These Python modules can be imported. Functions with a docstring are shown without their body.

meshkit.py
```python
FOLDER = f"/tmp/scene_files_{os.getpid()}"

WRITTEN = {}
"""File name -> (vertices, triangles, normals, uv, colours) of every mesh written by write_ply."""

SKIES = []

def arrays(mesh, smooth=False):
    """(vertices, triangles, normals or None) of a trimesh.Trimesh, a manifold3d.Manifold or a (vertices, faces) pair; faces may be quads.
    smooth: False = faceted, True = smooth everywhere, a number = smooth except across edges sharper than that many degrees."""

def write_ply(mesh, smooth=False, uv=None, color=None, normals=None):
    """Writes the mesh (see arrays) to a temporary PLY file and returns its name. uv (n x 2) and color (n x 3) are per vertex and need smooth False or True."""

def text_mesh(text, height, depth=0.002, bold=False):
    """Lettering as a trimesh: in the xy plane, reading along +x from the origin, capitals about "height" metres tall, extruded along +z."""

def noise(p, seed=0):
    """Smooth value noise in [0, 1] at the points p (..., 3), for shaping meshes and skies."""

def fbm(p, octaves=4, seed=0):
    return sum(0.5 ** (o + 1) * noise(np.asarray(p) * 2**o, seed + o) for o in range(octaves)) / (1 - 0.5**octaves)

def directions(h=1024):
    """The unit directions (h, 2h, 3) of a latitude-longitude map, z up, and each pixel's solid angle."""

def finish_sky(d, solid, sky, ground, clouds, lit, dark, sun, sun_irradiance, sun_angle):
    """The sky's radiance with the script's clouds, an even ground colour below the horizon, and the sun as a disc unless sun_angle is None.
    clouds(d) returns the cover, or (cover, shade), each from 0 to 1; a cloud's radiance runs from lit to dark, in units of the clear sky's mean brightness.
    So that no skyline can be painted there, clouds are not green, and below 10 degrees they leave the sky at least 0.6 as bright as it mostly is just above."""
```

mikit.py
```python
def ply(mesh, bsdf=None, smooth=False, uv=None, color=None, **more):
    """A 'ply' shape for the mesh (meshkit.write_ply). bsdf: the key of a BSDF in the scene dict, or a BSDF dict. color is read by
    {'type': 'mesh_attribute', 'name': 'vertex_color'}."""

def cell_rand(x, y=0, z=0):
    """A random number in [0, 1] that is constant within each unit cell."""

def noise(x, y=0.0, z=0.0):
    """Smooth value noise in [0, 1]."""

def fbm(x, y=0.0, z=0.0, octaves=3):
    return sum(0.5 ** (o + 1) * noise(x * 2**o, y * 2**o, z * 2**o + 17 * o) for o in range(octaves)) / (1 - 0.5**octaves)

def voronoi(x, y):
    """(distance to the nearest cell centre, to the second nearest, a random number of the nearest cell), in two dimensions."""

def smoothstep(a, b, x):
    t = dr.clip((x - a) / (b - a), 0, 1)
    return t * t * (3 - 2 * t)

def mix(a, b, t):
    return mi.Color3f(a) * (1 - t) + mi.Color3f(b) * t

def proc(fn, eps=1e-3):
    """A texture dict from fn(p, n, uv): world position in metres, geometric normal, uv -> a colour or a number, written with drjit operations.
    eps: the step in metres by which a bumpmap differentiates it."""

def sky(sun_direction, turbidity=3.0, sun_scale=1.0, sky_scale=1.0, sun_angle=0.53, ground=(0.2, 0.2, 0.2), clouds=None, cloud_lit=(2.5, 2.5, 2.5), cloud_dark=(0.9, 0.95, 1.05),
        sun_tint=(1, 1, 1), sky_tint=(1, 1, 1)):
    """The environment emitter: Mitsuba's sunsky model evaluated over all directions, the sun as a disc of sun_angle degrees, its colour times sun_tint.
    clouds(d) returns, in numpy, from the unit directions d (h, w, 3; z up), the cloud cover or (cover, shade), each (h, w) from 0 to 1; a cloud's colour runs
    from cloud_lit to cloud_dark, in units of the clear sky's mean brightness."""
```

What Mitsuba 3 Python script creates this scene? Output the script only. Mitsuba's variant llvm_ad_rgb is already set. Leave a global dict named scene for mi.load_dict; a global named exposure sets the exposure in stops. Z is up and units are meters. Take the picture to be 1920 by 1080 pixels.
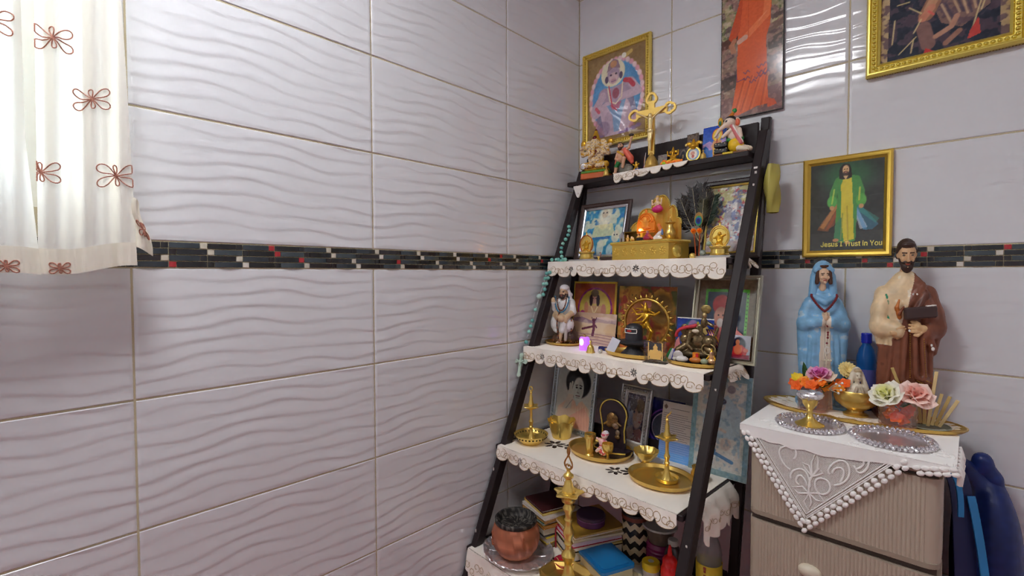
import math
import numpy as np, trimesh, mitsuba as mi, mikit, meshkit
import drjit as dr
from shapely.geometry import Polygon, Point, LineString, box as sbox
from shapely.ops import unary_union
from shapely import affinity
T = mi.ScalarTransform4f
PI = math.pi
scene, labels = {}, {}
H0 = 1.5                                   # height of the lower edge of the mosaic band above the floor

# ------------------------------------------------------------------ camera, sky, lamp, exposure
CAM = np.array([1.3532, -1.8684, H0 - 0.0159])
def cam_axes(yaw, pitch, roll):
    f = np.array([math.sin(yaw) * math.cos(pitch), math.cos(yaw) * math.cos(pitch), math.sin(pitch)])
    r = np.array([math.cos(yaw), -math.sin(yaw), 0.0]); u = np.cross(r, f)
    return f, u * math.cos(roll) - r * math.sin(roll)
FWD, UPV = cam_axes(-0.7661, -0.0303, -0.0025)
scene['camera'] = {'type': 'perspective', 'fov': 93.96, 'fov_axis': 'x', 'near_clip': 0.02,
                   'to_world': T().look_at(origin=CAM.tolist(), target=(CAM + FWD).tolist(), up=UPV.tolist())}
scene['sky'] = mikit.sky((-0.3, -0.75, 0.6), turbidity=4.0, sun_scale=0.0, sky_scale=34.0, ground=(0.3, 0.32, 0.27), sky_tint=(1.0, .97, .88))
LAMP, FILL = 38.0, 8.0
exposure = 0.06

# ------------------------------------------------------------------ materials
def lin(c):
    c = np.asarray(c, float) / 255.0
    return np.where(c <= 0.04045, c / 12.92, ((c + 0.055) / 1.055) ** 2.4)
def rgb(c): return {'type': 'rgb', 'value': [float(x) for x in lin(c)]}
def principled(c, rough=0.5, metal=0.0, **k):
    return {'type': 'principled', 'base_color': rgb(c) if isinstance(c, (tuple, list)) else c, 'roughness': rough, 'metallic': metal, **k}
_mats = {}
def mat(c, rough=0.5, metal=0.0, two=True, **k):
    key = repr((c, rough, metal, two, sorted(k.items())))
    if key not in _mats:
        name = f'material_{len(_mats):03d}'
        b = principled(c, rough, metal, **k)
        scene[name] = {'type': 'twosided', 'b': b} if two else b
        _mats[key] = name
    return _mats[key]
VC = {'type': 'mesh_attribute', 'name': 'vertex_color'}
scene['paint'] = {'type': 'twosided', 'b': principled(VC, 0.38, 0, specular=0.4)}
scene['paint_metal'] = {'type': 'twosided', 'b': principled(VC, 0.27, 0.7)}
scene['print'] = {'type': 'twosided', 'b': principled(VC, 0.55, 0, specular=0.3)}
scene['print_gloss'] = {'type': 'twosided', 'b': principled(VC, 0.13, 0, specular=0.5)}
scene['pane'] = {'type': 'thindielectric', 'int_ior': 1.5}
scene['glass'] = {'type': 'dielectric', 'int_ior': 1.5}
BRASS = mat((244, 212, 116), 0.22, .8)
BRASS_OLD = mat((222, 186, 100), 0.28, .8)
BRASS_DARK = mat((150, 118, 62), 0.35, 1.0)
GOLD = mat((226, 202, 104), 0.28, 0.72)
SILVER = mat((205, 205, 208), 0.25, 0.95)
FOIL = mat((240, 240, 243), 0.28, 0.85)
DARKWOOD = mat((40, 32, 33), 0.42, specular=0.25)
BLACK = mat((22, 20, 22), 0.4)
WHITE = mat((235, 232, 226), 0.7)
CLOTH = mat((240, 234, 222), 0.85)
THREAD = mat((164, 136, 96), 0.7)
LACE = mat((240, 239, 235), 0.85)
THREAD_LACE = mat((232, 230, 224), 0.85)

# ------------------------------------------------------------------ things and parts
_place = {}
def numbered(name):
    if name not in scene and name not in _place: return name
    i = 1
    while f'{name}_{i:03d}' in scene or f'{name}_{i:03d}' in _place: i += 1
    return f'{name}_{i:03d}'
def note(key, label=None, cat=None, group=None, kind=None):
    d = labels.setdefault(key, {})
    for k, v in (('label', label), ('category', cat), ('group', group), ('kind', kind)):
        if v: d[k] = v
def thing(name, label, cat, M=None, group=None, kind=None):
    key = numbered(name); _place[key] = M if M is not None else T()
    note(key, label, cat, group, kind)
    return key
_written = {}
def add(parent, name, mesh, m, smooth=35, color=None, M=None, label=None, kind=None, **k):
    """One part (or, with parent None, one single-mesh thing); meshes already written are shared."""
    key = numbered(f'{parent}__{name}' if parent else name)
    root = _place.get(parent.split('__')[0]) if parent else None
    W = root if root is not None else T()
    if M is not None: W = W @ M
    ident = (id(mesh), smooth)
    if ident not in _written:
        _written[ident] = (mikit.ply(mesh, None, smooth=smooth, color=color), mesh)
    d = dict(_written[ident][0]); d['bsdf'] = {'type': 'ref', 'id': m}; d['to_world'] = W; d.update(k)
    scene[key] = d
    if label or kind: note(key, label, None, None, kind)
    return key
def single(name, label, cat, mesh, m, M=None, smooth=35, color=None, group=None, kind=None, **k):
    key = add(None, name, mesh, m, smooth, color, M, **k)
    note(key, label, cat, group, kind)
    return key

# ------------------------------------------------------------------ mesh helpers
cat = trimesh.util.concatenate
def box(w, d, h, c=(0, 0, 0), bev=0.0):
    """A box w x d x h centred on c, its edges chamfered."""
    a = np.array([w, d, h]) / 2
    if bev <= 0:
        m = trimesh.creation.box((w, d, h))
    else:
        p = []
        for s in np.array(np.meshgrid([-1, 1], [-1, 1], [-1, 1])).reshape(3, -1).T:
            for k in range(3):
                q = a - bev; q = q.copy(); q[k] = a[k]; p.append(s * q)
        m = trimesh.convex.convex_hull(np.array(p))
    m.apply_translation(c); return m
def lathe(prof, n=28, ripple=None):
    m = trimesh.creation.revolve(np.array(prof, float), sections=n)
    if ripple:
        amp, k, z0, z1 = ripple
        v = np.array(m.vertices); r = np.hypot(v[:, 0], v[:, 1]); a = np.arctan2(v[:, 1], v[:, 0])
        w = np.clip((v[:, 2] - z0) / max(z1 - z0, 1e-6), 0, 1)
        s = 1 + amp * np.sin(k * a) * w
        v[:, 0] *= s; v[:, 1] *= s; m.vertices = v
    return m
def tube(pts, r, n=6, closed=False):
    p = np.array(pts, float)
    if closed: p = np.vstack([p, p[:1]])
    r = np.broadcast_to(np.asarray(r, float), (len(p),))
    t = np.gradient(p, axis=0)
    if closed: t[0] = t[-1] = p[1] - p[-2]
    t /= np.linalg.norm(t, axis=1, keepdims=True) + 1e-12
    a = np.cross(t, [0.31, 0.22, 0.93]); a /= np.linalg.norm(a, axis=1, keepdims=True) + 1e-12
    b = np.cross(t, a); g = np.arange(n) * 2 * PI / n
    v = p[:, None] + r[:, None, None] * (np.cos(g)[None, :, None] * a[:, None] + np.sin(g)[None, :, None] * b[:, None])
    i, j = np.meshgrid(np.arange(len(p) - 1), np.arange(n), indexing='ij')
    q = np.stack([i * n + j, i * n + (j + 1) % n, (i + 1) * n + (j + 1) % n, (i + 1) * n + j], -1).reshape(-1, 4)
    f = np.vstack([q[:, [0, 1, 2]], q[:, [0, 2, 3]]]); V = v.reshape(-1, 3)
    if not closed:
        V = np.vstack([V, p[:1], p[-1:]]); m0, m1 = len(V) - 2, len(V) - 1
        f = np.vstack([f, [[m0, (k + 1) % n, k] for k in range(n)], [[m1, len(p) * n - n + k, len(p) * n - n + (k + 1) % n] for k in range(n)]])
    return trimesh.Trimesh(V, f, process=False)
def ell(c, r, sub=2):
    m = trimesh.creation.icosphere(subdivisions=sub); m.apply_scale(np.broadcast_to(r, 3)); m.apply_translation(c); return m
def ext(poly, h, up='z'):
    """Extrudes a shapely polygon; up='y': the polygon lies in the xz plane and is h thick towards +y."""
    gs = getattr(poly, 'geoms', [poly])
    m = cat([trimesh.creation.extrude_polygon(g, h, engine='earcut') for g in gs if g.area > 1e-9])
    if up == 'y':
        v = np.array(m.vertices); m.vertices = np.stack([v[:, 0], h - v[:, 2], v[:, 1]], 1)
    return m
def mv(m, x=0, y=0, z=0, rz=0, rx=0, ry=0):
    m = m.copy()
    for ang, ax in ((rx, [1, 0, 0]), (ry, [0, 1, 0]), (rz, [0, 0, 1])):
        if ang: m.apply_transform(trimesh.transformations.rotation_matrix(math.radians(ang), ax))
    m.apply_translation((x, y, z)); return m
def arc(cx, cy, rx, ry, a0, a1, n=24):
    a = np.radians(np.linspace(a0, a1, n)); return np.stack([cx + rx * np.cos(a), cy + ry * np.sin(a)], 1)
def grid_faces(nx, ny):
    i, j = np.meshgrid(np.arange(nx - 1), np.arange(ny - 1), indexing='ij'); a = i * ny + j
    q = np.stack([a, a + ny, a + ny + 1, a + 1], -1).reshape(-1, 4)
    return np.vstack([q[:, [0, 1, 2]], q[:, [0, 2, 3]]])
def sheet(fn, nu, nv):
    u, v = np.meshgrid(np.linspace(0, 1, nu), np.linspace(0, 1, nv), indexing='ij')
    return trimesh.Trimesh(np.stack(fn(u.ravel(), v.ravel()), 1), grid_faces(nu, nv), process=False)

# ------------------------------------------------------------------ implicit figures: smooth unions of limbs, meshed with surface nets
def _d(pr, P):
    k = pr[0]
    if k == 'c':
        a, b, r0, r1 = np.array(pr[1]), np.array(pr[2]), pr[3], pr[4]
        d = b - a; t = np.clip(((P - a) @ d) / max(d @ d, 1e-12), 0, 1)
        return np.linalg.norm(P - a - t[..., None] * d, axis=-1) - (r0 + (r1 - r0) * t)
    if k == 'e':
        q = P - np.array(pr[1])
        if len(pr) > 4 and pr[4]:
            rx, ry = math.radians(pr[4][0]), math.radians(pr[4][1])   # turned about x, then about y
            q = q @ trimesh.transformations.euler_matrix(rx, ry, 0)[:3, :3]
        r = np.array(pr[2]); k0 = np.linalg.norm(q / r, axis=-1); k1 = np.linalg.norm(q / r**2, axis=-1)
        return k0 * (k0 - 1) / np.maximum(k1, 1e-9)
    if k == 'b':
        q = np.abs(P - np.array(pr[1])) - (np.array(pr[2]) - pr[3])
        return np.linalg.norm(np.maximum(q, 0), axis=-1) + np.minimum(q.max(-1), 0) - pr[3]
    return pr[1](P)
def _bb(pr):
    k = pr[0]
    if k == 'c':
        a, b = np.array(pr[1]), np.array(pr[2]); r = max(pr[3], pr[4]); return np.minimum(a, b) - r, np.maximum(a, b) + r
    if k == 'e':
        r = np.full(3, max(pr[2])) if len(pr) > 4 and pr[4] else np.array(pr[2]); return np.array(pr[1]) - r, np.array(pr[1]) + r
    if k == 'b': return np.array(pr[1]) - pr[2], np.array(pr[1]) + pr[2]
    return np.array(pr[2]), np.array(pr[3])
def _col(pr): return pr[{'c': 5, 'e': 3, 'b': 4, 'f': 4}[pr[0]]]
def nets(F, lo, h):
    S = F < 0; nx, ny, nz = F.shape; shp = (nx - 1, ny - 1, nz - 1)
    acc, cnt, quads = np.zeros(shp + (3,)), np.zeros(shp), []
    ids = np.arange(np.prod(shp)).reshape(shp)
    for ax in range(3):
        o = [a for a in range(3) if a != ax]
        A, B = np.moveaxis(F, ax, 0)[:-1], np.moveaxis(F, ax, 0)[1:]
        cr = (A < 0) != (B < 0); t = np.where(cr, A / np.where(cr, A - B, 1), 0)
        ac, cn, idm = np.moveaxis(acc, ax, 0), np.moveaxis(cnt, ax, 0), np.moveaxis(ids, ax, 0)
        n1, n2 = A.shape[1], A.shape[2]
        I = np.nonzero(cr)
        pos = np.zeros((len(I[0]), 3)); pos[:, ax] = I[0] + t[cr]; pos[:, o[0]] = I[1]; pos[:, o[1]] = I[2]
        for d1 in (0, 1):
            for d2 in (0, 1):
                j, k = I[1] - d1, I[2] - d2; ok = (j >= 0) & (j < n1 - 1) & (k >= 0) & (k < n2 - 1)
                np.add.at(ac, (I[0][ok], j[ok], k[ok]), pos[ok]); np.add.at(cn, (I[0][ok], j[ok], k[ok]), 1)
        ok = (I[1] > 0) & (I[1] < n1 - 1) & (I[2] > 0) & (I[2] < n2 - 1)
        i, j, k = I[0][ok], I[1][ok], I[2][ok]
        q = np.stack([idm[i, j - 1, k - 1], idm[i, j, k - 1], idm[i, j, k], idm[i, j - 1, k]], 1)
        flip = (A[i, j, k] < 0) == (ax == 1)
        q[flip] = q[flip][:, ::-1]; quads.append(q)
    q = np.vstack(quads); used = np.unique(q); back = np.zeros(ids.size, int); back[used] = np.arange(len(used))
    v = acc.reshape(-1, 3)[used] / cnt.reshape(-1)[used][:, None] * h + lo; q = back[q]
    return trimesh.Trimesh(v, np.vstack([q[:, [0, 1, 2]], q[:, [0, 2, 3]]]), process=False)
def figure(prims, h=0.002, k=0.004, paint=None, smooth=2):
    """One continuous mesh of the limbs in prims and its vertex colours (each vertex takes its nearest limb's colour)."""
    bbs = [_bb(p) for p in prims]
    lo = np.min([b[0] for b in bbs], 0) - 3 * h; hi = np.max([b[1] for b in bbs], 0) + 3 * h
    n = np.ceil((hi - lo) / h).astype(int) + 1; F = np.full(n, 1.0)
    for p, (a, b) in zip(prims, bbs):
        i0 = np.maximum(((a - k - 2 * h - lo) / h).astype(int), 0); i1 = np.minimum(((b + k + 2 * h - lo) / h).astype(int) + 2, n)
        ax = [lo[d] + h * np.arange(i0[d], i1[d]) for d in range(3)]
        P = np.stack(np.meshgrid(*ax, indexing='ij'), -1); d = _d(p, P)
        s = tuple(slice(i0[q], i1[q]) for q in range(3)); f = F[s]
        g = np.clip(0.5 + 0.5 * (f - d) / k, 0, 1); F[s] = f * (1 - g) + d * g - k * g * (1 - g)
    m = nets(F, lo, h)
    if smooth: trimesh.smoothing.filter_taubin(m, iterations=smooth * 2)
    V = np.array(m.vertices); D = np.stack([_d(p, V) for p in prims]); C = np.array([_col(p) for p in prims], float)[D.argmin(0)]
    if paint is not None: C = paint(V, C)
    return m, lin(np.clip(C, 0, 255))
def put_figure(parent, name, prims, m='paint', h=0.002, k=0.004, paint=None, M=None, label=None):
    mesh, col = figure(prims, h, k, paint)
    return add(parent, name, mesh, m, True, col, M, label)
def plain(mesh, c):
    return lin(np.tile(np.asarray(c, float), (len(mesh.vertices), 1)))

# ------------------------------------------------------------------ flat prints: colour per point of a fine grid
class Pic:
    def __init__(s, w, h, bg, res=0.0019):
        s.w, s.h = w, h; s.nx, s.ny = max(4, int(w / res)), max(4, int(h / res))
        u, v = np.meshgrid(np.linspace(0, 1, s.nx), np.linspace(0, 1, s.ny), indexing='ij')
        s.X, s.Y = u.ravel() * 100, (1 - v.ravel()) * 100; s.asp = h / w
        s.C = np.tile(np.asarray(bg, float), (len(s.X), 1))
    def put(s, m, c, a=1.0):
        m = (np.asarray(m, float) * a)[:, None]; s.C = s.C * (1 - m) + np.asarray(c, float) * m; return s
    def el(s, x, y, rx, ry, c, a=1, soft=0.12, rot=0):
        X, Y = s.X - x, (s.Y - y)
        if rot:
            q = math.radians(rot); Y = Y * s.asp; X, Y = X * math.cos(q) + Y * math.sin(q), (Y * math.cos(q) - X * math.sin(q)) / s.asp
        d = np.hypot(X / rx, Y / ry); t = np.clip((1 + soft - d) / (2 * soft), 0, 1); return s.put(t * t * (3 - 2 * t), c, a)
    def po(s, pts, c, a=1):
        p = np.array(pts, float); ins = np.zeros(len(s.X), bool)
        for (x0, y0), (x1, y1) in zip(p, np.roll(p, -1, 0)):
            if y0 != y1: ins ^= ((y0 > s.Y) != (y1 > s.Y)) & (s.X < (x1 - x0) * (s.Y - y0) / (y1 - y0) + x0)
        return s.put(ins, c, a)
    def ln(s, pts, w, c, a=1):
        best = np.full(len(s.X), 1e9); A = np.array([1, s.asp])
        P = np.stack([s.X, s.Y], 1) * A; p = np.array(pts, float) * A
        for q0, q1 in zip(p[:-1], p[1:]):
            d = q1 - q0; t = np.clip((P - q0) @ d / max(d @ d, 1e-9), 0, 1); best = np.minimum(best, np.linalg.norm(P - q0 - t[:, None] * d, axis=1))
        return s.put(np.clip((w / 2 + 0.4 - best) / 0.8, 0, 1), c, a)
    def gr(s, c0, c1, y0=0, y1=100, horizontal=False, a=1):
        t = np.clip(((s.X if horizontal else s.Y) - y0) / (y1 - y0), 0, 1)[:, None]
        s.C = s.C * (1 - a) + a * (np.asarray(c0, float) * (1 - t) + np.asarray(c1, float) * t); return s
    def nz(s, scale, amt, seed=0, tint=(1, 1, 1), mask=None):
        n = meshkit.fbm(np.stack([s.X / scale, s.Y * s.asp / scale, s.X * 0 + seed], 1), 4, seed) - 0.5
        n = n * (1 if mask is None else mask); s.C = s.C + (n * 2 * amt)[:, None] * np.asarray(tint); return s
    def blot(s, scale, c, thr=0.55, a=0.6, seed=1):
        n = meshkit.fbm(np.stack([s.X / scale, s.Y * s.asp / scale, s.X * 0 + seed], 1), 3, seed); return s.put(np.clip((n - thr) * 12, 0, 1), c, a)
    def mesh(s, bend=None):
        x, z = (s.X / 100 - 0.5) * s.w, (1 - s.Y / 100) * s.h; y = x * 0 if bend is None else bend(x, z)
        return trimesh.Trimesh(np.stack([x, y, z], 1), grid_faces(s.nx, s.ny), process=False)
    def col(s): return lin(np.clip(s.C, 3, 252))
def put_pic(parent, name, pic, M=None, m='print', bend=None, label=None):
    return add(parent, name, pic.mesh(bend), m, True, pic.col(), M, label)
def frame_ring(w, h, prof):
    """A mitred frame around a w x h opening standing on z = 0 of its outer edge; prof: (outward from the opening, towards the viewer)."""
    W = max(p[0] for p in prof); out = []
    for sx, sz in ((-1, -1), (1, -1), (1, 1), (-1, 1)):
        out.append([[sx * (w / 2 + a), -b, h / 2 + W + sz * (h / 2 + a)] for a, b in prof])
    v = np.array(out); n = len(prof); f = []
    for c in range(4):
        for k in range(n):
            a, b, c2, d = c * n + k, c * n + (k + 1) % n, ((c + 1) % 4) * n + (k + 1) % n, ((c + 1) % 4) * n + k
            f += [[a, b, c2], [a, c2, d]]
    m = trimesh.Trimesh(v.reshape(-1, 3), f, process=False); m.fix_normals(); return m
def shelf_pos(c, s, z, yaw=0.0, lean=0.0, turn=0.0):
    """Shelf axes: c along the boards, s towards the wall; z in metres above the floor."""
    x, y = c * NX[0] + s * NY[0], c * NX[1] + s * NY[1]
    M = T().translate([x, y, z]).rotate([0, 0, 1], TH + yaw)
    if lean: M = M.rotate([1, 0, 0], -lean)
    if turn: M = M.rotate([0, 1, 0], turn)
    return M
TH = -2.69
NX = (math.cos(math.radians(TH)), math.sin(math.radians(TH))); NY = (-NX[1], NX[0])
# ------------------------------------------------------------------ the room
GROUT = mat((190, 180, 150), 0.9)
PLASTER = mat((226, 226, 228), 0.9)
scene['ceramic'] = {'type': 'twosided', 'b': principled((222, 224, 227), 0.1, 0, specular=0.5)}
scene['ceramic_grey'] = {'type': 'twosided', 'b': principled((223, 226, 229), 0.1, 0, specular=0.5)}
def struct(name, mesh, m, label=None, **k): return single(name, label or name.replace('_', ' '), None, mesh, m, kind='structure', **k)
RX, RY, RZ = 3.1, -3.9, 2.95
struct('floor', box(RX + .4, -RY + .4, .1, (RX / 2, RY / 2, -.05)), mat((168, 96, 96), 0.5), 'reddish floor under the shelves')
struct('ceiling', box(RX + .4, -RY + .4, .1, (RX / 2, RY / 2, RZ + .05)), PLASTER, 'white ceiling above the frame')
struct('wall_back', box(RX + .4, .15, RZ, (RX / 2, .0772, RZ / 2)), GROUT, 'wall of glossy white wave tiles behind the shelf, with pale grout')
struct('wall_right', box(.15, -RY + .4, RZ, (RX + .075, RY / 2, RZ / 2)), PLASTER, 'plain wall on the right, out of the frame')
struct('wall_front', box(RX + .4, .15, RZ, (RX / 2, RY - .075, RZ / 2)), PLASTER, 'plain wall behind the viewer')
WS0, WS1, WZ0, WZ1 = 1.80, 3.0, 1.62, 2.75                 # window opening in the left wall: distance from the corner, height
wl = cat([box(.15, WS0 + .1, RZ, (-.0772, -(WS0 - .1) / 2, RZ / 2)), box(.15, -RY - WS1 + .1, RZ, (-.0772, (RY - .1 - WS1) / 2, RZ / 2)),
          box(.15, WS1 - WS0, WZ0, (-.0772, -(WS0 + WS1) / 2, WZ0 / 2)), box(.15, WS1 - WS0, RZ - WZ1, (-.0772, -(WS0 + WS1) / 2, (RZ + WZ1) / 2))])
struct('wall_left', wl, GROUT, 'long wall of glossy white wave tiles with pale grout left of the shelf')
w = struct('window_1', cat([box(.05, .05, WZ1 - WZ0, (-.1, -(WS0 + .025), (WZ0 + WZ1) / 2)), box(.05, .05, WZ1 - WZ0, (-.1, -(WS1 - .025), (WZ0 + WZ1) / 2)),
     box(.05, WS1 - WS0, .05, (-.1, -(WS0 + WS1) / 2, WZ0 + .025)), box(.05, WS1 - WS0, .05, (-.1, -(WS0 + WS1) / 2, WZ1 - .025)), box(.05, .04, WZ1 - WZ0, (-.1, -2.38, (WZ0 + WZ1) / 2))]),
     mat((230, 230, 228), 0.4), 'window behind the sheer curtain')
add(w, 'pane', box(.004, WS1 - WS0 - .1, WZ1 - WZ0 - .1, (-.1, -(WS0 + WS1) / 2, (WZ0 + WZ1) / 2)).slice_plane([-.1, 0, 0], [1, 0, 0]), 'pane', False)

def wave(u, v):
    a = 1.25 * np.sin(2 * PI * u / .6 + .8) + .85 * np.sin(4 * PI * u / .6 + 2 * PI * v / .3) + .5 * np.sin(2 * PI * u / .6 * 3 - 2 * PI * v / .15)
    t = (v / .0375 + a / (2 * PI)) % 1.0; k = .22
    q = np.where(t < k, t / k, (1 - t) / (1 - k)); s = q * q * (3 - 2 * q)
    return .0012 * s * (.75 + .25 * np.sin(2 * PI * u / .6 + 2 * PI * v / .3))
def tile_mesh(side, u0, u1, v0, v1, fine=1.0):
    g = .0018; nu, nv = max(3, int((u1 - u0) / .0095 * fine)), max(3, int((v1 - v0) / .0027 * fine))
    us, vs = np.linspace(u0 + g, u1 - g, nu), np.linspace(v0 + g, v1 - g, nv)
    e = .0012
    us = np.concatenate([[us[0]], [us[0] + e], us[1:-1], [us[-1] - e], [us[-1]]]); vs = np.concatenate([[vs[0]], [vs[0] + e], vs[1:-1], [vs[-1] - e], [vs[-1]]])
    U, V = np.meshgrid(us, vs, indexing='ij'); N = wave(U, V) * (1 if side == 'left' else .55) - .0004
    N[0] = N[-1] = -.003; N[:, 0] = -.003; N[:, -1] = -.003
    U, V, N = U.ravel(), V.ravel(), N.ravel(); f = grid_faces(len(us), len(vs))
    if side == 'left': P = np.stack([N, -U, V], 1); f = f[:, ::-1]
    else: P = np.stack([U, -N, V], 1)
    return trimesh.Trimesh(P, f, process=False)
_tiles = {}
def lay(side, holder, cols, rows, m, hole=None):
    for (a, b, ph) in cols:
        for (z0, z1, pv) in rows:
            if hole and a >= hole[0] - 1e-6 and b <= hole[1] + 1e-6 and z0 >= hole[2] - 1e-6 and z1 <= hole[3] + 1e-6: continue
            key = (side, round(b - a, 4), round(ph, 4), round(z1 - z0, 4), round(pv, 4))
            if key not in _tiles: _tiles[key] = tile_mesh(side, ph, ph + b - a, pv, pv + z1 - z0)
            M = T().translate([0, -(a - ph), z0 - pv]) if side == 'left' else T().translate([a - ph, 0, z0 - pv])
            add(holder, 'tile', _tiles[key], m, True, M=M)
BAND = .0607
rows = [(H0 + .3 * k, H0 + .3 * (k + 1), 0.) for k in range(-5, 0)] + [(H0 + BAND + .3 * k, min(H0 + BAND + .3 * (k + 1), RZ), 0.) for k in range(5)]
d0 = .488
cols = [(0, d0, .6 - d0)] + [(d0 + .6 * k, d0 + .6 * (k + 1), 0.) for k in range(2)]
lay('left', 'wall_left', cols, rows, 'ceramic')
lay('left', 'wall_left', [(1.688, 2.288, 0.), (2.288, 2.888, 0.)], [r for r in rows if r[1] <= H0 + 1e-6], 'ceramic')
lay('left', 'wall_left', [(1.688, WS0, 0.)], [r for r in rows if r[0] > H0], 'ceramic')
e0 = .457
lay('back', 'wall_back', [(0, e0, .6 - e0)] + [(e0 + .6 * k, e0 + .6 * (k + 1), 0.) for k in range(4)], rows, 'ceramic_grey')

# the woven glass mosaic band
def pillow(side, w, h, low, high, tilt=0.0):
    n = 7; u = np.linspace(-w / 2, w / 2, n); prof = low + (high - low) * np.cos(PI * u / w) ** 1.0
    P, f = [], []
    for uu, p in zip(u, prof):
        P += [(uu, -h / 2, -.004), (uu, -h / 2 + .0012, p), (uu, h / 2 - .0012, p), (uu, h / 2, -.004)]
    P = np.array(P); f = grid_faces(n, 4)
    caps = [[0, 1, 2], [0, 2, 3]]; L = (n - 1) * 4; caps += [[L, L + 2, L + 1], [L, L + 3, L + 2]]
    if side == 'left': Q = np.stack([P[:, 2], -P[:, 0], P[:, 1]], 1); return trimesh.Trimesh(Q, np.vstack([f[:, ::-1], np.array(caps)[:, ::-1]]), process=False)
    return trimesh.Trimesh(np.stack([P[:, 0], -P[:, 2], P[:, 1]], 1), np.vstack([f, caps]), process=False)
GLASS_D = [mat(c, .07, 0, clearcoat=1.0) for c in ((14, 16, 21), (9, 10, 14), (18, 22, 28), (24, 15, 19))]
GLASS_L = [mat(c, .07, 0, clearcoat=1.0) for c in ((46, 58, 66), (38, 48, 56), (54, 66, 72))]
CREAM = [mat(c, .25) for c in ((205, 200, 184), (190, 186, 172), (214, 210, 200))]
REDG = mat((170, 30, 40), .1, 0, clearcoat=1.0)
rng = np.random.default_rng(5)
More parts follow.
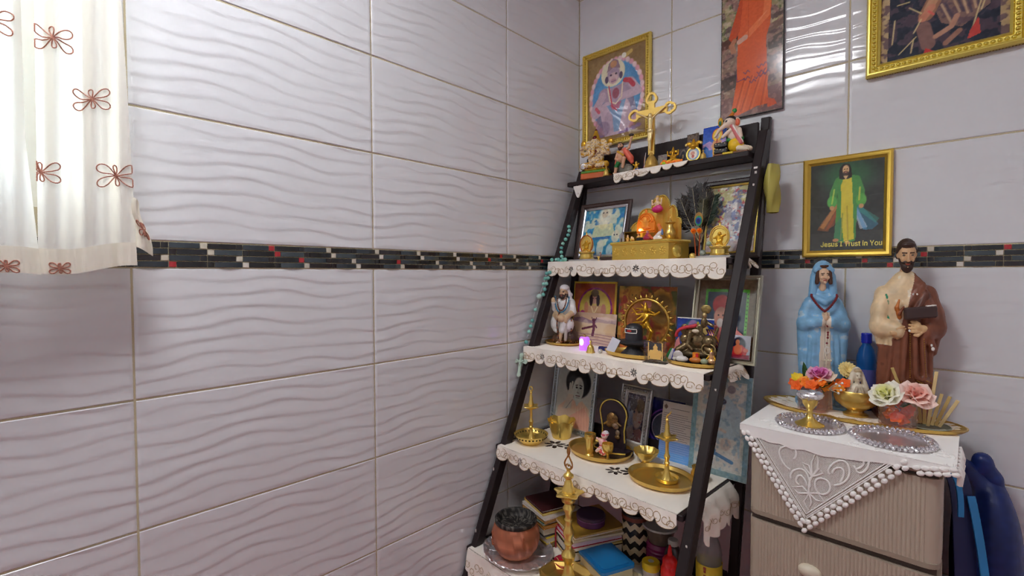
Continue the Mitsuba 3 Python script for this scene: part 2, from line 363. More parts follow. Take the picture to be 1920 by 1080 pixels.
for side, holder, length, sgn in (('left', 'wall_left', 2.1, 1), ('back', 'wall_back', 2.4, -1)):
    pl = pillow(side, .0618, .0142, .0008, .0042); pd = pillow(side, .0618, .0142, .0012, .0020); ps = pillow(side, .0138, .0142, .001, .0016)
    n = int(length / .0787)
    for i in range(n):
        for r in range(4):
            right = r in (0, 2)
            seam = (i + (0 if right else 1)) % 2
            cream = (seam == 0 and r in (0, 1)) or (seam == 1 and r in (2, 3))
            z = H0 + BAND - .0151 * (r + .5) - .0001
            a = .0787 * i + (.0449 - .0787 if side == 'left' else -.002); ws, wb = (a + .0076, a + .0076 + .0391) if right else (a + .0711, a + .0320)
            if a < -.005: continue
            light = (i + r) % 2 == 0
            for pos, me, mm in ((wb, pl if light else pd, (GLASS_L if light else GLASS_D)[rng.integers(3 if light else 4)]),
                                (ws, ps, CREAM[rng.integers(3)] if cream and rng.random() > .12 else (REDG if cream or rng.random() < .02 else GLASS_D[rng.integers(4)]))):
                M = T().translate([0, -pos, z]) if side == 'left' else T().translate([pos, 0, z])
                add(holder, 'mosaic_piece', me, mm, False, M=M)

# ------------------------------------------------------------------ the ceiling lamp that lights the corner (above the frame)
lamp = thing('ceiling_light', 'flat white ceiling light panel above the frame', 'ceiling light', T().translate([.60, -1.85, RZ]))
add(lamp, 'body', box(.50, .5, .05, (0, 0, -.025), .01), WHITE)
scene[numbered('ceiling_light__diffuser')] = {'type': 'rectangle', 'to_world': _place[lamp] @ T().translate([0, 0, -.056]).rotate([1, 0, 0], 180).scale([.21, .21, 1]),
    'emitter': {'type': 'area', 'radiance': {'type': 'rgb', 'value': [LAMP * .975, LAMP * .99, LAMP * 1.025]}}}
lamp2 = thing('ceiling_light', 'second white ceiling light panel, far right above the frame', 'ceiling light', T().translate([2.35, -1.7, RZ]))
add(lamp2, 'body', box(.62, .5, .05, (0, 0, -.025), .01), WHITE)
scene['ceiling_light_001__diffuser'] = {'type': 'rectangle', 'to_world': _place[lamp2] @ T().translate([0, 0, -.056]).rotate([1, 0, 0], 180).scale([.27, .21, 1]),
    'emitter': {'type': 'area', 'radiance': {'type': 'rgb', 'value': [FILL, FILL, FILL]}}}

# ------------------------------------------------------------------ curtain
scene['voile'] = {'type': 'principledthin', 'base_color': rgb((247, 245, 238)), 'roughness': .9, 'diff_trans': 1.2, 'spec_trans': 0.0}
cur = thing('curtain', 'sheer white curtain with brown knot motifs hanging over the window', 'curtain')
ZT = 2.80
def edge_b(t): return 1.690 + .024 * t                    # right edge of the right panel, t = height above the hem
def fold(s, t, ph): return .011 * np.sin(2 * PI * s / .062 + ph + 1.2 * np.sin(2.1 * t)) + .005 * np.sin(2 * PI * s / .027 + ph * 2 + t * 3)
def panel(sa, sb, hem, z0, z1, x0, ph, nu=70, nv=60):
    def fn(u, v):
        t = v * (z1 - z0); S = sa(t) + (sb(t) - sa(t)) * u
        amp = np.minimum(1, .35 + t * 1.6)
        return x0 + fold(S, t, ph) * amp, -S, z0 + hem(u) * (1 - v) + t
    return fn
fb = panel(edge_b, lambda t: 1.838 - .012 * np.minimum(t, .6) , lambda u: .006 * np.sin(u * 5 + 1) - .010 * u, H0 - .002, ZT, .088, .4)
fa = panel(lambda t: 1.834 + .016 * np.clip(t / .25, 0, 1), lambda t: 2.6 + 0 * t, lambda u: .004 * np.sin(u * 30) - .004, H0 - .012, ZT, .10, 2.0)
add(cur, 'panel', sheet(fb, 60, 70), 'voile', True); add(cur, 'panel', sheet(fa, 160, 70), 'voile', True)
HEM = 'hem_cloth'
scene[HEM] = {'type': 'principledthin', 'base_color': rgb((238, 233, 220)), 'roughness': .9, 'diff_trans': .55, 'spec_trans': 0.0}
def band(fn, o): return lambda u, v: (lambda q: (q[0] + o, q[1], q[2]))(fn(u, v * .048 / (ZT - H0)))
add(cur, 'hem', sheet(band(fb, .0015), 60, 6), HEM, True); add(cur, 'hem', sheet(band(fa, .0015), 160, 6), HEM, True)
def knot(size, ph):
    X, Z = [], []
    for a0, L, w in ((32, 1.3, .46), (148, 1.3, .46), (212, 1.3, .46), (328, 1.3, .46), (84, .75, .34), (264, .75, .34)):
        t = np.linspace(0, PI, 19)[:-1]; r = size * L * np.sin(t) ** .8; a = np.radians(a0 + 8 * ph) + w * np.cos(t) * np.sin(t) ** .2; X.append(r * np.cos(a)); Z.append(r * np.sin(a) * .95)
    return np.concatenate(X), np.concatenate(Z)
def motif(fn, s0, s1, u, z, size, ph=0.0):
    X, Z = knot(size, ph)
    t = np.clip((z + Z - H0) / (ZT - H0), 0, 1); q = fn(np.clip(u + X / (s1 - s0), 0, 1), t)
    return tube(np.stack([q[0] + .0025, q[1], q[2]], 1), .0011, 5, True)
MOT = mat((168, 112, 94), .8)
for u, z, sz in ((.22, H0 + .66, .027), (.82, H0 + .44, .028), (.18, H0 + .185, .029), (.96, H0 + .19, .024), (.80, H0 + .012, .013), (.42, H0 + .335, .026), (.5, H0 + .92, .028)):
    add(cur, 'motif', motif(fb, 1.69, 1.838, u, z, sz), MOT, True)
for s, z in ((1.875, H0 + .445), (1.878, H0 + .012), (1.96, H0 + .2), (2.05, H0 + .5)):
    add(cur, 'motif', motif(fa, 1.834, 2.6, (s - 1.834) / .766, z, .027 if z > H0 + .1 else .014, .5), MOT, True)
def flap(u, v):                                             # the hem corner that is turned out
    return .080 + .012 * np.sin(u * 4) + .01 * v, -(1.694 - .034 * u * (.35 + .65 * (1 - v)) - .004 * np.sin(v * 6)), H0 + .045 + .10 * v - .022 * u + .012 * u * v
add(cur, 'turned_corner', sheet(flap, 14, 18), HEM, True)
kx, kz = knot(.027, .3); q = flap(.5 + kx * 11, .42 + kz * 7); add(cur, 'motif', tube(np.stack([q[0] + .002, q[1], q[2]], 1), .0011, 5, True), MOT, True)
rail = single('curtain_rail', 'white curtain rail above the window', 'curtain rail', tube([(.08, -1.65, ZT + .005), (.08, -3.1, ZT + .005)], .009, 10), WHITE)
# ------------------------------------------------------------------ the leaning ladder shelf
M_F, Q_F, M_R, Q_R = .431, -.252, .158, -.075               # lean of the front and of the rear legs: s = M * (z - H0) + Q
TOPS = {1: .395, 2: .034, 3: -.319, 4: -.690, 5: -1.040}    # upper faces of the boards, from H0
FRONT = {k: M_F * z + Q_F for k, z in TOPS.items()}; FRONT[1] = -.125
REAR = {k: M_R * z + Q_R for k, z in TOPS.items()}
ORG = shelf_pos(0, 0, H0)
def ztop(k): return H0 + TOPS[k]
def on(k, c, s, yaw=0.0, up=0.0, lean=0.0, turn=0.0): return shelf_pos(c, s, ztop(k) + up, yaw, lean, turn)
def leg_mesh(c0, c1, m, q, depth, z0, z1):
    P = [(c, m * z + q + d, z) for z in (z0, z1) for d in (0, depth) for c in (c0, c1)]
    e = .003; Q = []
    for (c, s, z) in P:
        sc, ss = (e if c == c0 else -e), (e if abs(s - (m * z + q)) < 1e-6 else -e)
        Q += [(c + sc, s, z), (c, s + ss, z)]
    return trimesh.convex.convex_hull(np.array(Q))
lad = thing('ladder_shelf', 'dark brown leaning ladder shelf with five boards full of devotional things in the corner', 'shelf', ORG)
add(lad, 'front_leg', leg_mesh(.042, .070, M_F, Q_F, .044, -H0, .45), DARKWOOD, 20)
add(lad, 'front_leg', leg_mesh(.818, .848, M_F, Q_F, .044, -H0, .472), DARKWOOD, 20)
add(lad, 'rear_leg', leg_mesh(.046, .074, M_R, Q_R - .036, .024, -H0, .47), DARKWOOD, 20)
add(lad, 'rear_leg', leg_mesh(.806, .836, M_R, Q_R, .024, -H0, .53), DARKWOOD, 20)
for k in range(1, 6):
    f = FRONT[k] - (.0 if k == 1 else .012)
    add(lad, 'board', box(.785, REAR[k] - f, .019, (.030 + .3925, (REAR[k] + f) / 2, TOPS[k] - .0095 - .0015), .0025), DARKWOOD, 20)
    if k > 1: add(lad, 'back_rail', box(.742, .014, .05, (.438, REAR[k] - .008 + M_R * .02, TOPS[k] + .024), .002), DARKWOOD, 20)
add(lad, 'back_board', box(.742, .014, .135, (.441, -.026, .44), .002), DARKWOOD, 20)
add(lad, 'tag', box(.012, .003, .007, (.833, M_F * .335 + Q_F - .0018, .335), .0006), WHITE, label='white paint chip on the right leg')
for z, w in ((.275, .006), (.318, .007), (-.36, .005), (-.9, .005), (-.76, .005)):
    add(lad, 'paint_chip', box(w, .002, w * 1.3, (.836, M_F * z + Q_F - .0012, z), .0005), mat((196, 190, 184), .7))
for z in (-.78, -.99): add(lad, 'paint_chip', box(.005, .002, .014, (.05, M_F * z + Q_F - .0012, z), .0005), mat((200, 192, 188), .7))
br = single('white_bracket', 'small white triangular bracket hanging under the top board', 'bracket',
            ext(Polygon([(-.022, 0), (.024, 0), (.006, -.042), (0, -.047), (-.005, -.042)]).buffer(.003).difference(Point(.002, -.033).buffer(.0028)), .006, 'y'), WHITE, on(1, .088, -.12, 0, -.024))

# ------------------------------------------------------------------ scalloped cloths
def swirl(u, v, r, turns=1.35, ph=0.0, flip=1):
    a = np.linspace(0, 2 * PI * turns, 20); rr = r * (1 - .62 * a / a[-1])
    return np.stack([u + flip * rr * np.cos(a + ph), v + rr * np.sin(a + ph)], 1)
def petals(u, v, r, n=8, w=.16):
    out = []
    for i in range(n):
        e = affinity.scale(Point(r * .58, 0).buffer(1, 8), r * .40, r * w, origin=(r * .58, 0))
        out.append(affinity.translate(affinity.rotate(e, 360 * i / n, origin=(0, 0)), u, v))
    return unary_union(out)
def scallop_edge(a, b, base, step, amp, seed):
    r = np.random.default_rng(seed); n = max(2, int(round((b - a) / step))); cuts = np.linspace(a, b, n + 1) + np.r_[0, r.uniform(-.2, .2, n - 1), 0] * step; pts = []
    for i in range(n):
        t = np.linspace(0, 1, 9)[:-1]; h = base + (r.uniform(-.15, .25) * amp) + amp * np.sqrt(np.maximum(1 - (2 * t - 1) ** 2, 0))
        pts += [(cuts[i] + (cuts[i + 1] - cuts[i]) * x, y) for x, y in zip(t, h)]
    return pts + [(b, base)]
def hang(mesh, wav):
    v = np.array(mesh.vertices); d = np.maximum(-v[:, 2], 0)
    v[:, 1] += -.004 - d * .12 + wav * np.sin(v[:, 0] * 46 + 1.7) * np.minimum(d / .03, 1); mesh.vertices = v; return mesh
def cloth_on(k, label, c0, c1, drop, stars=(), cuts=(), seed=0, sheet_from=None, amp=.019, slope=(0, 0), step=.058, lines=True, name='shelf_cloth'):
    t = thing(name, label, 'cloth', ORG); f = FRONT[k] - (.003 if k == 1 else .015); b = REAR[k] - .03 if sheet_from is None else sheet_from; z = TOPS[k] - .0008
    sh = Polygon([(c0, f), (c1, f), (c1, b), (c0, b)])
    for (u, s, r) in cuts: sh = sh.difference(petals(u, s, r, 7, .2).intersection(sh.buffer(-.004)))
    m = ext(sh, .0016); m.apply_translation((0, 0, z)); add(t, 'sheet', m, CLOTH, 20)
    edge = [(u, -(y + slope[0] + (slope[1] - slope[0]) * (u - c0) / (c1 - c0))) for u, y in scallop_edge(c0, c1, drop - amp, step, amp, seed)]
    p = Polygon([(c0, .0012), *edge, (c1, .0012)]).buffer(0)
    for u in stars: p = p.difference(petals(u, -drop * .52, .015))
    m = ext(p, .0014, 'y').subdivide_to_size(.014, max_iter=8)
    m.apply_translation((0, 0, 0)); m = hang(m, .005); m.apply_translation((0, f, z)); add(t, 'flap', m, CLOTH, False)
    r = np.random.default_rng(seed + 9); th_ = []
    if lines:
        n = int((c1 - c0) / .023)
        for i in range(n):
            u = c0 + (c1 - c0) * (i + .5) / n
            if any(abs(u - q) < .022 for q in stars): continue
            rad = r.uniform(.013, .019); sw = swirl(u + r.uniform(-.004, .004), -drop * r.uniform(.42, .72), rad, r.uniform(1.0, 1.5), r.uniform(0, 6), r.choice([-1, 1]))
            lo_ = drop - amp * .7 + slope[0] + (slope[1] - slope[0]) * (u - c0) / (c1 - c0)
            if lo_ < .016: continue
            sw[:, 1] = np.clip(sw[:, 1], -lo_, -.002)
            th_.append(tube(np.stack([sw[:, 0], np.full(len(sw), -.0006), sw[:, 1]], 1), .0009, 4))
        e = np.array(edge); th_.append(tube(np.stack([e[:, 0], np.full(len(e), -.0004), e[:, 1] + .0012], 1), .0008, 4))
        m = hang(cat(th_), .005); m.apply_translation((0, f, z)); add(t, 'embroidery', m, THREAD, True)
    return t
def side_flap(t, k, s0, s1, drop, seed, c=.812):
    e = scallop_edge(s0, s1, drop - .02, .05, .02, seed)
    m = ext(Polygon([(s0, .002), *[(u, -y) for u, y in e], (s1, .002)]).buffer(0), .0014, 'y').subdivide_to_size(.012, max_iter=8)
    v = np.array(m.vertices); d = np.maximum(-v[:, 2], 0)
    x = c + .004 + v[:, 1] + .03 * np.minimum(d / .03, 1) ** .7 + .007 * np.sin(v[:, 0] * 90 + 1) * np.minimum(d / .02, 1)
    m.vertices = np.stack([x, v[:, 0], v[:, 2] + TOPS[k] + .001], 1); add(t, 'side_flap', m, CLOTH, True)
    ln = []
    r = np.random.default_rng(seed)
    for i in range(int((s1 - s0) / .02)):
        sw = swirl(s0 + .02 * (i + .5), -drop * .5, r.uniform(.008, .013), 1.3, r.uniform(0, 6)); d = np.maximum(-sw[:, 1], 0)
        x = c + .0062 + .03 * np.minimum(d / .03, 1) ** .7 + .007 * np.sin(sw[:, 0] * 90 + 1) * np.minimum(d / .02, 1)
        ln.append(tube(np.stack([x, sw[:, 0], sw[:, 1] + TOPS[k] + .001], 1), .0007, 4))
    add(t, 'embroidery', cat(ln), THREAD, True)
cloth_on(1, 'narrow white scalloped doily hanging over the edge of the top board', .285, .61, .036, seed=3, amp=.018, slope=(.006, -.02), step=.055)
t2 = cloth_on(2, 'cream scalloped cutwork cloth under the golden box on the second board', .034, .80, .062, (.165, .475), seed=1, slope=(0, .004)); side_flap(t2, 2, -.20, -.12, .035, 5)
t3 = cloth_on(3, 'cream scalloped cutwork cloth under the dancing figure on the middle board', .034, .80, .058, (.14, .56), seed=4); side_flap(t3, 3, -.33, -.17, .035, 6)
t4 = cloth_on(4, 'white embroidered cloth under the brass lamps on the fourth board', .050, .80, .050, (.18,), [(.20, -.40, .045), (.245, -.385, .03), (.555, -.41, .04), (.51, -.44, .035), (.57, -.345, .022)], seed=7); side_flap(t4, 4, -.50, -.25, .10, 8)
t5 = cloth_on(5, 'cream scalloped cloth hanging under the clay pot on the lowest board', .050, .80, .105, (), [(.30, -.60, .03), (.335, -.545, .03)], seed=11, amp=.022)
# ------------------------------------------------------------------ pictures on the back wall
FR_ORN = [(0, 0), (0, .012), (.004, .016), (.007, .013), (.016, .014), (.019, .019), (.023, .019), (.025, .012), (.025, 0)]
def wall_frame(name, label, x0, x1, z0, z1, prof, m, pic, glaze='pane', back=.004, gap=.004):
    W = max(p[0] for p in prof)
    t = thing(name, label, 'picture', T().translate([(x0 + x1) / 2, -.0055, H0 + z0]))
    w, h = x1 - x0 - 2 * W, z1 - z0 - 2 * W
    add(t, 'frame', frame_ring(w, h, prof), m, 30)
    add(t, 'backing', box(w + W, .004, h + W, (0, -.002, h / 2 + W)), mat((90, 70, 50), .8))
    put_pic(t, 'print', pic, T().translate([0, -.0052, W]))
    if glaze: add(t, 'glazing', sheet(lambda u, v: ((u - .5) * w, u * 0 - .0085 + .0006 * np.sin(u * 9 + v * 4) + .0005 * np.sin(v * 13), W + v * h), 30, 30), glaze, True)
    return t, w, h, W
def pearls(t, w, h, W, o, r, n_per_m, y, m, name='bead_trim'):
    ms = []
    for sx, sz, L in ((1, 0, h), (-1, 0, h), (0, 1, w), (0, -1, w)):
        n = int((L + 2 * o) * n_per_m)
        for i in range(n):
            q = (i + .5) / n * (L + 2 * o) - (L + 2 * o) / 2
            p = (sx * (w / 2 + o), y, W + h / 2 + q) if sx else (q, y, W + h / 2 + sz * (h / 2 + o))
            ms.append(ell(p, (r, r, r), 1))
    add(t, name, cat(ms), m, True, kind='stuff')

# kneeling monkey-headed figure with blue halo
w, h = .340 - .05, .433 - .05
p = Pic(w, h, (146, 116, 62)).nz(9, 8)
p.el(50, 52, 47, 44, (233, 190, 196), soft=.05); p.el(50, 52, 42, 40.5, (70, 140, 190), soft=.06).nz(20, 14)
for i in range(40):
    a = i * 2 * PI / 40; p.el(50 + 45 * math.cos(a), 52 + 42.5 * math.sin(a), 3.4, 3, (236, 206, 206) if i % 2 else (222, 160, 172), soft=.3)
p.el(50, 54, 32, 34, (120, 175, 214), .6, .5); p.el(45, 24, 21, 15.5, (232, 226, 196), soft=.05)
p.po([(24, 55), (78, 50), (88, 80), (80, 92), (16, 94), (14, 78)], (172, 108, 122), .55)
sk, sk2, sh = (176, 152, 172), (200, 176, 190), (126, 102, 134)
p.po([(30, 42), (68, 38), (70, 66), (34, 68)], sk); p.el(30, 47, 11, 8, sk); p.el(72, 42, 12, 8, sk)
p.ln([(27, 48), (12, 62), (14, 67), (34, 60)], 13, sk2); p.ln([(78, 42), (88, 52), (60, 54)], 12, sk2)
p.ln([(33, 68), (40, 92)], 20, sk2); p.ln([(64, 64), (70, 78), (58, 92)], 19, sk2); p.el(40, 80, 10, 14, sk, .6); p.el(28, 86, 12, 9, sh, .5)
p.po([(34, 60), (68, 57), (62, 70), (55, 92), (47, 92), (44, 72)], (120, 160, 196), .85); p.po([(40, 60), (60, 58), (56, 66), (44, 66)], (196, 70, 96), .7)
p.ln([(66, 36), (74, 38), (80, 44)], 7, (190, 60, 80)); p.ln([(15, 60), (20, 65)], 5, (200, 90, 110)); p.ln([(36, 40), (40, 56), (50, 60), (60, 54), (62, 38)], 2.2, (232, 214, 190)); p.ln([(38, 38), (44, 62), (52, 68)], 1.8, (200, 60, 80))
p.el(50, 48, 6, 6, (150, 50, 70), .7); p.el(46, 26, 11, 10, sk); p.el(46, 30, 8, 6.5, (214, 186, 188)); p.el(46, 33, 5, 2.4, (196, 150, 160)); p.ln([(42, 33.5), (50, 33.3)], 1, sh)
p.el(41.5, 26, 2, 1.1, (60, 44, 66)); p.el(50.5, 25.6, 2, 1.1, (60, 44, 66)); p.po([(34, 22), (38, 12), (46, 8), (54, 11), (58, 21), (46, 18)], (150, 120, 130)); p.el(46, 14, 6, 4, (206, 150, 96), .8)
p.el(34, 30, 3, 4, (90, 70, 100)); p.el(59, 29, 3, 4, (90, 70, 100)); p.ln([(66, 9), (76, 6)], 6, (196, 170, 90)); p.el(64, 8, 4, 3, (240, 236, 220))
for x, y in ((70, 93), (80, 92), (24, 95), (60, 95), (88, 90)): p.el(x, y, 5, 2.4, (120, 90, 150), .8, .4)
p.nz(3, 14, 3); p.po([(0, 95.5), (100, 95.5), (100, 100), (0, 100)], (146, 116, 62))
t, w_, h_, W_ = wall_frame('framed_picture', 'ornate gold framed picture of a kneeling figure with a blue halo, high beside the corner', .0335, .3755, .555, .987, FR_ORN, GOLD, p)
pearls(t, w_, h_, W_, .0115, .0042, 95, -.0135, mat((196, 170, 70), .3, .9)); pearls(t, w_, h_, W_, .0245, .0021, 200, -.004, mat((120, 96, 40), .4, .8), 'edge_beads')

# tall laminated poster: standing person in an orange robe
w, h = .206, .625
p = Pic(w, h, (150, 140, 100)); p.blot(14, (92, 104, 66), .5, .8, 2); p.blot(9, (206, 196, 160), .56, .7, 5)
p.po([(0, 58), (100, 55), (100, 100), (0, 100)], (136, 112, 96)); p.blot(12, (88, 66, 70), .5, .8, 8); p.blot(7, (196, 176, 160), .6, .5, 11)
p.ln([(0, 57), (40, 52)], 16, (88, 54, 44)); p.ln([(100, 52), (70, 55)], 12, (120, 96, 84)); p.ln([(10, 30), (40, 4)], 6, (74, 60, 44)); p.po([(76, 60), (100, 58), (100, 66), (78, 66)], (70, 58, 50), .8); p.po([(0, 76), (28, 75), (30, 82), (0, 84)], (60, 50, 52), .7)
p.po([(0, 88), (100, 86), (100, 100), (0, 100)], (120, 82, 84), .8); p.blot(8, (170, 130, 120), .58, .6, 14)
p.el(44, 20, 20, 7.5, (24, 18, 20), soft=.2); p.el(45, 22.5, 8.5, 4.6, (176, 120, 92)); p.el(45, 24.8, 6, 2.6, (168, 112, 88)); p.ln([(41, 25.5), (49, 25.5)], 1.2, (110, 50, 50)); p.el(41, 22, 1.6, .6, (30, 20, 20)); p.el(49, 22, 1.6, .6, (30, 20, 20))
o, o2, o3 = (214, 96, 52), (196, 80, 44), (230, 124, 76)
p.po([(36, 29), (56, 27), (76, 30), (82, 38), (80, 52), (74, 58), (78, 92), (86, 96), (60, 96), (30, 99), (17, 98), (26, 80), (28, 52), (24, 42), (30, 33)], o)
p.po([(36, 29), (28, 36), (12, 53), (20, 57), (31, 50), (34, 40)], o2); p.ln([(76, 36), (74, 46), (40, 55)], 11, o3); p.ln([(40, 55), (30, 56.5)], 9, (206, 160, 140)); p.ln([(22, 55), (16, 58)], 8, (170, 112, 84))
for q in (14, 17, 20): p.ln([(q, 57), (q + 4, 62)], 2.6, (178, 122, 92))
for x0, x1 in ((34, 24), (46, 34), (60, 48), (70, 66)): p.ln([(x0 + 6, 78), (x1, 97)], 1.8, (176, 66, 40), .8); p.ln([(x0 + 9, 78), (x1 + 4, 97)], 1.6, o3, .7)
p.ln([(45, 30), (45, 56)], 1.4, o2, .7); p.po([(74, 92), (88, 94), (92, 97), (78, 98)], (206, 92, 60)); p.ln([(62, 48), (74, 44)], 2, (240, 150, 110), .7); p.nz(3, 9, 4)
ink = (66, 40, 110)
for y, x0, n in ((75.5, 38, 3), (74, 60, 5), (77.5, 60, 4), (79, 38, 3), (79.8, 56, 6), (78.2, 70, 3), (81.5, 48, 3)):
    p.ln([(x0 + i * 3.4, y - i * .28 + (.9 if i % 2 else -.7)) for i in range(n + 1)], 1.1, ink, .9)
p.ln([(26, 75), (27, 79.5), (40, 78.6)], 1.0, ink, .9)
t = thing('poster', 'tall laminated poster of a person in a long orange robe with handwriting on it', 'poster', T().translate([.7655, -.0055, H0 + .556]))
add(t, 'board', box(w + .006, .008, h + .006, (0, -.004, h / 2), .001), mat((40, 34, 34), .5)); put_pic(t, 'print', p, T().translate([0, -.0085, 0]), 'print_gloss')

# robed figure with rays, gold frame, with lettering
pr = [(0, 0), (0, .006), (.004, .009), (.008, .014), (.016, .017), (.021, .014), (.022, .004), (.022, 0)]
w, h = .239 - .044, .325 - .044
p = Pic(w, h, (44, 50, 46), .0016).nz(18, 9); p.el(52, 16, 34, 17, (44, 110, 66), .85, .6); p.po([(0, 80), (100, 79), (100, 100), (0, 100)], (66, 68, 64), .6); p.ln([(0, 48), (22, 49)], .8, (76, 80, 76), .7); p.ln([(80, 40), (98, 39)], .8, (76, 80, 76), .7)
p.po([(46, 36), (52, 40), (26, 78), (10, 76), (18, 66)], (206, 112, 56), .5); p.po([(46, 40), (50, 44), (34, 72), (22, 77)], (180, 88, 46), .6); p.po([(42, 40), (46, 42), (20, 75), (14, 73)], (226, 160, 90), .6)
p.po([(54, 36), (60, 40), (94, 72), (86, 78), (74, 78), (54, 48)], (60, 140, 176), .6); p.po([(55, 38), (60, 44), (80, 75), (70, 77)], (200, 212, 226), .75); p.po([(60, 42), (68, 50), (95, 66), (90, 71), (64, 54)], (56, 170, 146), .5); p.po([(58, 46), (74, 77), (80, 79), (68, 54)], (86, 160, 210), .5)
G, Yl, Gd = (74, 150, 70), (222, 206, 56), (38, 96, 58)
p.po([(40, 15), (62, 15), (66, 48), (64, 90), (50, 92), (34, 90), (37, 60)], G); p.po([(42, 18), (58, 18), (60, 48), (62, 88), (48, 90), (44, 62), (44, 40)], Yl); p.po([(36, 70), (44, 62), (46, 90), (34, 90)], (70, 140, 96)); p.ln([(52, 50), (54, 88)], 2, (190, 170, 40), .8); p.ln([(46, 58), (44, 88)], 1.6, (150, 160, 60), .8)
p.ln([(40, 20), (33, 34), (32, 46)], 11, G); p.el(31, 44, 7, 7, (88, 176, 80)); p.ln([(64, 20), (70, 34), (70, 46)], 11, G); p.el(71, 44, 7, 7, (96, 176, 74)); p.ln([(69, 30), (68, 44)], 2.2, (200, 206, 80)); p.ln([(34, 30), (31, 46)], 2.2, (180, 210, 90)); p.el(31, 51, 3.4, 2.6, (206, 160, 110)); p.el(71, 51, 3.4, 2.6, (206, 160, 110))
p.po([(41, 6), (46, 1.5), (54, 2), (57, 8), (58, 17), (54, 19), (45, 19), (40, 18)], (40, 28, 24)); p.el(49.5, 8.6, 4.6, 5.4, (220, 180, 130)); p.el(49.5, 12.2, 3.6, 2.4, (84, 54, 38)); p.el(49.5, 11.2, 1.8, .6, (190, 120, 100)); p.el(47.6, 7.8, 1, .5, (40, 30, 26)); p.el(51.4, 7.8, 1, .5, (40, 30, 26)); p.po([(46, 15), (53, 15), (49.5, 20)], (222, 186, 140))
p.el(37, 88.5, 4.4, 1.9, (206, 150, 100)); p.el(53, 91.5, 3.8, 2.2, (206, 150, 100)); p.nz(4, 8, 5)
t, w_, h_, W_ = wall_frame('framed_picture', 'plain gold framed picture of a green and yellow robed figure over yellow lettering', .9365, 1.176, .0355, .361, pr, mat((222, 186, 84), .3, .75), p, gap=.004)
tm = meshkit.text_mesh('Jesus I Trust in You', .0155, .0008, True); tm.apply_scale((.83 * w_ / tm.extents[0], 1, 1)); 
add(t, 'lettering', mv(tm, -.36 * w_ - tm.bounds[0][0] + .006, 0, 0, rx=90), mat((240, 226, 110), .6), False, M=T().translate([-.002, -.0056, W_ + .012]), label='yellow painted words')

# icon in an ornate gold frame, cut by the top edge of the photograph
w, h = .345 - .07, .50 - .07
p = Pic(w, h, (176, 152, 116)).nz(10, 14); p.po([(0, 0), (100, 0), (100, 22), (86, 10), (70, 4), (50, 2), (30, 4), (14, 10), (0, 22)], (120, 96, 70), .5)
p.el(50, 40, 42, 38, (30, 38, 56), soft=.03); p.po([(8, 40), (92, 40), (94, 100), (6, 100)], (32, 38, 54)); p.nz(9, 10, 3)
p.el(44, 22, 13, 11, (180, 140, 100)); p.el(70, 30, 9, 8, (186, 146, 104)); p.po([(26, 14), (44, 6), (62, 14), (66, 40), (30, 40)], (38, 44, 66), .7); p.el(44, 23, 9, 9, (190, 150, 110))
p.po([(52, 56), (80, 44), (92, 50), (86, 78), (66, 88), (50, 82), (44, 70)], (124, 96, 88)); p.blot(6, (88, 66, 78), .5, .75, 4); p.ln([(66, 44), (48, 60), (38, 74)], 13, (156, 110, 86)); p.ln([(48, 60), (40, 70)], 8, (190, 140, 108)); p.ln([(35, 76), (42, 70)], 7, (196, 130, 104)); p.ln([(40, 72), (44, 75)], 2, (200, 90, 84)); p.ln([(36, 82), (40, 94)], 12, (128, 94, 88))
for q in ((56, 62, 64, 78), (62, 58, 70, 80), (70, 56, 76, 78), (50, 70, 58, 84), (78, 52, 82, 72)): p.ln([(q[0], q[1]), (q[2], q[3])], 2, (196, 164, 130), .8); p.ln([(q[0] + 3, q[1]), (q[2] + 3, q[3])], 1.8, (70, 58, 76), .8)
p.ln([(46, 90), (58, 86), (62, 80)], 5, (176, 130, 108)); p.ln([(54, 96), (64, 90)], 5, (150, 108, 92))
for a, b in (((12, 72), (10, 88)), ((24, 66), (34, 72)), ((14, 62), (24, 62)), ((16, 96), (30, 87)), ((28, 88), (26, 97)), ((34, 76), (28, 84)), ((84, 62), (74, 90)), ((86, 66), (80, 80))): p.ln([a, b], 1.3, (214, 192, 140), .9)
p.po([(38, 96), (46, 100), (36, 100)], (196, 60, 56)); p.po([(72, 92), (78, 84), (80, 95), (70, 97)], (190, 66, 60)); p.nz(4, 12, 6)
FR_BIG = [(0, 0), (0, .014), (.006, .018), (.009, .015), (.022, .017), (.026, .024), (.030, .024), (.035, .016), (.035, 0)]
t, w_, h_, W_ = wall_frame('framed_picture', 'wide ornate gold framed dark icon at the top right edge of the photo', 1.1035, 1.4485, .587, 1.087, FR_BIG, mat((226, 206, 104), .26, .8), p, None)
pearls(t, w_, h_, W_, .0155, .0055, 78, -.016, mat((222, 204, 96), .25, .9)); pearls(t, w_, h_, W_, .0345, .0026, 165, -.004, mat((120, 98, 40), .4, .8), 'edge_beads')
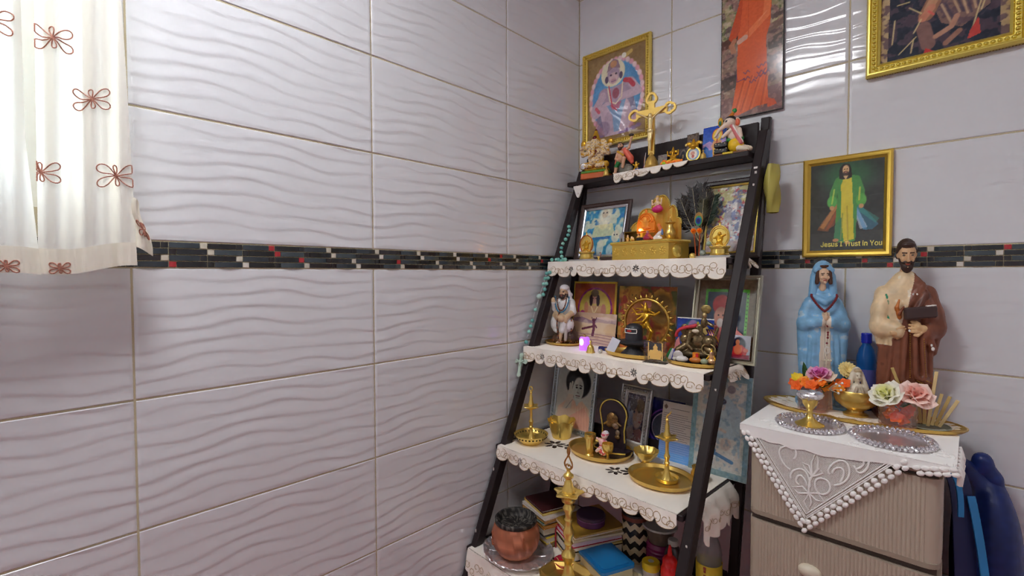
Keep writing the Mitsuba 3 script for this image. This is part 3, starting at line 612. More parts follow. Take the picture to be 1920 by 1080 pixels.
# ------------------------------------------------------------------ plastic drawer cabinet on the right
CZ = H0 - .447
TAUPE = mat((178, 163, 146), .42); TAUPE_D = mat((150, 136, 120), .5)
cab = thing('drawer_cabinet', 'taupe ribbed plastic drawer cabinet under the white lace cloth', 'cabinet')
def rounded_plan(x0, x1, y0, y1, r, ribs=False):
    p = sbox(x0 + r, y0 + r, x1 - r, y1 - r).buffer(r, 8)
    if not ribs: return p
    q = []
    n = int((x1 - x0 - 2 * r) / .0082)
    for i in range(n):
        for t in np.linspace(0, 1, 7)[:-1]: q.append((x0 + r + (i + t) * (x1 - x0 - 2 * r) / n, y0 - .0022 * abs(math.sin(PI * t)) ** .6))
    return unary_union([p, Polygon([*q, (x1 - r, y0 + .004), (x0 + r, y0 + .004)]).buffer(0)])
add(cab, 'body', box(.396, .385, CZ - .03, (1.11, -.225, (CZ - .03) / 2)), mat((74, 62, 54), .6))
add(cab, 'top', mv(ext(rounded_plan(.905, 1.315, -.432, -.02, .03), .03), 0, 0, CZ - .03), TAUPE, 30)
z1 = CZ - .035
for i in range(4):
    z0 = z1 - .214
    d = add(cab, 'drawer', mv(ext(rounded_plan(.905, 1.315, -.43, -.30, .028, True), z1 - z0 - .018), 0, 0, z0 + .012), TAUPE, 25)
    add(d, 'lip', mv(ext(rounded_plan(.9055, 1.3145, -.4335, -.31, .028), .012), 0, 0, z0), TAUPE_D, 30)
    if i: add(d, 'handle', ell((1.06, -.434, z1 - .095), (.027, .016, .018), 3), mat((216, 206, 184), .4), True)
    z1 = z0 - .012
# ------------------------------------------------------------------ lace tablecloth
lace = thing('lace_tablecloth', 'white lace tablecloth with pompom fringe hanging in a point over the drawers', 'tablecloth')
YF = -.4415
top = Polygon([(.884, -.4425), (1.338, -.4425), (1.338, -.16), (1.26, -.02), (.93, -.02), (.884, -.14)])
add(lace, 'sheet', mv(ext(top, .0016), 0, 0, CZ + .0004), LACE, 20)
Lc, Tc, Rc = (.9125, -.4475), (1.0512, -.6498), (1.2345, -.4475)
tri = Polygon([Lc, Tc, Rc])
def plane(pts, r, flat=.55, n=6):
    m = tube([(x, 0, z) for x, z in pts], r, n); v = np.array(m.vertices); v[:, 1] = v[:, 1] * flat + YF; v[:, 2] += H0; m.vertices = v; return m
def smooth_line(pts, n=8):
    p = np.array(pts); t = np.arange(len(p)); from scipy.interpolate import CubicSpline
    tt = np.linspace(0, len(p) - 1, n * (len(p) - 1) + 1); return CubicSpline(t, p)(tt)
net = []
for ang, pitch in ((62, .0027), (-14, .0034)):
    dx, dz = math.cos(math.radians(ang)), math.sin(math.radians(ang))
    for i in range(-160, 160):
        o = np.array([1.06, -.53]) + np.array([-dz, dx]) * pitch * i
        g = LineString([o - .4 * np.array([dx, dz]), o + .4 * np.array([dx, dz])]).intersection(tri)
        if g.length > .003:
            (xa, za), (xb, zb) = g.coords[0], g.coords[-1]; w = np.array([-dz, dx]) * .00062
            net.append(([(xa + w[0], YF + .002, H0 + za + w[1]), (xa - w[0], YF + .002, H0 + za - w[1]), (xb - w[0], YF + .002, H0 + zb - w[1]), (xb + w[0], YF + .002, H0 + zb + w[1])]))
V = np.array(net).reshape(-1, 3); q = np.arange(len(V)).reshape(-1, 4)
add(lace, 'net', trimesh.Trimesh(V, np.vstack([q[:, [0, 1, 2]], q[:, [0, 2, 3]]]), process=False), THREAD_LACE, False, kind='stuff')
dn = [(.884, -.447), (.884, -.462), (.902, -.4715), (.92, -.477), (.9384, -.4757), (.962, -.482), (.9881, -.4793), (1.015, -.487), (1.0443, -.4811), (1.085, -.487), (1.1288, -.4815), (1.165, -.478), (1.2019, -.4714), (1.235, -.470), (1.27, -.466), (1.31, -.463), (1.338, -.458), (1.338, -.447)]
m = ext(Polygon(dn), .0014, 'y'); m.apply_translation((0, YF - .0012, H0)); add(lace, 'solid_band', m, LACE, False)
for nm, pts in (('s1', [(1.0193, -.5109), (1.0262, -.4984), (1.0189, -.4817), (.9977, -.4843), (.9859, -.5009), (.9935, -.526), (1.0127, -.5422)]), ('s2', [(1.0154, -.5656), (1.0152, -.5522), (1.0267, -.5382), (1.0451, -.5356), (1.0567, -.5559), (1.0581, -.5764)]),
    ('s2b', [(1.0342, -.5759), (1.0271, -.5647), (1.0361, -.5514), (1.0477, -.5612), (1.0501, -.5736)]), ('s3', [(1.1023, -.5294), (1.103, -.5088), (1.1227, -.4882), (1.1393, -.4936), (1.1427, -.5176), (1.1318, -.5409), (1.1111, -.5548)]),
    ('s3b', [(1.1086, -.5251), (1.1147, -.5106), (1.1272, -.5071), (1.1315, -.5209), (1.1236, -.5434)]), ('s4', [(1.135, -.4823), (1.1489, -.4612), (1.165, -.4668), (1.1712, -.4823), (1.1615, -.4973), (1.1524, -.4925)]), ('s4b', [(1.1709, -.4677), (1.181, -.4821), (1.1696, -.5049), (1.1556, -.499)]),
    ('c5', [(1.0701, -.5623), (1.0809, -.546), (1.0983, -.5485), (1.1028, -.5676), (1.0923, -.5838), (1.0771, -.5835), (1.0701, -.5623)]), ('st', [(1.0632, -.5461), (1.0568, -.5689), (1.0572, -.5925)])):
    add(lace, 'scroll', plane(smooth_line(pts), .0024), LACE, True)
for pts in ([(1.0632, -.5461), (1.0616, -.51), (1.0712, -.4814), (1.0769, -.5006), (1.074, -.5273), (1.0632, -.5461)], [(1.0632, -.5461), (1.0561, -.5193), (1.0402, -.5159), (1.0472, -.5297), (1.0632, -.5461)], [(1.0632, -.5461), (1.0783, -.5209), (1.0872, -.5313), (1.0742, -.5402), (1.0632, -.5461)],
            [(1.0572, -.5925), (1.0411, -.5791), (1.0181, -.5889), (1.0322, -.6005), (1.0572, -.5925)], [(1.0572, -.5925), (1.0462, -.6171), (1.0556, -.6377), (1.0631, -.6141), (1.0572, -.5925)], [(1.0572, -.5925), (1.0771, -.5861), (1.0926, -.6043), (1.073, -.6056), (1.0572, -.5925)]):
    add(lace, 'petal', plane(pts, .0021), LACE, True)
for o in (0, .0048, .0085):
    g = np.array(tri.buffer(-.001 + o, join_style=2).exterior.coords)
    for a, b in ((Lc, Tc), (Tc, Rc)):
        d = np.array(b) - a; d /= np.linalg.norm(d); nrm = np.array([d[1], -d[0]]) * (1 if a == Lc else 1)
        nrm = nrm if (np.array(tri.centroid.coords[0]) - a) @ nrm < 0 else -nrm
        ext_ = d * o * .8; pa, pb = np.array(a) + nrm * o - (ext_ if a == Tc else 0), np.array(b) + nrm * o + (ext_ if a == Lc else 0)
        add(lace, 'border_cord', plane([pa, pb], .0014), LACE, True)
pom = ell((0, 0, 0), (.0078, .0052, .0058), 2)
def poms(a, b, nrm, n, ph, back):
    a, b = np.array(a), np.array(b); d = (b - a) / np.linalg.norm(b - a); ln = []
    for i in range(n):
        p = a + (b - a) * (i + ph) / n
        add(lace, 'pompom', pom, LACE, True, M=T().translate([p[0], YF - .002, H0 + p[1]]).rotate([0, 1, 0], -math.degrees(math.atan2(d[1], d[0]))))
        ln += [plane([p - nrm * back, p], .0008, 1, 4), plane([p - nrm * back + d * .005, p], .0006, 1, 4)]
    return ln
strings = []
def unit(v): v = np.array(v, float); return v / np.linalg.norm(v)
dL, dR = unit(np.array(Tc) - Lc), unit(np.array(Rc) - Tc); nL, nR = np.array([dL[1], -dL[0]]), np.array([dR[1], -dR[0]])
for off, ph, nl, nr_ in ((.0165, .5, 15, 15), (.0275, 0., 16, 17)):
    A, B = np.array(Lc) + nL * off, np.array(Tc) + nR * off                      # the two rows meet below the point
    t_ = np.linalg.solve(np.stack([dL, -dR], 1), B - A); tip = A + dL * t_[0]; la = A + dL * (.004 + .004 * (off > .02)); rb = np.array(Rc) + nR * off + dR * .012
    strings += poms(la, tip, nL, nl, ph, off - .004) + poms(tip, rb, nR, nr_, ph, off - .004)
dn2 = np.array([0, -1.0])
strings += poms((1.262, -.466), (1.340, -.450), dn2, 5, .5, .012) + poms((1.270, -.477), (1.344, -.460), dn2, 5, .5, .016)
add(lace, 'fringe_threads', cat(strings), THREAD_LACE, True, kind='stuff')
r_ = np.random.default_rng(4); em = []
for i in range(26):
    sw = swirl(r_.uniform(.90, 1.32), r_.uniform(-.435, -.26), r_.uniform(.012, .026), 1.4, r_.uniform(0, 6), r_.choice([-1, 1])); em.append(tube(np.stack([np.clip(sw[:, 0], .888, 1.334), np.clip(sw[:, 1], -.4405, -.03), np.full(len(sw), CZ + .0022)], 1), .0016, 5))
add(lace, 'embroidery', cat(em), LACE, True, kind='stuff')
hang_r = []
for i in range(7): hang_r.append(tube([(1.338, -.43 + .028 * i, CZ), (1.344 + .002 * (i % 2), -.43 + .028 * i, CZ - .02), (1.343, -.425 + .028 * i, CZ - .042 - .006 * (i % 3))], .006, 6))
add(lace, 'side_fringe', cat(hang_r), LACE, True)
# ------------------------------------------------------------------ tray, doily and what stands on it
TZ = CZ + .0025
tray = lathe([(0, .0), (.9, 0), (.97, .003), (1.0, .010), (1.0, .0125), (.985, .0125), (.955, .006), (.9, .0028), (0, .0028)], 60)
tray.apply_transform(np.diag([.25, .112, 1, 1])); single('brass_tray', 'long oval brass tray under the white doily on the lace cloth', 'tray', tray, BRASS_OLD, T().translate([1.106, -.1275, TZ]), 30)
def leafy(rx, ry, n, depth):
    p = []
    for i in range(n * 10):
        a = 2 * PI * i / (n * 10); u = (i % 10) / 10; k = 1 - depth * (1 - abs(math.sin(PI * u)) ** .5) + .02 * math.sin(a * n * 3)
        p.append((rx * k * math.cos(a), ry * k * math.sin(a)))
    return Polygon(p).buffer(0)
dp = leafy(.232, .097, 26, .13)
for i in range(26):
    a = 2 * PI * (i + .5) / 26
    dp = dp.difference(affinity.translate(affinity.rotate(affinity.scale(Point(0, 0).buffer(1, 6), .014, .0034), math.degrees(math.atan2(.097 * math.sin(a), .232 * math.cos(a))), origin=(0, 0)), .19 * math.cos(a), .078 * math.sin(a)))
dm = ext(dp, .0012).subdivide_to_size(.02, max_iter=8); v = np.array(dm.vertices); rr = np.hypot(v[:, 0] / .232, v[:, 1] / .097); v[:, 2] += .0035 + .008 * np.clip((rr - .72) / .28, 0, 1) ** 2 + .0008 * np.sin(v[:, 0] * 90); dm.vertices = v
single('doily', 'cream leaf-edged doily lying on the long brass tray', 'doily', dm, mat((238, 232, 216), .85), T().translate([1.106, -.1275, TZ]), False)
BZ = TZ + .0062
def tumbler(x, y, r, h, label):
    t = thing('cut_glass_tumbler', label, 'glass', T().translate([x, y, BZ]))
    nz, na = 40, 72; P = []
    for z in np.linspace(0, h, nz):
        for k in range(na):
            a = 2 * PI * k / na; g = abs(math.sin(9 * a + z * 130)) * abs(math.sin(9 * a - z * 130)) if .006 < z < h * .86 else 1
            R = r * (.94 + .06 * z / h) - .0026 * (1 - g); P.append((R * math.cos(a), R * math.sin(a), z))
    for z in (h, .008):
        for k in range(na): a = 2 * PI * k / na; R = (r - .0042) * (.94 + .06 * z / h); P.append((R * math.cos(a), R * math.sin(a), z))
    nr = nz + 2; f = []
    for i in range(nr - 1):
        for k in range(na): a0, a1, b0, b1 = i * na + k, i * na + (k + 1) % na, (i + 1) * na + k, (i + 1) * na + (k + 1) % na; f += [[a0, a1, b1], [a0, b1, b0]]
    P += [(0, 0, 0), (0, 0, .008)]; c0, c1 = len(P) - 2, len(P) - 1
    for k in range(na): f += [[c0, (k + 1) % na, k], [c1, (nr - 1) * na + k, (nr - 1) * na + (k + 1) % na]]
    add(t, 'wall', trimesh.Trimesh(P, f, process=False), 'glass_pink', False)
    return t
scene['glass_pink'] = {'type': 'thindielectric', 'int_ior': 1.6, 'specular_transmittance': rgb((250, 236, 232))}
ORANGE = [mat(c, .6) for c in ((250, 134, 36), (252, 166, 52), (242, 108, 34))]; YELLOW = mat((240, 214, 50), .6); GREEN = mat((48, 92, 42), .6)
def petal_mesh(l, w, curl, cup):
    def fn(u, v):
        a = (u - .5) * 2; ww = w * np.sin(PI * np.clip(v * .86 + .10, 0, 1)) ** .7
        return a * ww, -cup * (a ** 2) * ww + curl * v ** 2 - .3 * curl * v, v * l + .05 * l * np.cos(3 * a)
    return sheet(fn, 7, 8)
def small_flower(r, n=6):
    return cat([mv(mv(petal_mesh(r, r * .52, .3 * r, .25), rx=-62 + 14 * (i % 2)), rz=360 * i / n + 20 * (i % 3)) for i in range(n)] + [ell((0, 0, .001), (r * .24, r * .24, r * .2), 1)])
FL = [small_flower(.017, 6), small_flower(.015, 5), small_flower(.019, 7)]
def rose(label, x, y, z, r, cols, lean, az, name='rose'):
    t = thing(name, label, 'flower', T().translate([x, y, z]).rotate([0, 0, 1], az).rotate([1, 0, 0], lean))
    rg = np.random.default_rng(int(r * 1e4)); ms = [mat(c, .6, sheen=.3) for c in cols]
    pm = petal_mesh(1, .62, -.34, .42)
    for ring, (n, tilt, sc, off) in enumerate(((3, 2, .70, .05), (5, 8, .80, .12), (6, 18, .90, .18), (6, 34, 1.0, .22), (5, 54, 1.05, .24))):
        for i in range(n):
            a = 360 * (i + .37 * ring) / n + rg.uniform(-10, 10); s = r * sc * rg.uniform(.92, 1.06)
            M = T().rotate([0, 0, 1], a).translate([0, -off * r, -.15 * r * (ring > 1)]).rotate([1, 0, 0], tilt + rg.uniform(-5, 5)).scale([s, s, s])
            add(t, 'petal', pm, ms[min(ring, len(ms) - 1)], True, M=M)
    for i in range(4): add(t, 'sepal', petal_mesh(1, .22, -.2, .2), GREEN, True, M=T().rotate([0, 0, 1], 90 * i).translate([0, 0, -.25 * r]).rotate([1, 0, 0], 80).scale([r * .7] * 3))
    add(t, 'stem', tube([(0, 0, -.2 * r), (0, 0, -.9 * r), (.002, .002, -1.5 * r)], .0026, 6), GREEN, True)
    return t
tumbler(1.007, -.172, .043, .072, 'cut-glass tumbler of orange flowers with a pink rose, left on the brass tray')
tumbler(1.214, -.196, .045, .078, 'cut-glass tumbler with a white and a pale pink rose, right on the brass tray')
rg = np.random.default_rng(3)
for i in range(24):
    a, q = 2 * PI * i * .382, .052 * math.sqrt((i + .5) / 24)
    x, y, z = 1.003 + q * math.cos(a) * 1.0, -.176 + q * math.sin(a), BZ + .080 + rg.uniform(-.008, .014)
    single('orange_flower', 'small orange flower crowded in the left tumbler under the pink rose', 'flower', FL[i % 3], ORANGE[i % 3], T().translate([x, y, z]).rotate([1, 0, 0], rg.uniform(25, 75)).rotate([0, 0, 1], rg.uniform(0, 360)), True, group='orange flowers in the left tumbler')
single('yellow_flower', 'bright yellow flower at the left edge of the left tumbler', 'flower', small_flower(.021, 8), YELLOW, T().translate([.968, -.19, BZ + .092]).rotate([0, 0, 1], 60).rotate([0, 1, 0], -30).rotate([1, 0, 0], 30), True)
for i in range(9):
    a = 2 * PI * i * .38; x, y = 1.214 + .027 * math.cos(a) * (.4 + .6 * (i % 2)), -.198 + .027 * math.sin(a) * (.4 + .6 * ((i + 1) % 2))
    single('orange_flower', 'orange flower inside the right tumbler under the two pale roses', 'flower', FL[i % 3], ORANGE[i % 3], T().translate([x, y, BZ + .018 + .0062 * i]).rotate([1, 0, 0], 60).rotate([0, 0, 1], 70 * i), True, group='orange flowers in the right tumbler')
rose('pink rose with pale outer petals above the orange flowers', 1.024, -.168, BZ + .104, .036, [(214, 104, 178), (222, 128, 186), (226, 150, 190), (228, 176, 190), (226, 206, 180)], 16, -20)
rose('white rose with a yellowish centre leaning over the right tumbler', 1.192, -.222, BZ + .086, .037, [(226, 226, 150), (232, 232, 178), (238, 236, 206), (240, 238, 222)], 42, -30)
rose('pale pink rose leaning right over the right tumbler', 1.250, -.208, BZ + .092, .038, [(226, 160, 146), (238, 186, 172), (244, 206, 192), (246, 218, 206)], 34, 40)
lf = petal_mesh(.05, .011, -.012, .3)
for i, (x, y, z, rx, rz) in enumerate(((.985, -.16, .09, 20, 60), (1.035, -.20, .078, 70, -30), (1.23, -.16, .07, 40, 10), (1.225, -.235, .062, 60, -50))):
    single('leaf', 'dark green leaf beside the pink rose' if i < 2 else 'green leaf between the two pale roses', 'leaf', lf, GREEN, T().translate([x, y, BZ + z]).rotate([0, 0, 1], rz).rotate([1, 0, 0], -rx), True, group='leaves in the left tumbler' if i < 2 else 'leaves in the right tumbler')
bud = ell((0, 0, 0), .0036, 1)
t = thing('white_sprig', 'sprig of tiny white buds between the left tumbler and the brass bowl', 'sprig', T().translate([1.05, -.19, BZ + .075]))
for i, (x, y, z) in enumerate(((.03, -.01, .015), (.034, -.012, .004), (.028, -.012, -.006), (.036, -.008, .024), (.022, -.012, .02))):
    add(t, 'stalk', tube([(0, 0, 0), (x * .6, y * .5, z * .7), (x, y, z)], .0008, 4), mat((206, 200, 170), .7), True); add(t, 'bud', bud, WHITE, True, M=T().translate([x, y, z]))
bowl_p = [(0, 0), (.037, 0), (.038, .004), (.026, .010), (.024, .016), (.040, .024), (.060, .038), (.0665, .054), (.064, .070), (.060, .076), (.058, .076), (.061, .068), (.0635, .054), (.057, .041), (.036, .028), (0, .025)]
single('brass_bowl', 'footed brass bowl holding the small white bust', 'bowl', lathe([(a * .83, b) for a, b in bowl_p], 40), BRASS_OLD, T().translate([1.112, -.148, BZ]), 40)
for i, (x, y, z) in enumerate(((1.066, -.165, .08), (1.078, -.185, .078), (1.088, -.162, .09), (1.075, -.150, .088))):
    single('orange_flower', 'orange flower at the left rim of the brass bowl', 'flower', FL[i % 3], ORANGE[i % 3], T().translate([x, y, BZ + z]).rotate([1, 0, 0], 55).rotate([0, 0, 1], 80 * i), True, group='orange flowers in the brass bowl')
cf = thing('cream_flower', 'cream frilled flower behind the small white bust', 'flower', T().translate([1.088, -.128, BZ + .128]).rotate([0, 0, 1], 32).rotate([1, 0, 0], 62))
for ring, (n, r_, tl) in enumerate(((18, .026, 80), (16, .023, 62), (12, .017, 40))):
    for i in range(n): add(cf, 'petal', petal_mesh(1, .42, -.15, .2), mat((232, 212, 140), .6), True, M=T().rotate([0, 0, 1], 360 * (i + .5 * ring) / n).rotate([1, 0, 0], tl).scale([r_] * 3))
add(cf, 'stem', tube([(0, 0, 0), (0, -.02, -.03), (0, -.04, -.08)], .003, 6), GREEN, True)
gb = thing('brass_goblet', 'small brass goblet with a foil-wrapped rim standing in the left crystal dish', 'goblet', T().translate([1.034, -.338, CZ + .0062]))
add(gb, 'cup', lathe([(0, 0), (.034, 0), (.036, .003), (.022, .010), (.010, .020), (.0065, .034), (.009, .046), (.018, .060), (.021, .078), (.019, .080), (.016, .066), (0, .056)], 28), BRASS, 40)
fr = lathe([(.019, .072), (.030, .079), (.0335, .086), (.030, .091), (.018, .088), (.014, .082)], 40); v = np.array(fr.vertices); v += (meshkit.noise(v * 260) - .5)[:, None] * .006; fr.vertices = v; add(gb, 'foil_rim', fr, FOIL, False, label='crumpled silver foil rim')
def crystal(x, y, r, label):
    t = thing('crystal_dish', label, 'dish', T().translate([x, y, CZ + .0022])); rg = np.random.default_rng(int(x * 100))
    add(t, 'plate', lathe([(0, 0), (.92 * r, 0), (.94 * r, .004), (.9 * r, .0055), (.2 * r, .004), (0, .0042)], 40), mat((206, 200, 204), .2, .7), 30)
    ms = []
    for ring, (q, z, n) in enumerate(((.90, .008, 44), (.965, .0125, 48), (1.0, .0075, 48))):
        for k in range(n):
            a = 2 * PI * (k + .5 * ring) / n; e = ell((0, 0, 0), (.0058, .0046, .0052), 0 if k % 3 else 1); ms.append(mv(e, q * r * math.cos(a), q * r * math.sin(a), z, rz=math.degrees(a) + rg.uniform(-40, 40), rx=rg.uniform(-30, 30)))
    add(t, 'faceted_rim', cat(ms), mat((236, 234, 238), .1, .9), False, kind='stuff')
crystal(1.034, -.338, .080, 'round crystal-edged silver dish under the brass goblet'); crystal(1.214, -.333, .086, 'empty round crystal-edged silver dish in front of the right tumbler')
bt = thing('water_bottle', 'blue plastic water bottle between the two big statues', 'bottle', T().translate([1.122, -.043, BZ - .001]).scale([.84, .84, 1.03]))
scene['blue_plastic'] = {'type': 'principled', 'base_color': rgb((40, 110, 190)), 'roughness': .12, 'spec_trans': .45, 'eta': 1.35}
add(bt, 'body', lathe([(0, 0), (.026, 0), (.030, .006), (.030, .125), (.028, .135), (.030, .142), (.029, .16), (.022, .182), (.0135, .194), (.0135, .202), (0, .202)], 32), 'blue_plastic', 40)
add(bt, 'cap', lathe([(0, .200), (.0165, .200), (.0168, .226), (.015, .229), (0, .229)], 24), mat((24, 40, 170), .35), 30); add(bt, 'label', lathe([(.0303, .07), (.0306, .07), (.0306, .122), (.0303, .122)], 32), mat((92, 96, 170), .5), 30)
st = thing('wood_bundle', 'fan of pale split wooden sticks before the brown robed statue', 'sticks', T().translate([1.268, -.165, BZ]))
for i in range(9): add(st, 'stick', box(.0075, .0035, .09 + .07 * (i % 4 == 1), (0, 0, .05 + .03 * (i % 4 == 1)), .0006), mat([(206, 182, 122), (188, 162, 100), (218, 196, 140)][i % 3], .7), 20, M=T().translate([-.028 + .007 * i, .004 * (i % 2), .006]).rotate([0, 1, 0], -24 + 6 * i).rotate([1, 0, 0], 6 * (i % 3)))
dsh = lathe([(0, 0), (.04, 0), (.052, .010), (.05, .012), (.036, .004), (0, .004)], 30); single('stone_dish', 'flat grey green dish under the wooden sticks', 'dish', dsh, mat((128, 132, 112), .5), T().translate([1.272, -.155, BZ - .003]))
# ------------------------------------------------------------------ backpack hanging beside the cabinet
bp = thing('backpack', 'navy blue backpack with a light blue strap hanging right of the drawer cabinet', 'backpack', T().translate([0, 0, H0]))
def navy(V, C):
    n = meshkit.fbm(V * 60, 3)[:, None]; return C * (.8 + .4 * n)
N1, N2, N3 = (22, 40, 98), (20, 26, 62), (26, 82, 150)
put_figure(bp, 'bag', [('e', (1.405, -.105, -.80), (.062, .085, .23), N1), ('e', (1.392, -.075, -.60), (.030, .035, .075), N1), ('e', (1.345, -.13, -.76), (.022, .10, .20), N2), ('e', (1.42, -.12, -.98), (.06, .10, .2), N3), ('c', (1.345, -.12, -.53), (1.375, -.09, -.58), .018, .025, N1)], h=.005, k=.03, paint=navy)
put_figure(bp, 'handle_loop', [('c', (1.365, -.105, -.56), (1.383, -.10, -.515), .016, .018, N1), ('c', (1.383, -.10, -.515), (1.402, -.095, -.56), .018, .02, N1), ('c', (1.402, -.095, -.56), (1.41, -.09, -.62), .02, .025, N1)], h=.004, k=.012, paint=navy)
def ribbon(pts, w, th=.004):
    p = smooth_line(pts); d = np.gradient(p, axis=0); d /= np.linalg.norm(d, axis=1, keepdims=True); n = np.cross(d, [0.45, -.85, .1]); n /= np.linalg.norm(n, axis=1, keepdims=True); o = np.cross(n, d)
    a, b = p + n * w / 2, p - n * w / 2; V = np.vstack([a + o * th / 2, b + o * th / 2, b - o * th / 2, a - o * th / 2]); N = len(p); f = []
    for i in range(N - 1):
        for k in range(4): k2 = (k + 1) % 4; f += [[k * N + i, k2 * N + i, k2 * N + i + 1], [k * N + i, k2 * N + i + 1, k * N + i + 1]]
    m = trimesh.Trimesh(V, f, process=False); m.fix_normals(); return m
add(bp, 'strap', ribbon([(1.330, -.215, -.53), (1.345, -.225, -.58), (1.352, -.235, -.68), (1.358, -.24, -.80), (1.38, -.235, -.95)], .045), mat((24, 36, 84), .5), 30)
add(bp, 'strap', ribbon([(1.362, -.225, -.575), (1.374, -.235, -.64), (1.388, -.24, -.74), (1.400, -.24, -.86), (1.408, -.235, -1.0)], .017), mat((46, 140, 206), .5), 30, label='light blue webbing strap')
add(bp, 'trim', ribbon([(1.322, -.26, -.51), (1.334, -.262, -.525), (1.342, -.262, -.56), (1.345, -.262, -.62)], .012), mat((46, 140, 206), .5), 30)
add(bp, 'pocket', box(.006, .17, .3, (1.372, -.16, -1.0), .002), mat((30, 90, 160), .6), 30)
# ------------------------------------------------------------------ the two large painted statues
def robe_fn(levels, ripple, twist=0.0, base=(0, 0)):
    """A standing robe: elliptical cross-sections (z, half width, half depth, x, y) with vertical folds."""
    L = np.array(levels, float)
    def f(P):
        z = P[..., 2]; a, b, cx, cy = (np.interp(z, L[:, 0], L[:, k]) for k in (1, 2, 3, 4))
        x, y = P[..., 0] - cx, P[..., 1] - cy; th = np.arctan2(y / b, x / a)
        fold = ripple(th, z); r = np.hypot(x / a, y / b); d = (r - 1 - fold) * np.minimum(a, b) * .9
        return np.maximum(d, np.maximum(L[0, 0] - z, z - L[-1, 0]))
    m = L[:, 1].max() * 1.12; n = L[:, 2].max() * 1.2
    return f, (-m, -n, L[0, 0]), (m, n, L[-1, 0])
SKIN = (216, 178, 140)
def face(c, r, skin=SKIN, brow=(90, 60, 44), turn=0.0, beard=None, eye=(70, 60, 56), lips=(186, 104, 92), hair=None, nod=0.0):
    """A head with eyes, nose, mouth and ears, r = half its width, looking along -y turned by turn degrees."""
    cx, cy, cz = c; q = math.radians(turn); ca, sa = math.cos(q), math.sin(q)
    cn, sn = math.cos(math.radians(nod)), math.sin(math.radians(nod))
    def at(x, y, z):
        y, z = y * cn - z * sn, y * sn + z * cn
        return (cx + (x * ca - y * sa) * r, cy + (x * sa + y * ca) * r, cz + z * r)
    P = [('e', at(0, 0, .12), (r * .96, r * 1.0, r * 1.15), skin), ('e', at(0, -.12, -.45), (r * .74, r * .8, r * .85), skin), ('c', at(0, .1, -1.0), at(0, .2, -1.9), r * .52, r * .58, skin),
         ('c', at(0, -1.0, .22), at(0, -1.18, -.22), r * .10, r * .16, skin), ('e', at(.15, -1.1, -.26), (r * .1, r * .1, r * .08), skin), ('e', at(-.15, -1.1, -.26), (r * .1, r * .1, r * .08), skin),
         ('e', at(0, -.93, -.60), (r * .26, r * .12, r * .075), lips), ('e', at(0, -.86, -.95), (r * .26, r * .18, r * .18), skin)]
    for s in (-1, 1):
        P += [('e', at(.40 * s, -.86, .17), (r * .17, r * .10, r * .085), eye), ('c', at(.2 * s, -.94, .38), at(.62 * s, -.78, .36), r * .055, r * .04, brow), ('e', at(.96 * s, .1, 0), (r * .12, r * .22, r * .28), skin), ('e', at(.45 * s, -.72, -.25), (r * .3, r * .22, r * .25), skin)]
    if beard is not None:
        P += [('e', at(0, -.62, -1.0), (r * .62, r * .42, r * .55), beard), ('c', at(-.7, -.35, -.35), at(-.35, -.65, -1.0), r * .22, r * .3, beard), ('c', at(.7, -.35, -.35), at(.35, -.65, -1.0), r * .22, r * .3, beard), ('c', at(-.42, -.86, -.52), at(0, -.98, -.42), r * .13, r * .13, beard), ('c', at(.42, -.86, -.52), at(0, -.98, -.42), r * .13, r * .13, beard), ('e', at(0, -.98, -.63), (r * .22, r * .1, r * .07), lips)]
    if hair is not None:
        P += [('e', at(0, .28, .42), (r * 1.08, r * 1.0, r * 1.0), hair), ('e', at(0, -.52, 1.0), (r * .75, r * .42, r * .28), hair), ('c', at(-.95, .1, .4), at(-.92, .2, -.3), r * .22, r * .18, hair), ('c', at(.95, .1, .4), at(.92, .2, -.3), r * .22, r * .18, hair)]
    return P
def hand(w, d, up, L, skin=SKIN, curl=.5, side=1, n=4):
    """Palm, four fingers of unequal length and a thumb; w = wrist, d = direction of the fingers, up = back of the hand."""
    d, up = np.array(d, float), np.array(up, float); d /= np.linalg.norm(d); up -= d * (up @ d); up /= np.linalg.norm(up); s = np.cross(d, up) * side; w = np.array(w, float)
    p = lambda a, b, c: tuple(w + L * (a * d + b * s + c * up))
    P = [('c', p(0, 0, 0), p(.42, 0, 0), L * .17, L * .2, skin)]
    for i, (o, l) in enumerate(zip((-.27, -.09, .09, .27), (.42, .5, .47, .36))):
        P += [('c', p(.32, o * .8, 0), p(.52, o, 0), L * .10, L * .085, skin), ('c', p(.52, o, 0), p(.52 + l * .5, o, -curl * .14), L * .082, L * .074, skin), ('c', p(.52 + l * .5, o, -curl * .14), p(.52 + l * (1 - .3 * curl), o, -curl * .5 * l - .05 * curl), L * .072, L * .06, skin)]
    P += [('c', p(.12, -.2, 0), p(.36, -.42, -.08 * curl), L * .10, L * .085, skin), ('c', p(.36, -.42, -.08 * curl), p(.58, -.44, -.2 * curl), L * .08, L * .065, skin)]
    return P
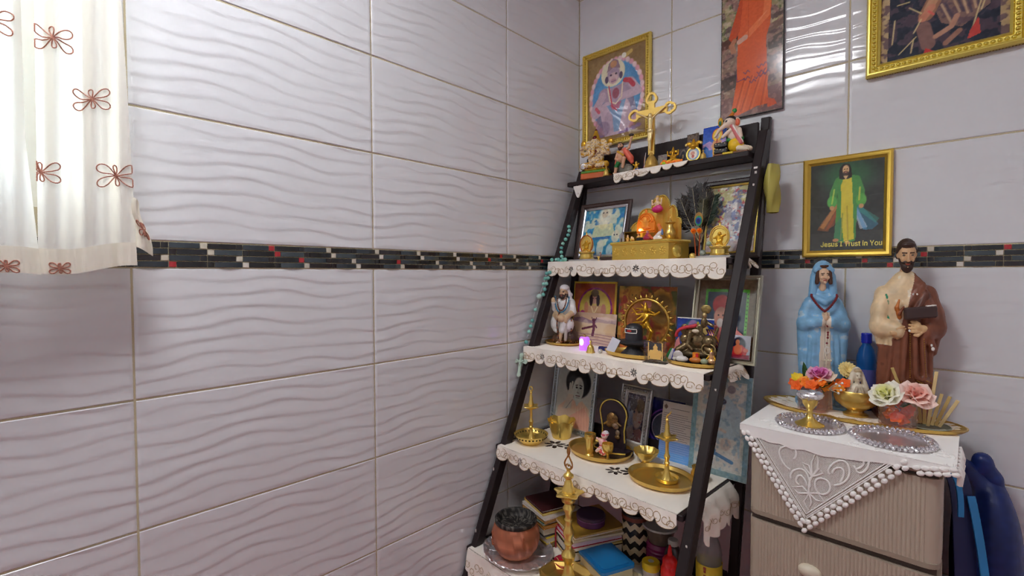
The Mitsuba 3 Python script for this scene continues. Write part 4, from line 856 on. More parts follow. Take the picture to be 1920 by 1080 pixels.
# woman in a light blue mantle
BLUE, CREAMW = (126, 176, 212), (226, 214, 196)
mary = thing('statue_of_woman', 'painted statue of a praying woman in a light blue mantle and cream dress', 'statue', T().translate([1.012, -.090, BZ]).rotate([0, 0, 1], 18).scale([.82, .92, 1]))
f, lo, hi = robe_fn([(0, .078, .05, 0, 0), (.05, .077, .049, 0, 0), (.15, .073, .047, 0, 0), (.235, .067, .044, 0, 0), (.29, .062, .042, 0, 0), (.325, .055, .037, 0, 0), (.345, .042, .031, 0, 0), (.358, .025, .024, 0, 0)],
    lambda th, z: (.045 * np.sin(9 * th + 8 * z) + .02 * np.sin(21 * th)) * np.clip((.30 - z) / .1, 0, 1) - .13 * np.exp(-((th + PI / 2 - .10) / .22) ** 2) * np.clip((.29 - z) / .03, 0, 1))
def mary_paint(V, C):
    x, y, z = V.T; w = .013 + .012 * np.clip((.29 - z) / .29, 0, 1); m = (y < -.012) & (np.abs(x - .006) < w) & (z < .300); C = C.copy(); C[m & (C[:, 2] > C[:, 0] + 30)] = CREAMW
    n = meshkit.fbm(V * 45, 3); b = (C[:, 2] > C[:, 0] + 20); C[b] = C[b] * (.84 + .32 * n[b])[:, None]; C[b & (n > .68)] = (176, 204, 222); fold = (np.sin(x * 330) > .75) & m; C[fold] = C[fold] * .86
    e = b & (np.abs(z - .012 - .004 * np.sin(x * 60)) < .003); C[e] = (150, 190, 214); return C
put_figure(mary, 'robe', [('f', f, lo, hi, BLUE), ('c', (-.044, -.002, .322), (-.060, -.018, .262), .022, .025, BLUE), ('c', (-.01, .006, .36), (-.050, -.004, .29), .022, .03, BLUE), ('c', (.01, .006, .36), (.050, -.004, .29), .022, .03, BLUE), ('c', (.062, -.01, .26), (.066, -.006, .12), .024, .012, BLUE), ('c', (-.062, -.01, .26), (-.066, -.006, .12), .024, .012, BLUE), ('c', (-.062, -.022, .262), (-.012, -.052, .272), .024, .017, BLUE), ('c', (.044, -.002, .322), (.060, -.018, .262), .022, .025, BLUE), ('c', (.064, -.022, .262), (.022, -.052, .272), .024, .017, BLUE),
    ('e', (-.012, -.052, .268), (.014, .010, .016), CREAMW), ('e', (.022, -.052, .266), (.012, .010, .014), CREAMW), ('c', (-.03, -.03, .345), (.004, -.043, .33), .011, .009, BLUE), ('c', (.034, -.03, .345), (.004, -.043, .33), .011, .009, BLUE), ('b', (0, 0, .004), (.082, .054, .006), .004, BLUE)], h=.0022, k=.007, paint=mary_paint)
hp = [('e', (0, .006, .416), (.037, .033, .046), BLUE), ('c', (-.030, -.004, .41), (-.033, -.008, .352), .012, .015, BLUE), ('c', (.030, -.004, .41), (.033, -.008, .352), .012, .015, BLUE), ('e', (0, .012, .372), (.034, .022, .03), BLUE), ('c', (-.026, -.022, .43), (0, -.026, .450), .009, .009, BLUE), ('c', (.026, -.022, .43), (0, -.026, .450), .009, .009, BLUE)]
put_figure(mary, 'hood', hp, h=.0016, k=.006)
put_figure(mary, 'head', [p for p in face((0, -.016, .414), .0215, (222, 186, 152), eye=(84, 74, 68), turn=12, nod=6)] + [('c', (-.019, -.024, .436), (-.022, -.026, .392), .006, .007, (74, 46, 34)), ('c', (.019, -.024, .436), (.022, -.026, .392), .006, .007, (74, 46, 34)), ('e', (0, -.026, .443), (.018, .011, .007), (74, 46, 34))], h=.0011, k=.0025)
put_figure(mary, 'hands', hand((-.002, -.056, .272), (.1, -.12, 1), (-1, -.4, 0), .030, (222, 190, 156), .35) + hand((.010, -.056, .272), (-.05, -.12, 1), (1, -.4, 0), .030, (222, 190, 156), .35, -1), h=.0011, k=.0022)
ros = thing('rosary', 'dark red bead rosary hung round the neck of the statue in blue', 'rosary', _place[mary])
bead_s = ell((0, 0, 0), .0042, 2); RED = mat((110, 22, 30), .22); a = np.linspace(0, 2 * PI, 41)[:-1]
path = np.stack([.041 * np.sin(a) * (1 - .28 * (np.cos(a) < 0) * (-np.cos(a))), -.012 - .036 * np.clip(.5 - .5 * np.cos(a), 0, 1) ** 1.0, .352 + .008 - .052 * (.5 - .5 * np.cos(a)) ** 1.3 + .014 * np.abs(np.sin(a))], 1); path[:, 1] = np.where(np.cos(a) > .2, .026, path[:, 1])
path[:, 2] -= .004; path[:, 1] -= .010 * (np.cos(a) < .2)
for p in path: add(ros, 'bead', bead_s, RED, True, M=T().translate(p.tolist()))
add(ros, 'cord', tube(path, .0012, 5, True), RED, True)
rp = thing('rosary', 'short rosary pendant with pale crucifix down the front of the statue in blue', 'rosary', _place[mary])
px = lambda z: (.010 + .002 * math.sin(z * 60), -.0545 - .004 * (z < .2) , z)
for z in (.258, .238, .231, .222, .205): add(rp, 'bead', bead_s, RED, True, M=T().translate(list(px(z))).scale([.85] * 3))
add(rp, 'cord', tube([px(z) for z in np.linspace(.26, .150, 12)], .0008, 5), mat((120, 100, 90), .4, .5), True)
add(rp, 'ring', tube([(px(0)[0] + .008 * math.cos(t), -.059, .184 + .010 * math.sin(t)) for t in np.linspace(0, 2 * PI, 24)[:-1]], .0016, 6, True), mat((226, 222, 214), .4), True)
add(rp, 'crucifix', cat([box(.006, .004, .050, (.008, -.059, .140), .0015), box(.034, .004, .006, (.008, -.059, .152), .0015), ell((.008, -.062, .142), (.0025, .002, .014), 2)]), mat((206, 196, 172), .5), 30)
# bearded man in a brown cloak
BRN, CRM, HAIR = (124, 74, 54), (222, 196, 156), (58, 40, 34)
jos = thing('statue_of_man', 'tall painted statue of a bearded man in a brown cloak holding a dark book', 'statue', T().translate([1.214, -.088, BZ]).rotate([0, 0, 1], 18).scale([.67, .86, 1]))
f, lo, hi = robe_fn([(0, .088, .056, .002, 0), (.04, .092, .057, .002, 0), (.12, .095, .056, .002, 0), (.2, .092, .054, .004, 0), (.26, .096, .052, .004, 0), (.32, .10, .050, .004, 0), (.36, .094, .046, .004, 0), (.39, .066, .04, .002, 0), (.412, .036, .032, 0, 0), (.425, .02, .022, 0, 0)],
    lambda th, z: (.05 * np.sin(7 * th + 1.5 + 3 * z) + .028 * np.sin(15 * th + 6 * z)) * np.clip((.27 - z) / .08, 0, 1) + .012 * np.sin(5 * th + 25 * z))
def jos_paint(V, C):
    x, y, z = V.T; C = C.copy(); br = (np.abs(C - BRN).sum(1) < 4)
    m = br & (z > .215) & (x < -.004 + .35 * (z - .33)) & ((z > .265) | (x < -.055)); C[m] = CRM; n = meshkit.fbm(V * 38, 3); g = (n - .5)[:, None]
    C = C * (1 + .3 * g); w = m & (n > .66); C[w] = (236, 224, 200)
    for cx, cz, r in ((-.074, .352, .010), (-.070, .336, .008), (-.078, .302, .010), (-.070, .290, .011), (-.066, .282, .008)):
        q = m & (np.hypot((x - cx) * 1.3, z - cz) < r) & (y < 0); C[q] = (36, 132, 96)
    q = (~m) & br & (np.hypot(x + .0, z - .2) > 0) & (n > .74); C[q] = C[q] * .8; return C
drape = []
for a_, b_, r_ in (((-.012, -.056, .25), (-.020, -.060, .12), .012), ((-.020, -.060, .12), (.012, -.062, .10), .009), ((.018, -.058, .25), (.022, -.062, .14), .011), ((.012, -.062, .10), (.045, -.058, .06), .009), ((.045, -.056, .24), (.055, -.054, .13), .011), ((.055, -.054, .13), (.085, -.034, .12), .009), ((.026, -.062, .13), (.066, -.054, .115), .008), ((-.05, -.042, .24), (-.068, -.036, .08), .010), ((.075, -.04, .24), (.083, -.036, .06), .010)): drape.append(('c', a_, b_, r_, r_ * .8, BRN))
put_figure(jos, 'robe', [('f', f, lo, hi, BRN), ('c', (-.078, 0, .355), (-.096, -.022, .268), .028, .030, CRM), ('c', (-.096, -.022, .268), (-.035, -.056, .258), .029, .020, CRM), ('c', (.080, 0, .355), (.100, -.02, .27), .030, .034, BRN), ('c', (.100, -.02, .27), (.058, -.052, .258), .032, .024, BRN), ('c', (.06, -.05, .25), (.082, -.048, .215), .018, .012, BRN),
    ('c', (.018, .004, .398), (.092, -.006, .30), .028, .040, BRN), ('c', (.03, -.012, .38), (.07, -.03, .30), .030, .034, BRN), ('c', (-.018, .004, .398), (-.086, -.006, .31), .024, .034, CRM), ('c', (.10, -.01, .28), (.098, -.012, .20), .030, .012, BRN), ('c', (-.092, -.012, .27), (-.088, -.012, .215), .026, .010, BRN), ('c', (.05, -.03, .385), (-.002, -.046, .33), .012, .012, BRN), ('c', (.06, -.04, .36), (.03, -.05, .32), .012, .010, (96, 54, 40)), *drape, ('b', (0, 0, .005), (.094, .06, .007), .004, BRN)], h=.0024, k=.008, paint=jos_paint)
put_figure(jos, 'head', face((0, -.014, .474), .0315, (214, 174, 132), beard=HAIR, hair=HAIR, nod=16, turn=-6, eye=(110, 96, 80), lips=(170, 90, 74)), h=.0013, k=.003)
put_figure(jos, 'hands', hand((.046, -.066, .266), (-1, -.12, .18), (0, -1, .35), .052, (216, 178, 130), .5, 1) + [('c', (.062, -.058, .262), (.045, -.066, .266), .013, .011, (216, 178, 130))] + hand((-.058, -.062, .252), (1, -.10, .12), (0, -.9, -.5), .050, (210, 170, 124), .45, -1), h=.0013, k=.0026)
add(jos, 'book', mv(box(.104, .026, .032, bev=.004), .030, -.074, .312, ry=-5), mat((62, 44, 42), .5), 30); add(jos, 'chip', mv(box(.03, .02, .003, bev=.001), .064, -.074, .3315, ry=-6), WHITE, 30, label='chipped white edge of the book')
put_figure(jos, 'curl', [('c', (-.034, -.062, .298), (-.044, -.062, .322), .008, .007, (170, 96, 40)), ('c', (-.044, -.062, .322), (-.036, -.062, .345), .007, .003, (196, 120, 56)), ('c', (-.036, -.066, .305), (-.022, -.066, .326), .006, .003, (120, 60, 30))], h=.0014, k=.004)
gold_b = ell((0, 0, 0), .0019, 1); GLD = mat((176, 128, 46), .35, .7)
for a_, b_, n_ in (((.000, -.0705, .25), (.002, -.0735, .13), 20), ((-.026, -.0705, .115), (.012, -.0725, .094), 9), ((.012, -.0715, .094), (.050, -.067, .052), 11), ((.046, -.0675, .245), (.057, -.0655, .135), 18), ((.026, -.0715, .122), (.066, -.0625, .107), 9), ((.060, -.0635, .122), (.088, -.042, .112), 7)):
    for i in range(n_): add(jos, 'gold_bead', gold_b, GLD, True, M=T().translate((np.array(a_) + (np.array(b_) - np.array(a_)) * i / max(n_ - 1, 1)).tolist()))
for x, y, z, r in ((.010, -.060, .362, .003), (.024, -.058, .362, .003), (.078, -.062, .212, .006), (.072, -.066, .222, .004), (-.008, -.088, .262, .004)): add(jos, 'paint_chip', ell((x, y, z), (r, r * .5, r), 1), WHITE, True)
# small white bust in the brass bowl
IV = (222, 212, 190)
bust = thing('bust', 'small ivory bust of a veiled woman standing in the footed brass bowl', 'figurine', T().translate([1.115, -.150, BZ + .028]).rotate([0, 0, 1], 24).scale([.72, .85, 1]))
put_figure(bust, 'body', [('e', (0, 0, .035), (.036, .024, .034), IV), ('c', (-.022, 0, .05), (-.037, -.004, .02), .012, .014, IV), ('c', (.022, 0, .05), (.037, -.004, .02), .012, .014, IV), ('e', (0, .006, .092), (.019, .018, .024), IV), ('c', (-.015, .004, .095), (-.030, -.002, .052), .008, .011, IV), ('c', (.015, .004, .095), (.030, -.002, .052), .008, .011, IV), ('c', (-.008, -.022, .058), (-.02, -.022, .02), .005, .007, (206, 192, 168)), ('c', (.008, -.022, .058), (.02, -.022, .02), .005, .007, (206, 192, 168)), *face((0, -.006, .090), .0125, IV, (190, 176, 150), eye=(150, 134, 108), lips=(196, 170, 146)), ('e', (0, -.006, .106), (.014, .010, .006), (190, 170, 136))], h=.0013, k=.003)
# ------------------------------------------------------------------ top board
CR, GD, GR_, RD, MAR = (226, 206, 166), (206, 156, 44), (62, 128, 52), (190, 52, 48), (96, 28, 34)
def jewels(parent, pts, r, m, name='jewel'):
    add(parent, name, cat([ell(p, r, 1) for p in pts]), m, True)
g = thing('elephant_god_figurine', 'large cream and gold elephant-headed figurine, leftmost on the top board', 'figurine', on(1, .160, -.083, 14))
def gold_paint(V, C):
    n = meshkit.fbm(V * 130, 2, 5); C = C.copy(); m = n > .60; C[m] = GD; q = n < .34; C[q] = C[q] * .55 + np.array(MAR) * .3; return C
put_figure(g, 'body', [('e', (0, 0, .095), (.036, .028, .042), CR), ('e', (0, -.022, .082), (.026, .018, .024), CR), ('c', (-.022, -.01, .06), (-.052, -.022, .058), .018, .014, GD), ('c', (-.052, -.022, .058), (-.012, -.036, .055), .013, .009, CR), ('c', (.022, -.01, .06), (.054, -.022, .058), .018, .014, GD), ('c', (.054, -.022, .058), (.018, -.036, .052), .013, .009, CR),
    ('e', (0, -.006, .150), (.026, .024, .024), CR), ('e', (0, -.018, .160), (.017, .012, .014), CR), ('e', (-.033, .0, .152), (.019, .006, .022), CR), ('e', (.033, .0, .152), (.019, .006, .022), CR),
    ('c', (0, -.026, .148), (.001, -.040, .125), .0095, .008, CR), ('c', (.001, -.040, .125), (.004, -.044, .102), .008, .0065, CR), ('c', (.004, -.044, .102), (-.012, -.046, .092), .0065, .005, CR),
    ('c', (-.03, 0, .122), (-.060, -.006, .112), .011, .009, CR), ('c', (-.060, -.006, .112), (-.062, -.018, .135), .009, .008, CR), ('c', (.03, 0, .122), (.060, -.006, .108), .011, .009, CR), ('c', (.060, -.006, .108), (.060, -.02, .124), .009, .008, CR),
    ('c', (-.03, .006, .13), (-.062, .008, .150), .009, .008, CR), ('c', (.03, .006, .13), (.064, .008, .148), .009, .008, CR), ('e', (-.012, -.024, .150), (.003, .002, .003), (40, 30, 30)), ('e', (.012, -.024, .150), (.003, .002, .003), (40, 30, 30))], h=.0019, k=.004, paint=gold_paint)
put_figure(g, 'crown', [('c', (0, 0, .168), (0, 0, .206), .022, .008, GD), ('e', (0, 0, .213), (.006, .006, .007), MAR), ('e', (0, -.016, .178), (.009, .006, .009), MAR), ('e', (-.062, .008, .163), (.013, .006, .017), GD), ('e', (.064, .008, .160), (.013, .006, .015), GD)], 'paint_metal', h=.0019, k=.003)
add(g, 'base', cat([box(.120, .066, .026, (0, 0, .013), .003)]), mat((190, 92, 40), .45), 20, label='orange painted base'); add(g, 'grass', box(.118, .064, .010, (0, 0, .031), .003), mat((84, 140, 54), .5), 20); add(g, 'cushion', box(.098, .056, .014, (.004, .002, .043), .005), mat((214, 168, 40), .4), 20)
add(g, 'medallion', mv(lathe([(0, 0), (.012, 0), (.0125, .002), (.009, .003), (0, .003)], 20), -.046, -.035, .056, rx=90), SILVER, 30)
jewels(g, [(.012 * math.cos(i), -.030 - .004 * math.sin(i * 2), .118 - .01 * (i % 3)) for i in range(9)] + [(-.05 + .0125 * i, -.034, .047) for i in range(9)], .0035, mat((120, 24, 34), .15))
def bell(parent, x, y, z, s, m=BRASS):
    return add(parent, 'body', lathe([(0, 0), (.011, 0), (.0118, .002), (.0095, .008), (.0085, .016), (.005, .021), (.0018, .024), (.0018, .027), (.0036, .030), (.0018, .033), (0, .033)], 20), m, 40, M=T().translate([x, y, z]).scale([s] * 3))
b = thing('brass_bell', 'tiny brass bell in front of the cream elephant-headed figurine on the top board', 'bell', on(1, .236, -.113)); bell(b, 0, 0, 0, 1.25)
s_ = thing('seated_figurine', 'figurine in a coral robe seated on a grey rock with one arm raised', 'figurine', on(1, .303, -.085, 8))
FL_, CO = (206, 160, 128), (226, 106, 84)
put_figure(s_, 'body', [*face((-.012, -.006, .118), .0115, FL_, (40, 28, 24), beard=(60, 40, 32), hair=(50, 32, 26)), ('e', (-.012, 0, .082), (.016, .012, .024), FL_), ('c', (-.026, 0, .098), (-.033, -.006, .068), .006, .005, FL_), ('c', (-.033, -.006, .068), (-.018, -.014, .06), .005, .0045, FL_), ('c', (.004, 0, .098), (.026, -.004, .108), .007, .005, FL_), ('c', (.026, -.004, .108), (.034, -.004, .142), .005, .004, FL_), ('e', (.036, -.004, .147), (.006, .005, .006), FL_),
    ('c', (-.012, 0, .06), (.010, -.02, .062), .012, .009, FL_), ('c', (.010, -.02, .062), (.006, -.022, .028), .008, .006, FL_), ('c', (-.02, 0, .058), (-.026, -.016, .034), .011, .008, (34, 110, 54)), ('c', (-.026, -.016, .034), (-.03, -.016, .008), .007, .006, FL_), ('e', (-.031, -.022, .005), (.006, .011, .005), FL_)], h=.0015, k=.003)
put_figure(s_, 'robe', [('e', (-.012, .004, .060), (.021, .016, .014), (36, 116, 58)), ('c', (.006, 0, .102), (.030, 0, .064), .010, .014, CO), ('c', (.030, 0, .064), (.036, .002, .048), .012, .008, CO), ('c', (-.026, .002, .084), (-.034, -.002, .046), .008, .006, CO), ('c', (-.024, -.008, .098), (.004, -.012, .078), .004, .004, GD)], h=.0015, k=.003)
put_figure(s_, 'rock', [('e', (.012, .004, .02), (.028, .022, .024), (116, 114, 104)), ('e', (.028, -.008, .014), (.018, .016, .016), (128, 124, 112)), ('e', (-.01, .008, .03), (.024, .016, .024), (104, 102, 94))], h=.002, k=.004)
put_figure(s_, 'dish', [('e', (.036, -.004, .157), (.011, .008, .006), (60, 52, 44))], h=.0014)
m = thing('gold_figurine', 'tiny gold figurine on a blue block beside the grey rock', 'figurine', on(1, .371, -.098))
put_figure(m, 'body', [('e', (0, 0, .024), (.008, .006, .010), GD), ('e', (0, 0, .036), (.005, .005, .006), (214, 176, 92)), ('c', (-.006, 0, .026), (-.013, -.002, .03), .003, .003, GD), ('c', (.006, 0, .026), (.013, -.002, .03), .003, .003, GD), ('c', (-.006, 0, .014), (-.010, -.004, .004), .004, .003, GD), ('c', (.006, 0, .014), (.008, -.004, .004), .004, .003, (200, 180, 140))], 'paint_metal', h=.0013, k=.002)
add(m, 'block', box(.026, .016, .012, (.004, .004, .006), .001), mat((36, 70, 150), .4), 20)
p = Pic(.030, .066, (60, 44, 70), .0015).el(50, 40, 30, 26, (206, 130, 60)).el(50, 34, 14, 12, (226, 180, 140)).po([(20, 70), (80, 70), (90, 100), (10, 100)], (150, 40, 90)).nz(12, 20)
c = thing('holy_card', 'thin upright prayer card seen almost edge on, left of the brass crucifix', 'card', on(1, .404, -.098, -52, lean=6)); put_pic(c, 'print', p, T().translate([0, -.0012, 0])); add(c, 'board', box(.030, .0018, .066, (0, 0, .033), .0004), WHITE, 20)
# brass altar crucifix on a bell foot
x_ = thing('crucifix', 'brass crucifix with looped ends on a bell-shaped foot in the middle of the top board', 'crucifix', on(1, .433, -.087, 5))
add(x_, 'foot', lathe([(0, 0), (.036, 0), (.0375, .003), (.030, .008), (.026, .016), (.023, .032), (.015, .048), (.009, .056), (.010, .062), (.007, .066), (0, .066)], 32), BRASS_OLD, 40)
def trefoil(cx, cy, d, r):
    pts = []
    for t in np.linspace(-140, 140, 40):
        a = math.radians(t); k = r * (1 + .20 * abs(math.sin(1.5 * a + PI / 2)) - .05); pts.append((cx + k * math.cos(a + d), cy + k * math.sin(a + d)))
    return LineString([(cx + r * .75 * math.cos(d + PI), cy + r * .75 * math.sin(d + PI)), *pts, (cx + r * .75 * math.cos(d + PI), cy + r * .75 * math.sin(d + PI))]).buffer(.0042)
cr = unary_union([sbox(-.0125, .058, .0125, .262), sbox(-.058, .214, .058, .239), trefoil(0, .278, PI / 2, .018), trefoil(-.075, .2265, PI, .018), trefoil(.075, .2265, 0, .018)])
cm = ext(cr, .010, 'y'); cm.apply_translation((0, -.005, 0)); add(x_, 'cross', cm, BRASS_OLD, 30)
put_figure(x_, 'corpus', [('e', (0, -.014, .208), (.0085, .0085, .0105), (244, 222, 160)), ('c', (0, -.012, .194), (0, -.013, .158), .0105, .0075, (244, 222, 160)), ('c', (-.006, -.014, .198), (-.034, -.012, .217), .0036, .003, (244, 222, 160)), ('c', (-.034, -.011, .216), (-.060, -.010, .232), .0036, .003, (244, 222, 160)), ('c', (.006, -.012, .196), (.034, -.011, .216), .0042, .0036, (244, 222, 160)), ('c', (.034, -.011, .216), (.060, -.010, .232), .0036, .003, (244, 222, 160)), ('e', (0, -.014, .150), (.0125, .009, .011), (244, 222, 160)), ('c', (-.004, -.013, .142), (-.003, -.019, .112), .0065, .005, (244, 222, 160)), ('c', (.004, -.013, .142), (.003, -.019, .112), .0065, .005, (244, 222, 160)), ('c', (-.002, -.019, .112), (-.001, -.013, .076), .005, .0036, (244, 222, 160)), ('c', (.002, -.019, .112), (.001, -.013, .076), .005, .0036, (244, 222, 160))], 'paint_metal', h=.0014, k=.002)
# garland dish with a gold elephant-headed figure, cards behind
gd = thing('gold_elephant_figurine', 'small gold elephant-headed figurine on a tray ringed with an orange garland', 'figurine', on(1, .526, -.088, 6))
add(gd, 'tray', box(.080, .036, .007, (0, 0, .0035), .001), mat((70, 46, 36), .5), 20)
put_figure(gd, 'body', [('e', (0, 0, .032), (.012, .010, .014), GD), ('e', (0, -.002, .051), (.008, .008, .008), GD), ('c', (0, -.008, .049), (.002, -.011, .034), .0028, .002, GD), ('e', (-.011, 0, .052), (.005, .002, .006), GD), ('e', (.011, 0, .052), (.005, .002, .006), GD), ('c', (0, 0, .057), (0, 0, .070), .006, .002, GD), ('c', (-.008, -.004, .02), (-.024, -.008, .017), .007, .005, GD), ('c', (.008, -.004, .02), (.024, -.008, .017), .007, .005, GD), ('c', (-.01, 0, .038), (-.02, -.002, .040), .004, .003, GD), ('c', (-.02, -.002, .040), (-.021, -.004, .055), .003, .003, GD), ('c', (.01, 0, .038), (.02, -.002, .040), .004, .003, GD), ('c', (.02, -.002, .040), (.021, -.004, .055), .003, .003, GD), ('b', (0, 0, .011), (.024, .014, .004), .002, GD)], 'paint_metal', h=.0014, k=.0025)
for i in range(22): add(gd, 'garland_bead', gb_ if i else (gb_ := ell((0, 0, 0), .0046, 1)), ORANGE[i % 3] if i not in (2, 3, 4) else mat((170, 206, 40), .5), True, M=T().translate([-.040 + .0038 * i, -.0175 - .002 * math.sin(i), .010 + .002 * (i % 2)]))
for i in range(5): add(gd, 'garland_bead', gb_, mat((170, 206, 40), .5) if i % 2 else ORANGE[0], True, M=T().translate([-.038 + .006 * (i % 3), -.012 + .004 * (i % 2), .014 + .003 * (i // 2)]).scale([1.2] * 3))
def card(name, label, catg, k, c, s, w, h, pic, yaw=0, lean=8, th=.0016, m='print', edge=WHITE, up=0, group=None, foot=0):
    t = thing(name, label, catg, on(k, c, s, yaw, up, lean), group); add(t, 'board', box(w, th, h + foot, (0, 0, (h - foot) / 2), min(.0005, th / 3)), edge, 20); put_pic(t, 'print', pic, T().translate([0, -th / 2 - .0005, 0]), m); return t
card('holy_card', 'pale grey card standing behind the orange garland', 'card', 1, .462, -.058, .038, .060, Pic(.038, .060, (150, 146, 136)).nz(14, 22).blot(20, (120, 90, 110), .6, .6).po([(10, 60), (90, 56), (90, 66), (10, 70)], (196, 190, 176)), 4)
p = Pic(.034, .068, (70, 62, 66)).el(50, 50, 40, 44, (120, 108, 96), soft=.06).el(50, 52, 32, 38, (44, 48, 60), soft=.06).el(50, 46, 12, 12, (150, 130, 100)).nz(20, 14)
card('holy_card', 'dark oval-framed card right behind the gold elephant-headed figurine', 'card', 1, .548, -.058, .034, .068, p, 0)
p = Pic(.048, .116, (112, 96, 84)).nz(20, 16).el(46, 34, 9, 5, (40, 30, 30)).blot(16, (58, 46, 44), .5, .8, 3).po([(10, 78), (50, 76), (50, 96), (10, 98)], (130, 100, 130), .5)
card('holy_card', 'tall brown card standing behind the round gold frame', 'card', 1, .585, -.058, .048, .116, p, -4, 5)
r_ = thing('round_frame', 'small round gold picture frame topped by a gold ornament', 'picture frame', on(1, .606, -.086, 4))
p = Pic(.050, .050, (110, 140, 186), .0012).el(46, 50, 30, 34, (222, 206, 190)).el(44, 44, 16, 14, (200, 130, 110)).el(46, 66, 10, 12, (176, 60, 50)).nz(10, 14)
ring = mv(lathe([(.020, 0), (.0265, 0), (.0285, .003), (.0265, .0065), (.0225, .0065), (.0205, .003)], 36), 0, .003, .030, rx=90); add(r_, 'frame', cat([ring]), GOLD, 40)
pm = p.mesh(); v = np.array(pm.vertices); rr = np.hypot(v[:, 0], v[:, 2] - .025); q = np.clip(rr, .021, None) / .021; v[:, 0] /= q; v[:, 2] = .025 + (v[:, 2] - .025) / q + .005; v[:, 1] = -.0005; pm.vertices = v; add(r_, 'print', pm, 'print_gloss', True, p.col())
put_figure(r_, 'ornament', [('c', (0, 0, .060), (0, 0, .082), .013, .004, GD), ('e', (-.018, 0, .070), (.010, .004, .007), GD), ('e', (.018, 0, .070), (.010, .004, .007), GD), ('c', (-.012, 0, .06), (.012, 0, .06), .006, .006, GD), ('e', (-.028, 0, .067), (.005, .004, .006), (222, 200, 130)), ('e', (.028, 0, .067), (.005, .004, .006), (222, 200, 130))], 'paint_metal', h=.0014, k=.002)
add(r_, 'foot', box(.03, .02, .006, (0, 0, .003), .001), GOLD, 20)
b = thing('brass_bell', 'tiny brass bell between the round gold frame and the blue postcard', 'bell', on(1, .650, -.102)); bell(b, 0, 0, 0, 1.05)
p = Pic(.086, .128, (40, 84, 186), .0013).gr((26, 70, 176), (70, 130, 206)).po([(0, 50), (30, 42), (50, 52), (100, 40), (100, 66), (0, 70)], (206, 160, 206), .85).po([(0, 62), (14, 54), (26, 62), (34, 78), (30, 100), (0, 100)], (66, 116, 190)).el(62, 27, 23, 19, (222, 90, 46), soft=.05).el(62, 28, 20, 17, (240, 206, 70), soft=.05).el(62, 30, 10, 9, (226, 226, 206)).po([(44, 44), (80, 44), (84, 62), (70, 98), (48, 98), (44, 64)], (216, 150, 90)).el(62, 33, 6, 6, (200, 176, 170)).ln([(62, 40), (60, 66)], 5, (190, 60, 50)).ln([(50, 46), (40, 58), (48, 66)], 6, (216, 170, 130)).ln([(76, 46), (84, 58), (76, 66)], 6, (216, 170, 130)).po([(46, 64), (78, 64), (74, 92), (50, 92)], (236, 186, 50)).ln([(58, 62), (56, 94)], 5, (226, 206, 180)).po([(76, 70), (100, 64), (100, 100), (74, 100)], (196, 130, 170), .8).nz(7, 14)
card('postcard', 'blue postcard of a standing haloed figure at the right of the top board', 'postcard', 1, .668, -.060, .086, .128, p, 0, 7, m='print_gloss')
# kneeling elephant-headed child writing on dark tablets
e_ = thing('kneeling_figurine', 'kneeling elephant-headed figurine in a yellow wrap leaning on dark tablets, at the right end of the top board', 'figurine', on(1, .742, -.086, 6))
labels[e_]['label'] = 'kneeling elephant-headed figurine in a yellow wrap leaning on dark tablets, top board right'
SK = (226, 206, 186)
put_figure(e_, 'body', [('e', (.010, 0, .070), (.022, .017, .026), SK), ('e', (-.004, -.006, .112), (.018, .017, .018), SK), ('c', (-.014, -.014, .106), (-.034, -.02, .090), .0085, .006, SK), ('c', (-.034, -.02, .090), (-.046, -.022, .070), .006, .004, SK), ('c', (.006, -.012, .088), (-.022, -.02, .064), .008, .006, SK), ('c', (.026, 0, .086), (.034, -.01, .06), .008, .007, SK), ('e', (.018, .002, .112), (.012, .004, .018), SK), ('e', (.021, -.002, .112), (.007, .003, .012), (206, 96, 60)), ('e', (-.018, .004, .118), (.008, .004, .012), SK),
    ('e', (-.010, -.022, .116), (.0035, .002, .0035), (30, 26, 40)), ('c', (.035, 0, .024), (.06, .004, .016), .010, .009, (230, 216, 190)), ('c', (.03, -.014, .018), (.054, -.01, .012), .010, .009, (230, 216, 190)), ('e', (-.002, 0, .126), (.017, .016, .012), (36, 28, 30))], h=.0016, k=.003)
put_figure(e_, 'wrap', [('e', (.016, 0, .034), (.026, .022, .026), (232, 190, 36)), ('c', (-.006, -.004, .054), (.034, -.002, .054), .009, .009, (44, 124, 60)), ('c', (.006, -.018, .098), (.036, -.012, .038), .0055, .008, (206, 110, 110)), ('c', (.012, -.020, .098), (.040, -.014, .038), .003, .004, (236, 226, 220))], h=.0016, k=.002)
put_figure(e_, 'crown', [('c', (-.002, 0, .132), (.006, .002, .150), .010, .004, (196, 120, 40)), ('e', (.010, .002, .154), (.008, .005, .008), (30, 130, 60)), ('e', (-.036, 0, .122), (.009, .005, .017), (196, 150, 40)), ('e', (-.036, -.004, .118), (.004, .003, .008), (40, 110, 80))], h=.0015, k=.002)
for i in range(2): add(e_, 'tablet', box(.046 - .002 * i, .03, .018, (-.030, -.004, .018 + .021 * i), .003), BLACK, 20)
jewels(e_, [(-.05 + .005 * i, -.0205, .018 + .021 * (i % 2) + .003 * (i % 3)) for i in range(9)], .0022, mat((206, 196, 170), .3), 'stud'); add(e_, 'board', box(.114, .046, .008, (.004, 0, .004), .002), mat((110, 66, 34), .4), 20); add(e_, 'name_plate', box(.036, .004, .008, (-.004, -.0245, .005), .002), mat((222, 190, 40), .4), 20)
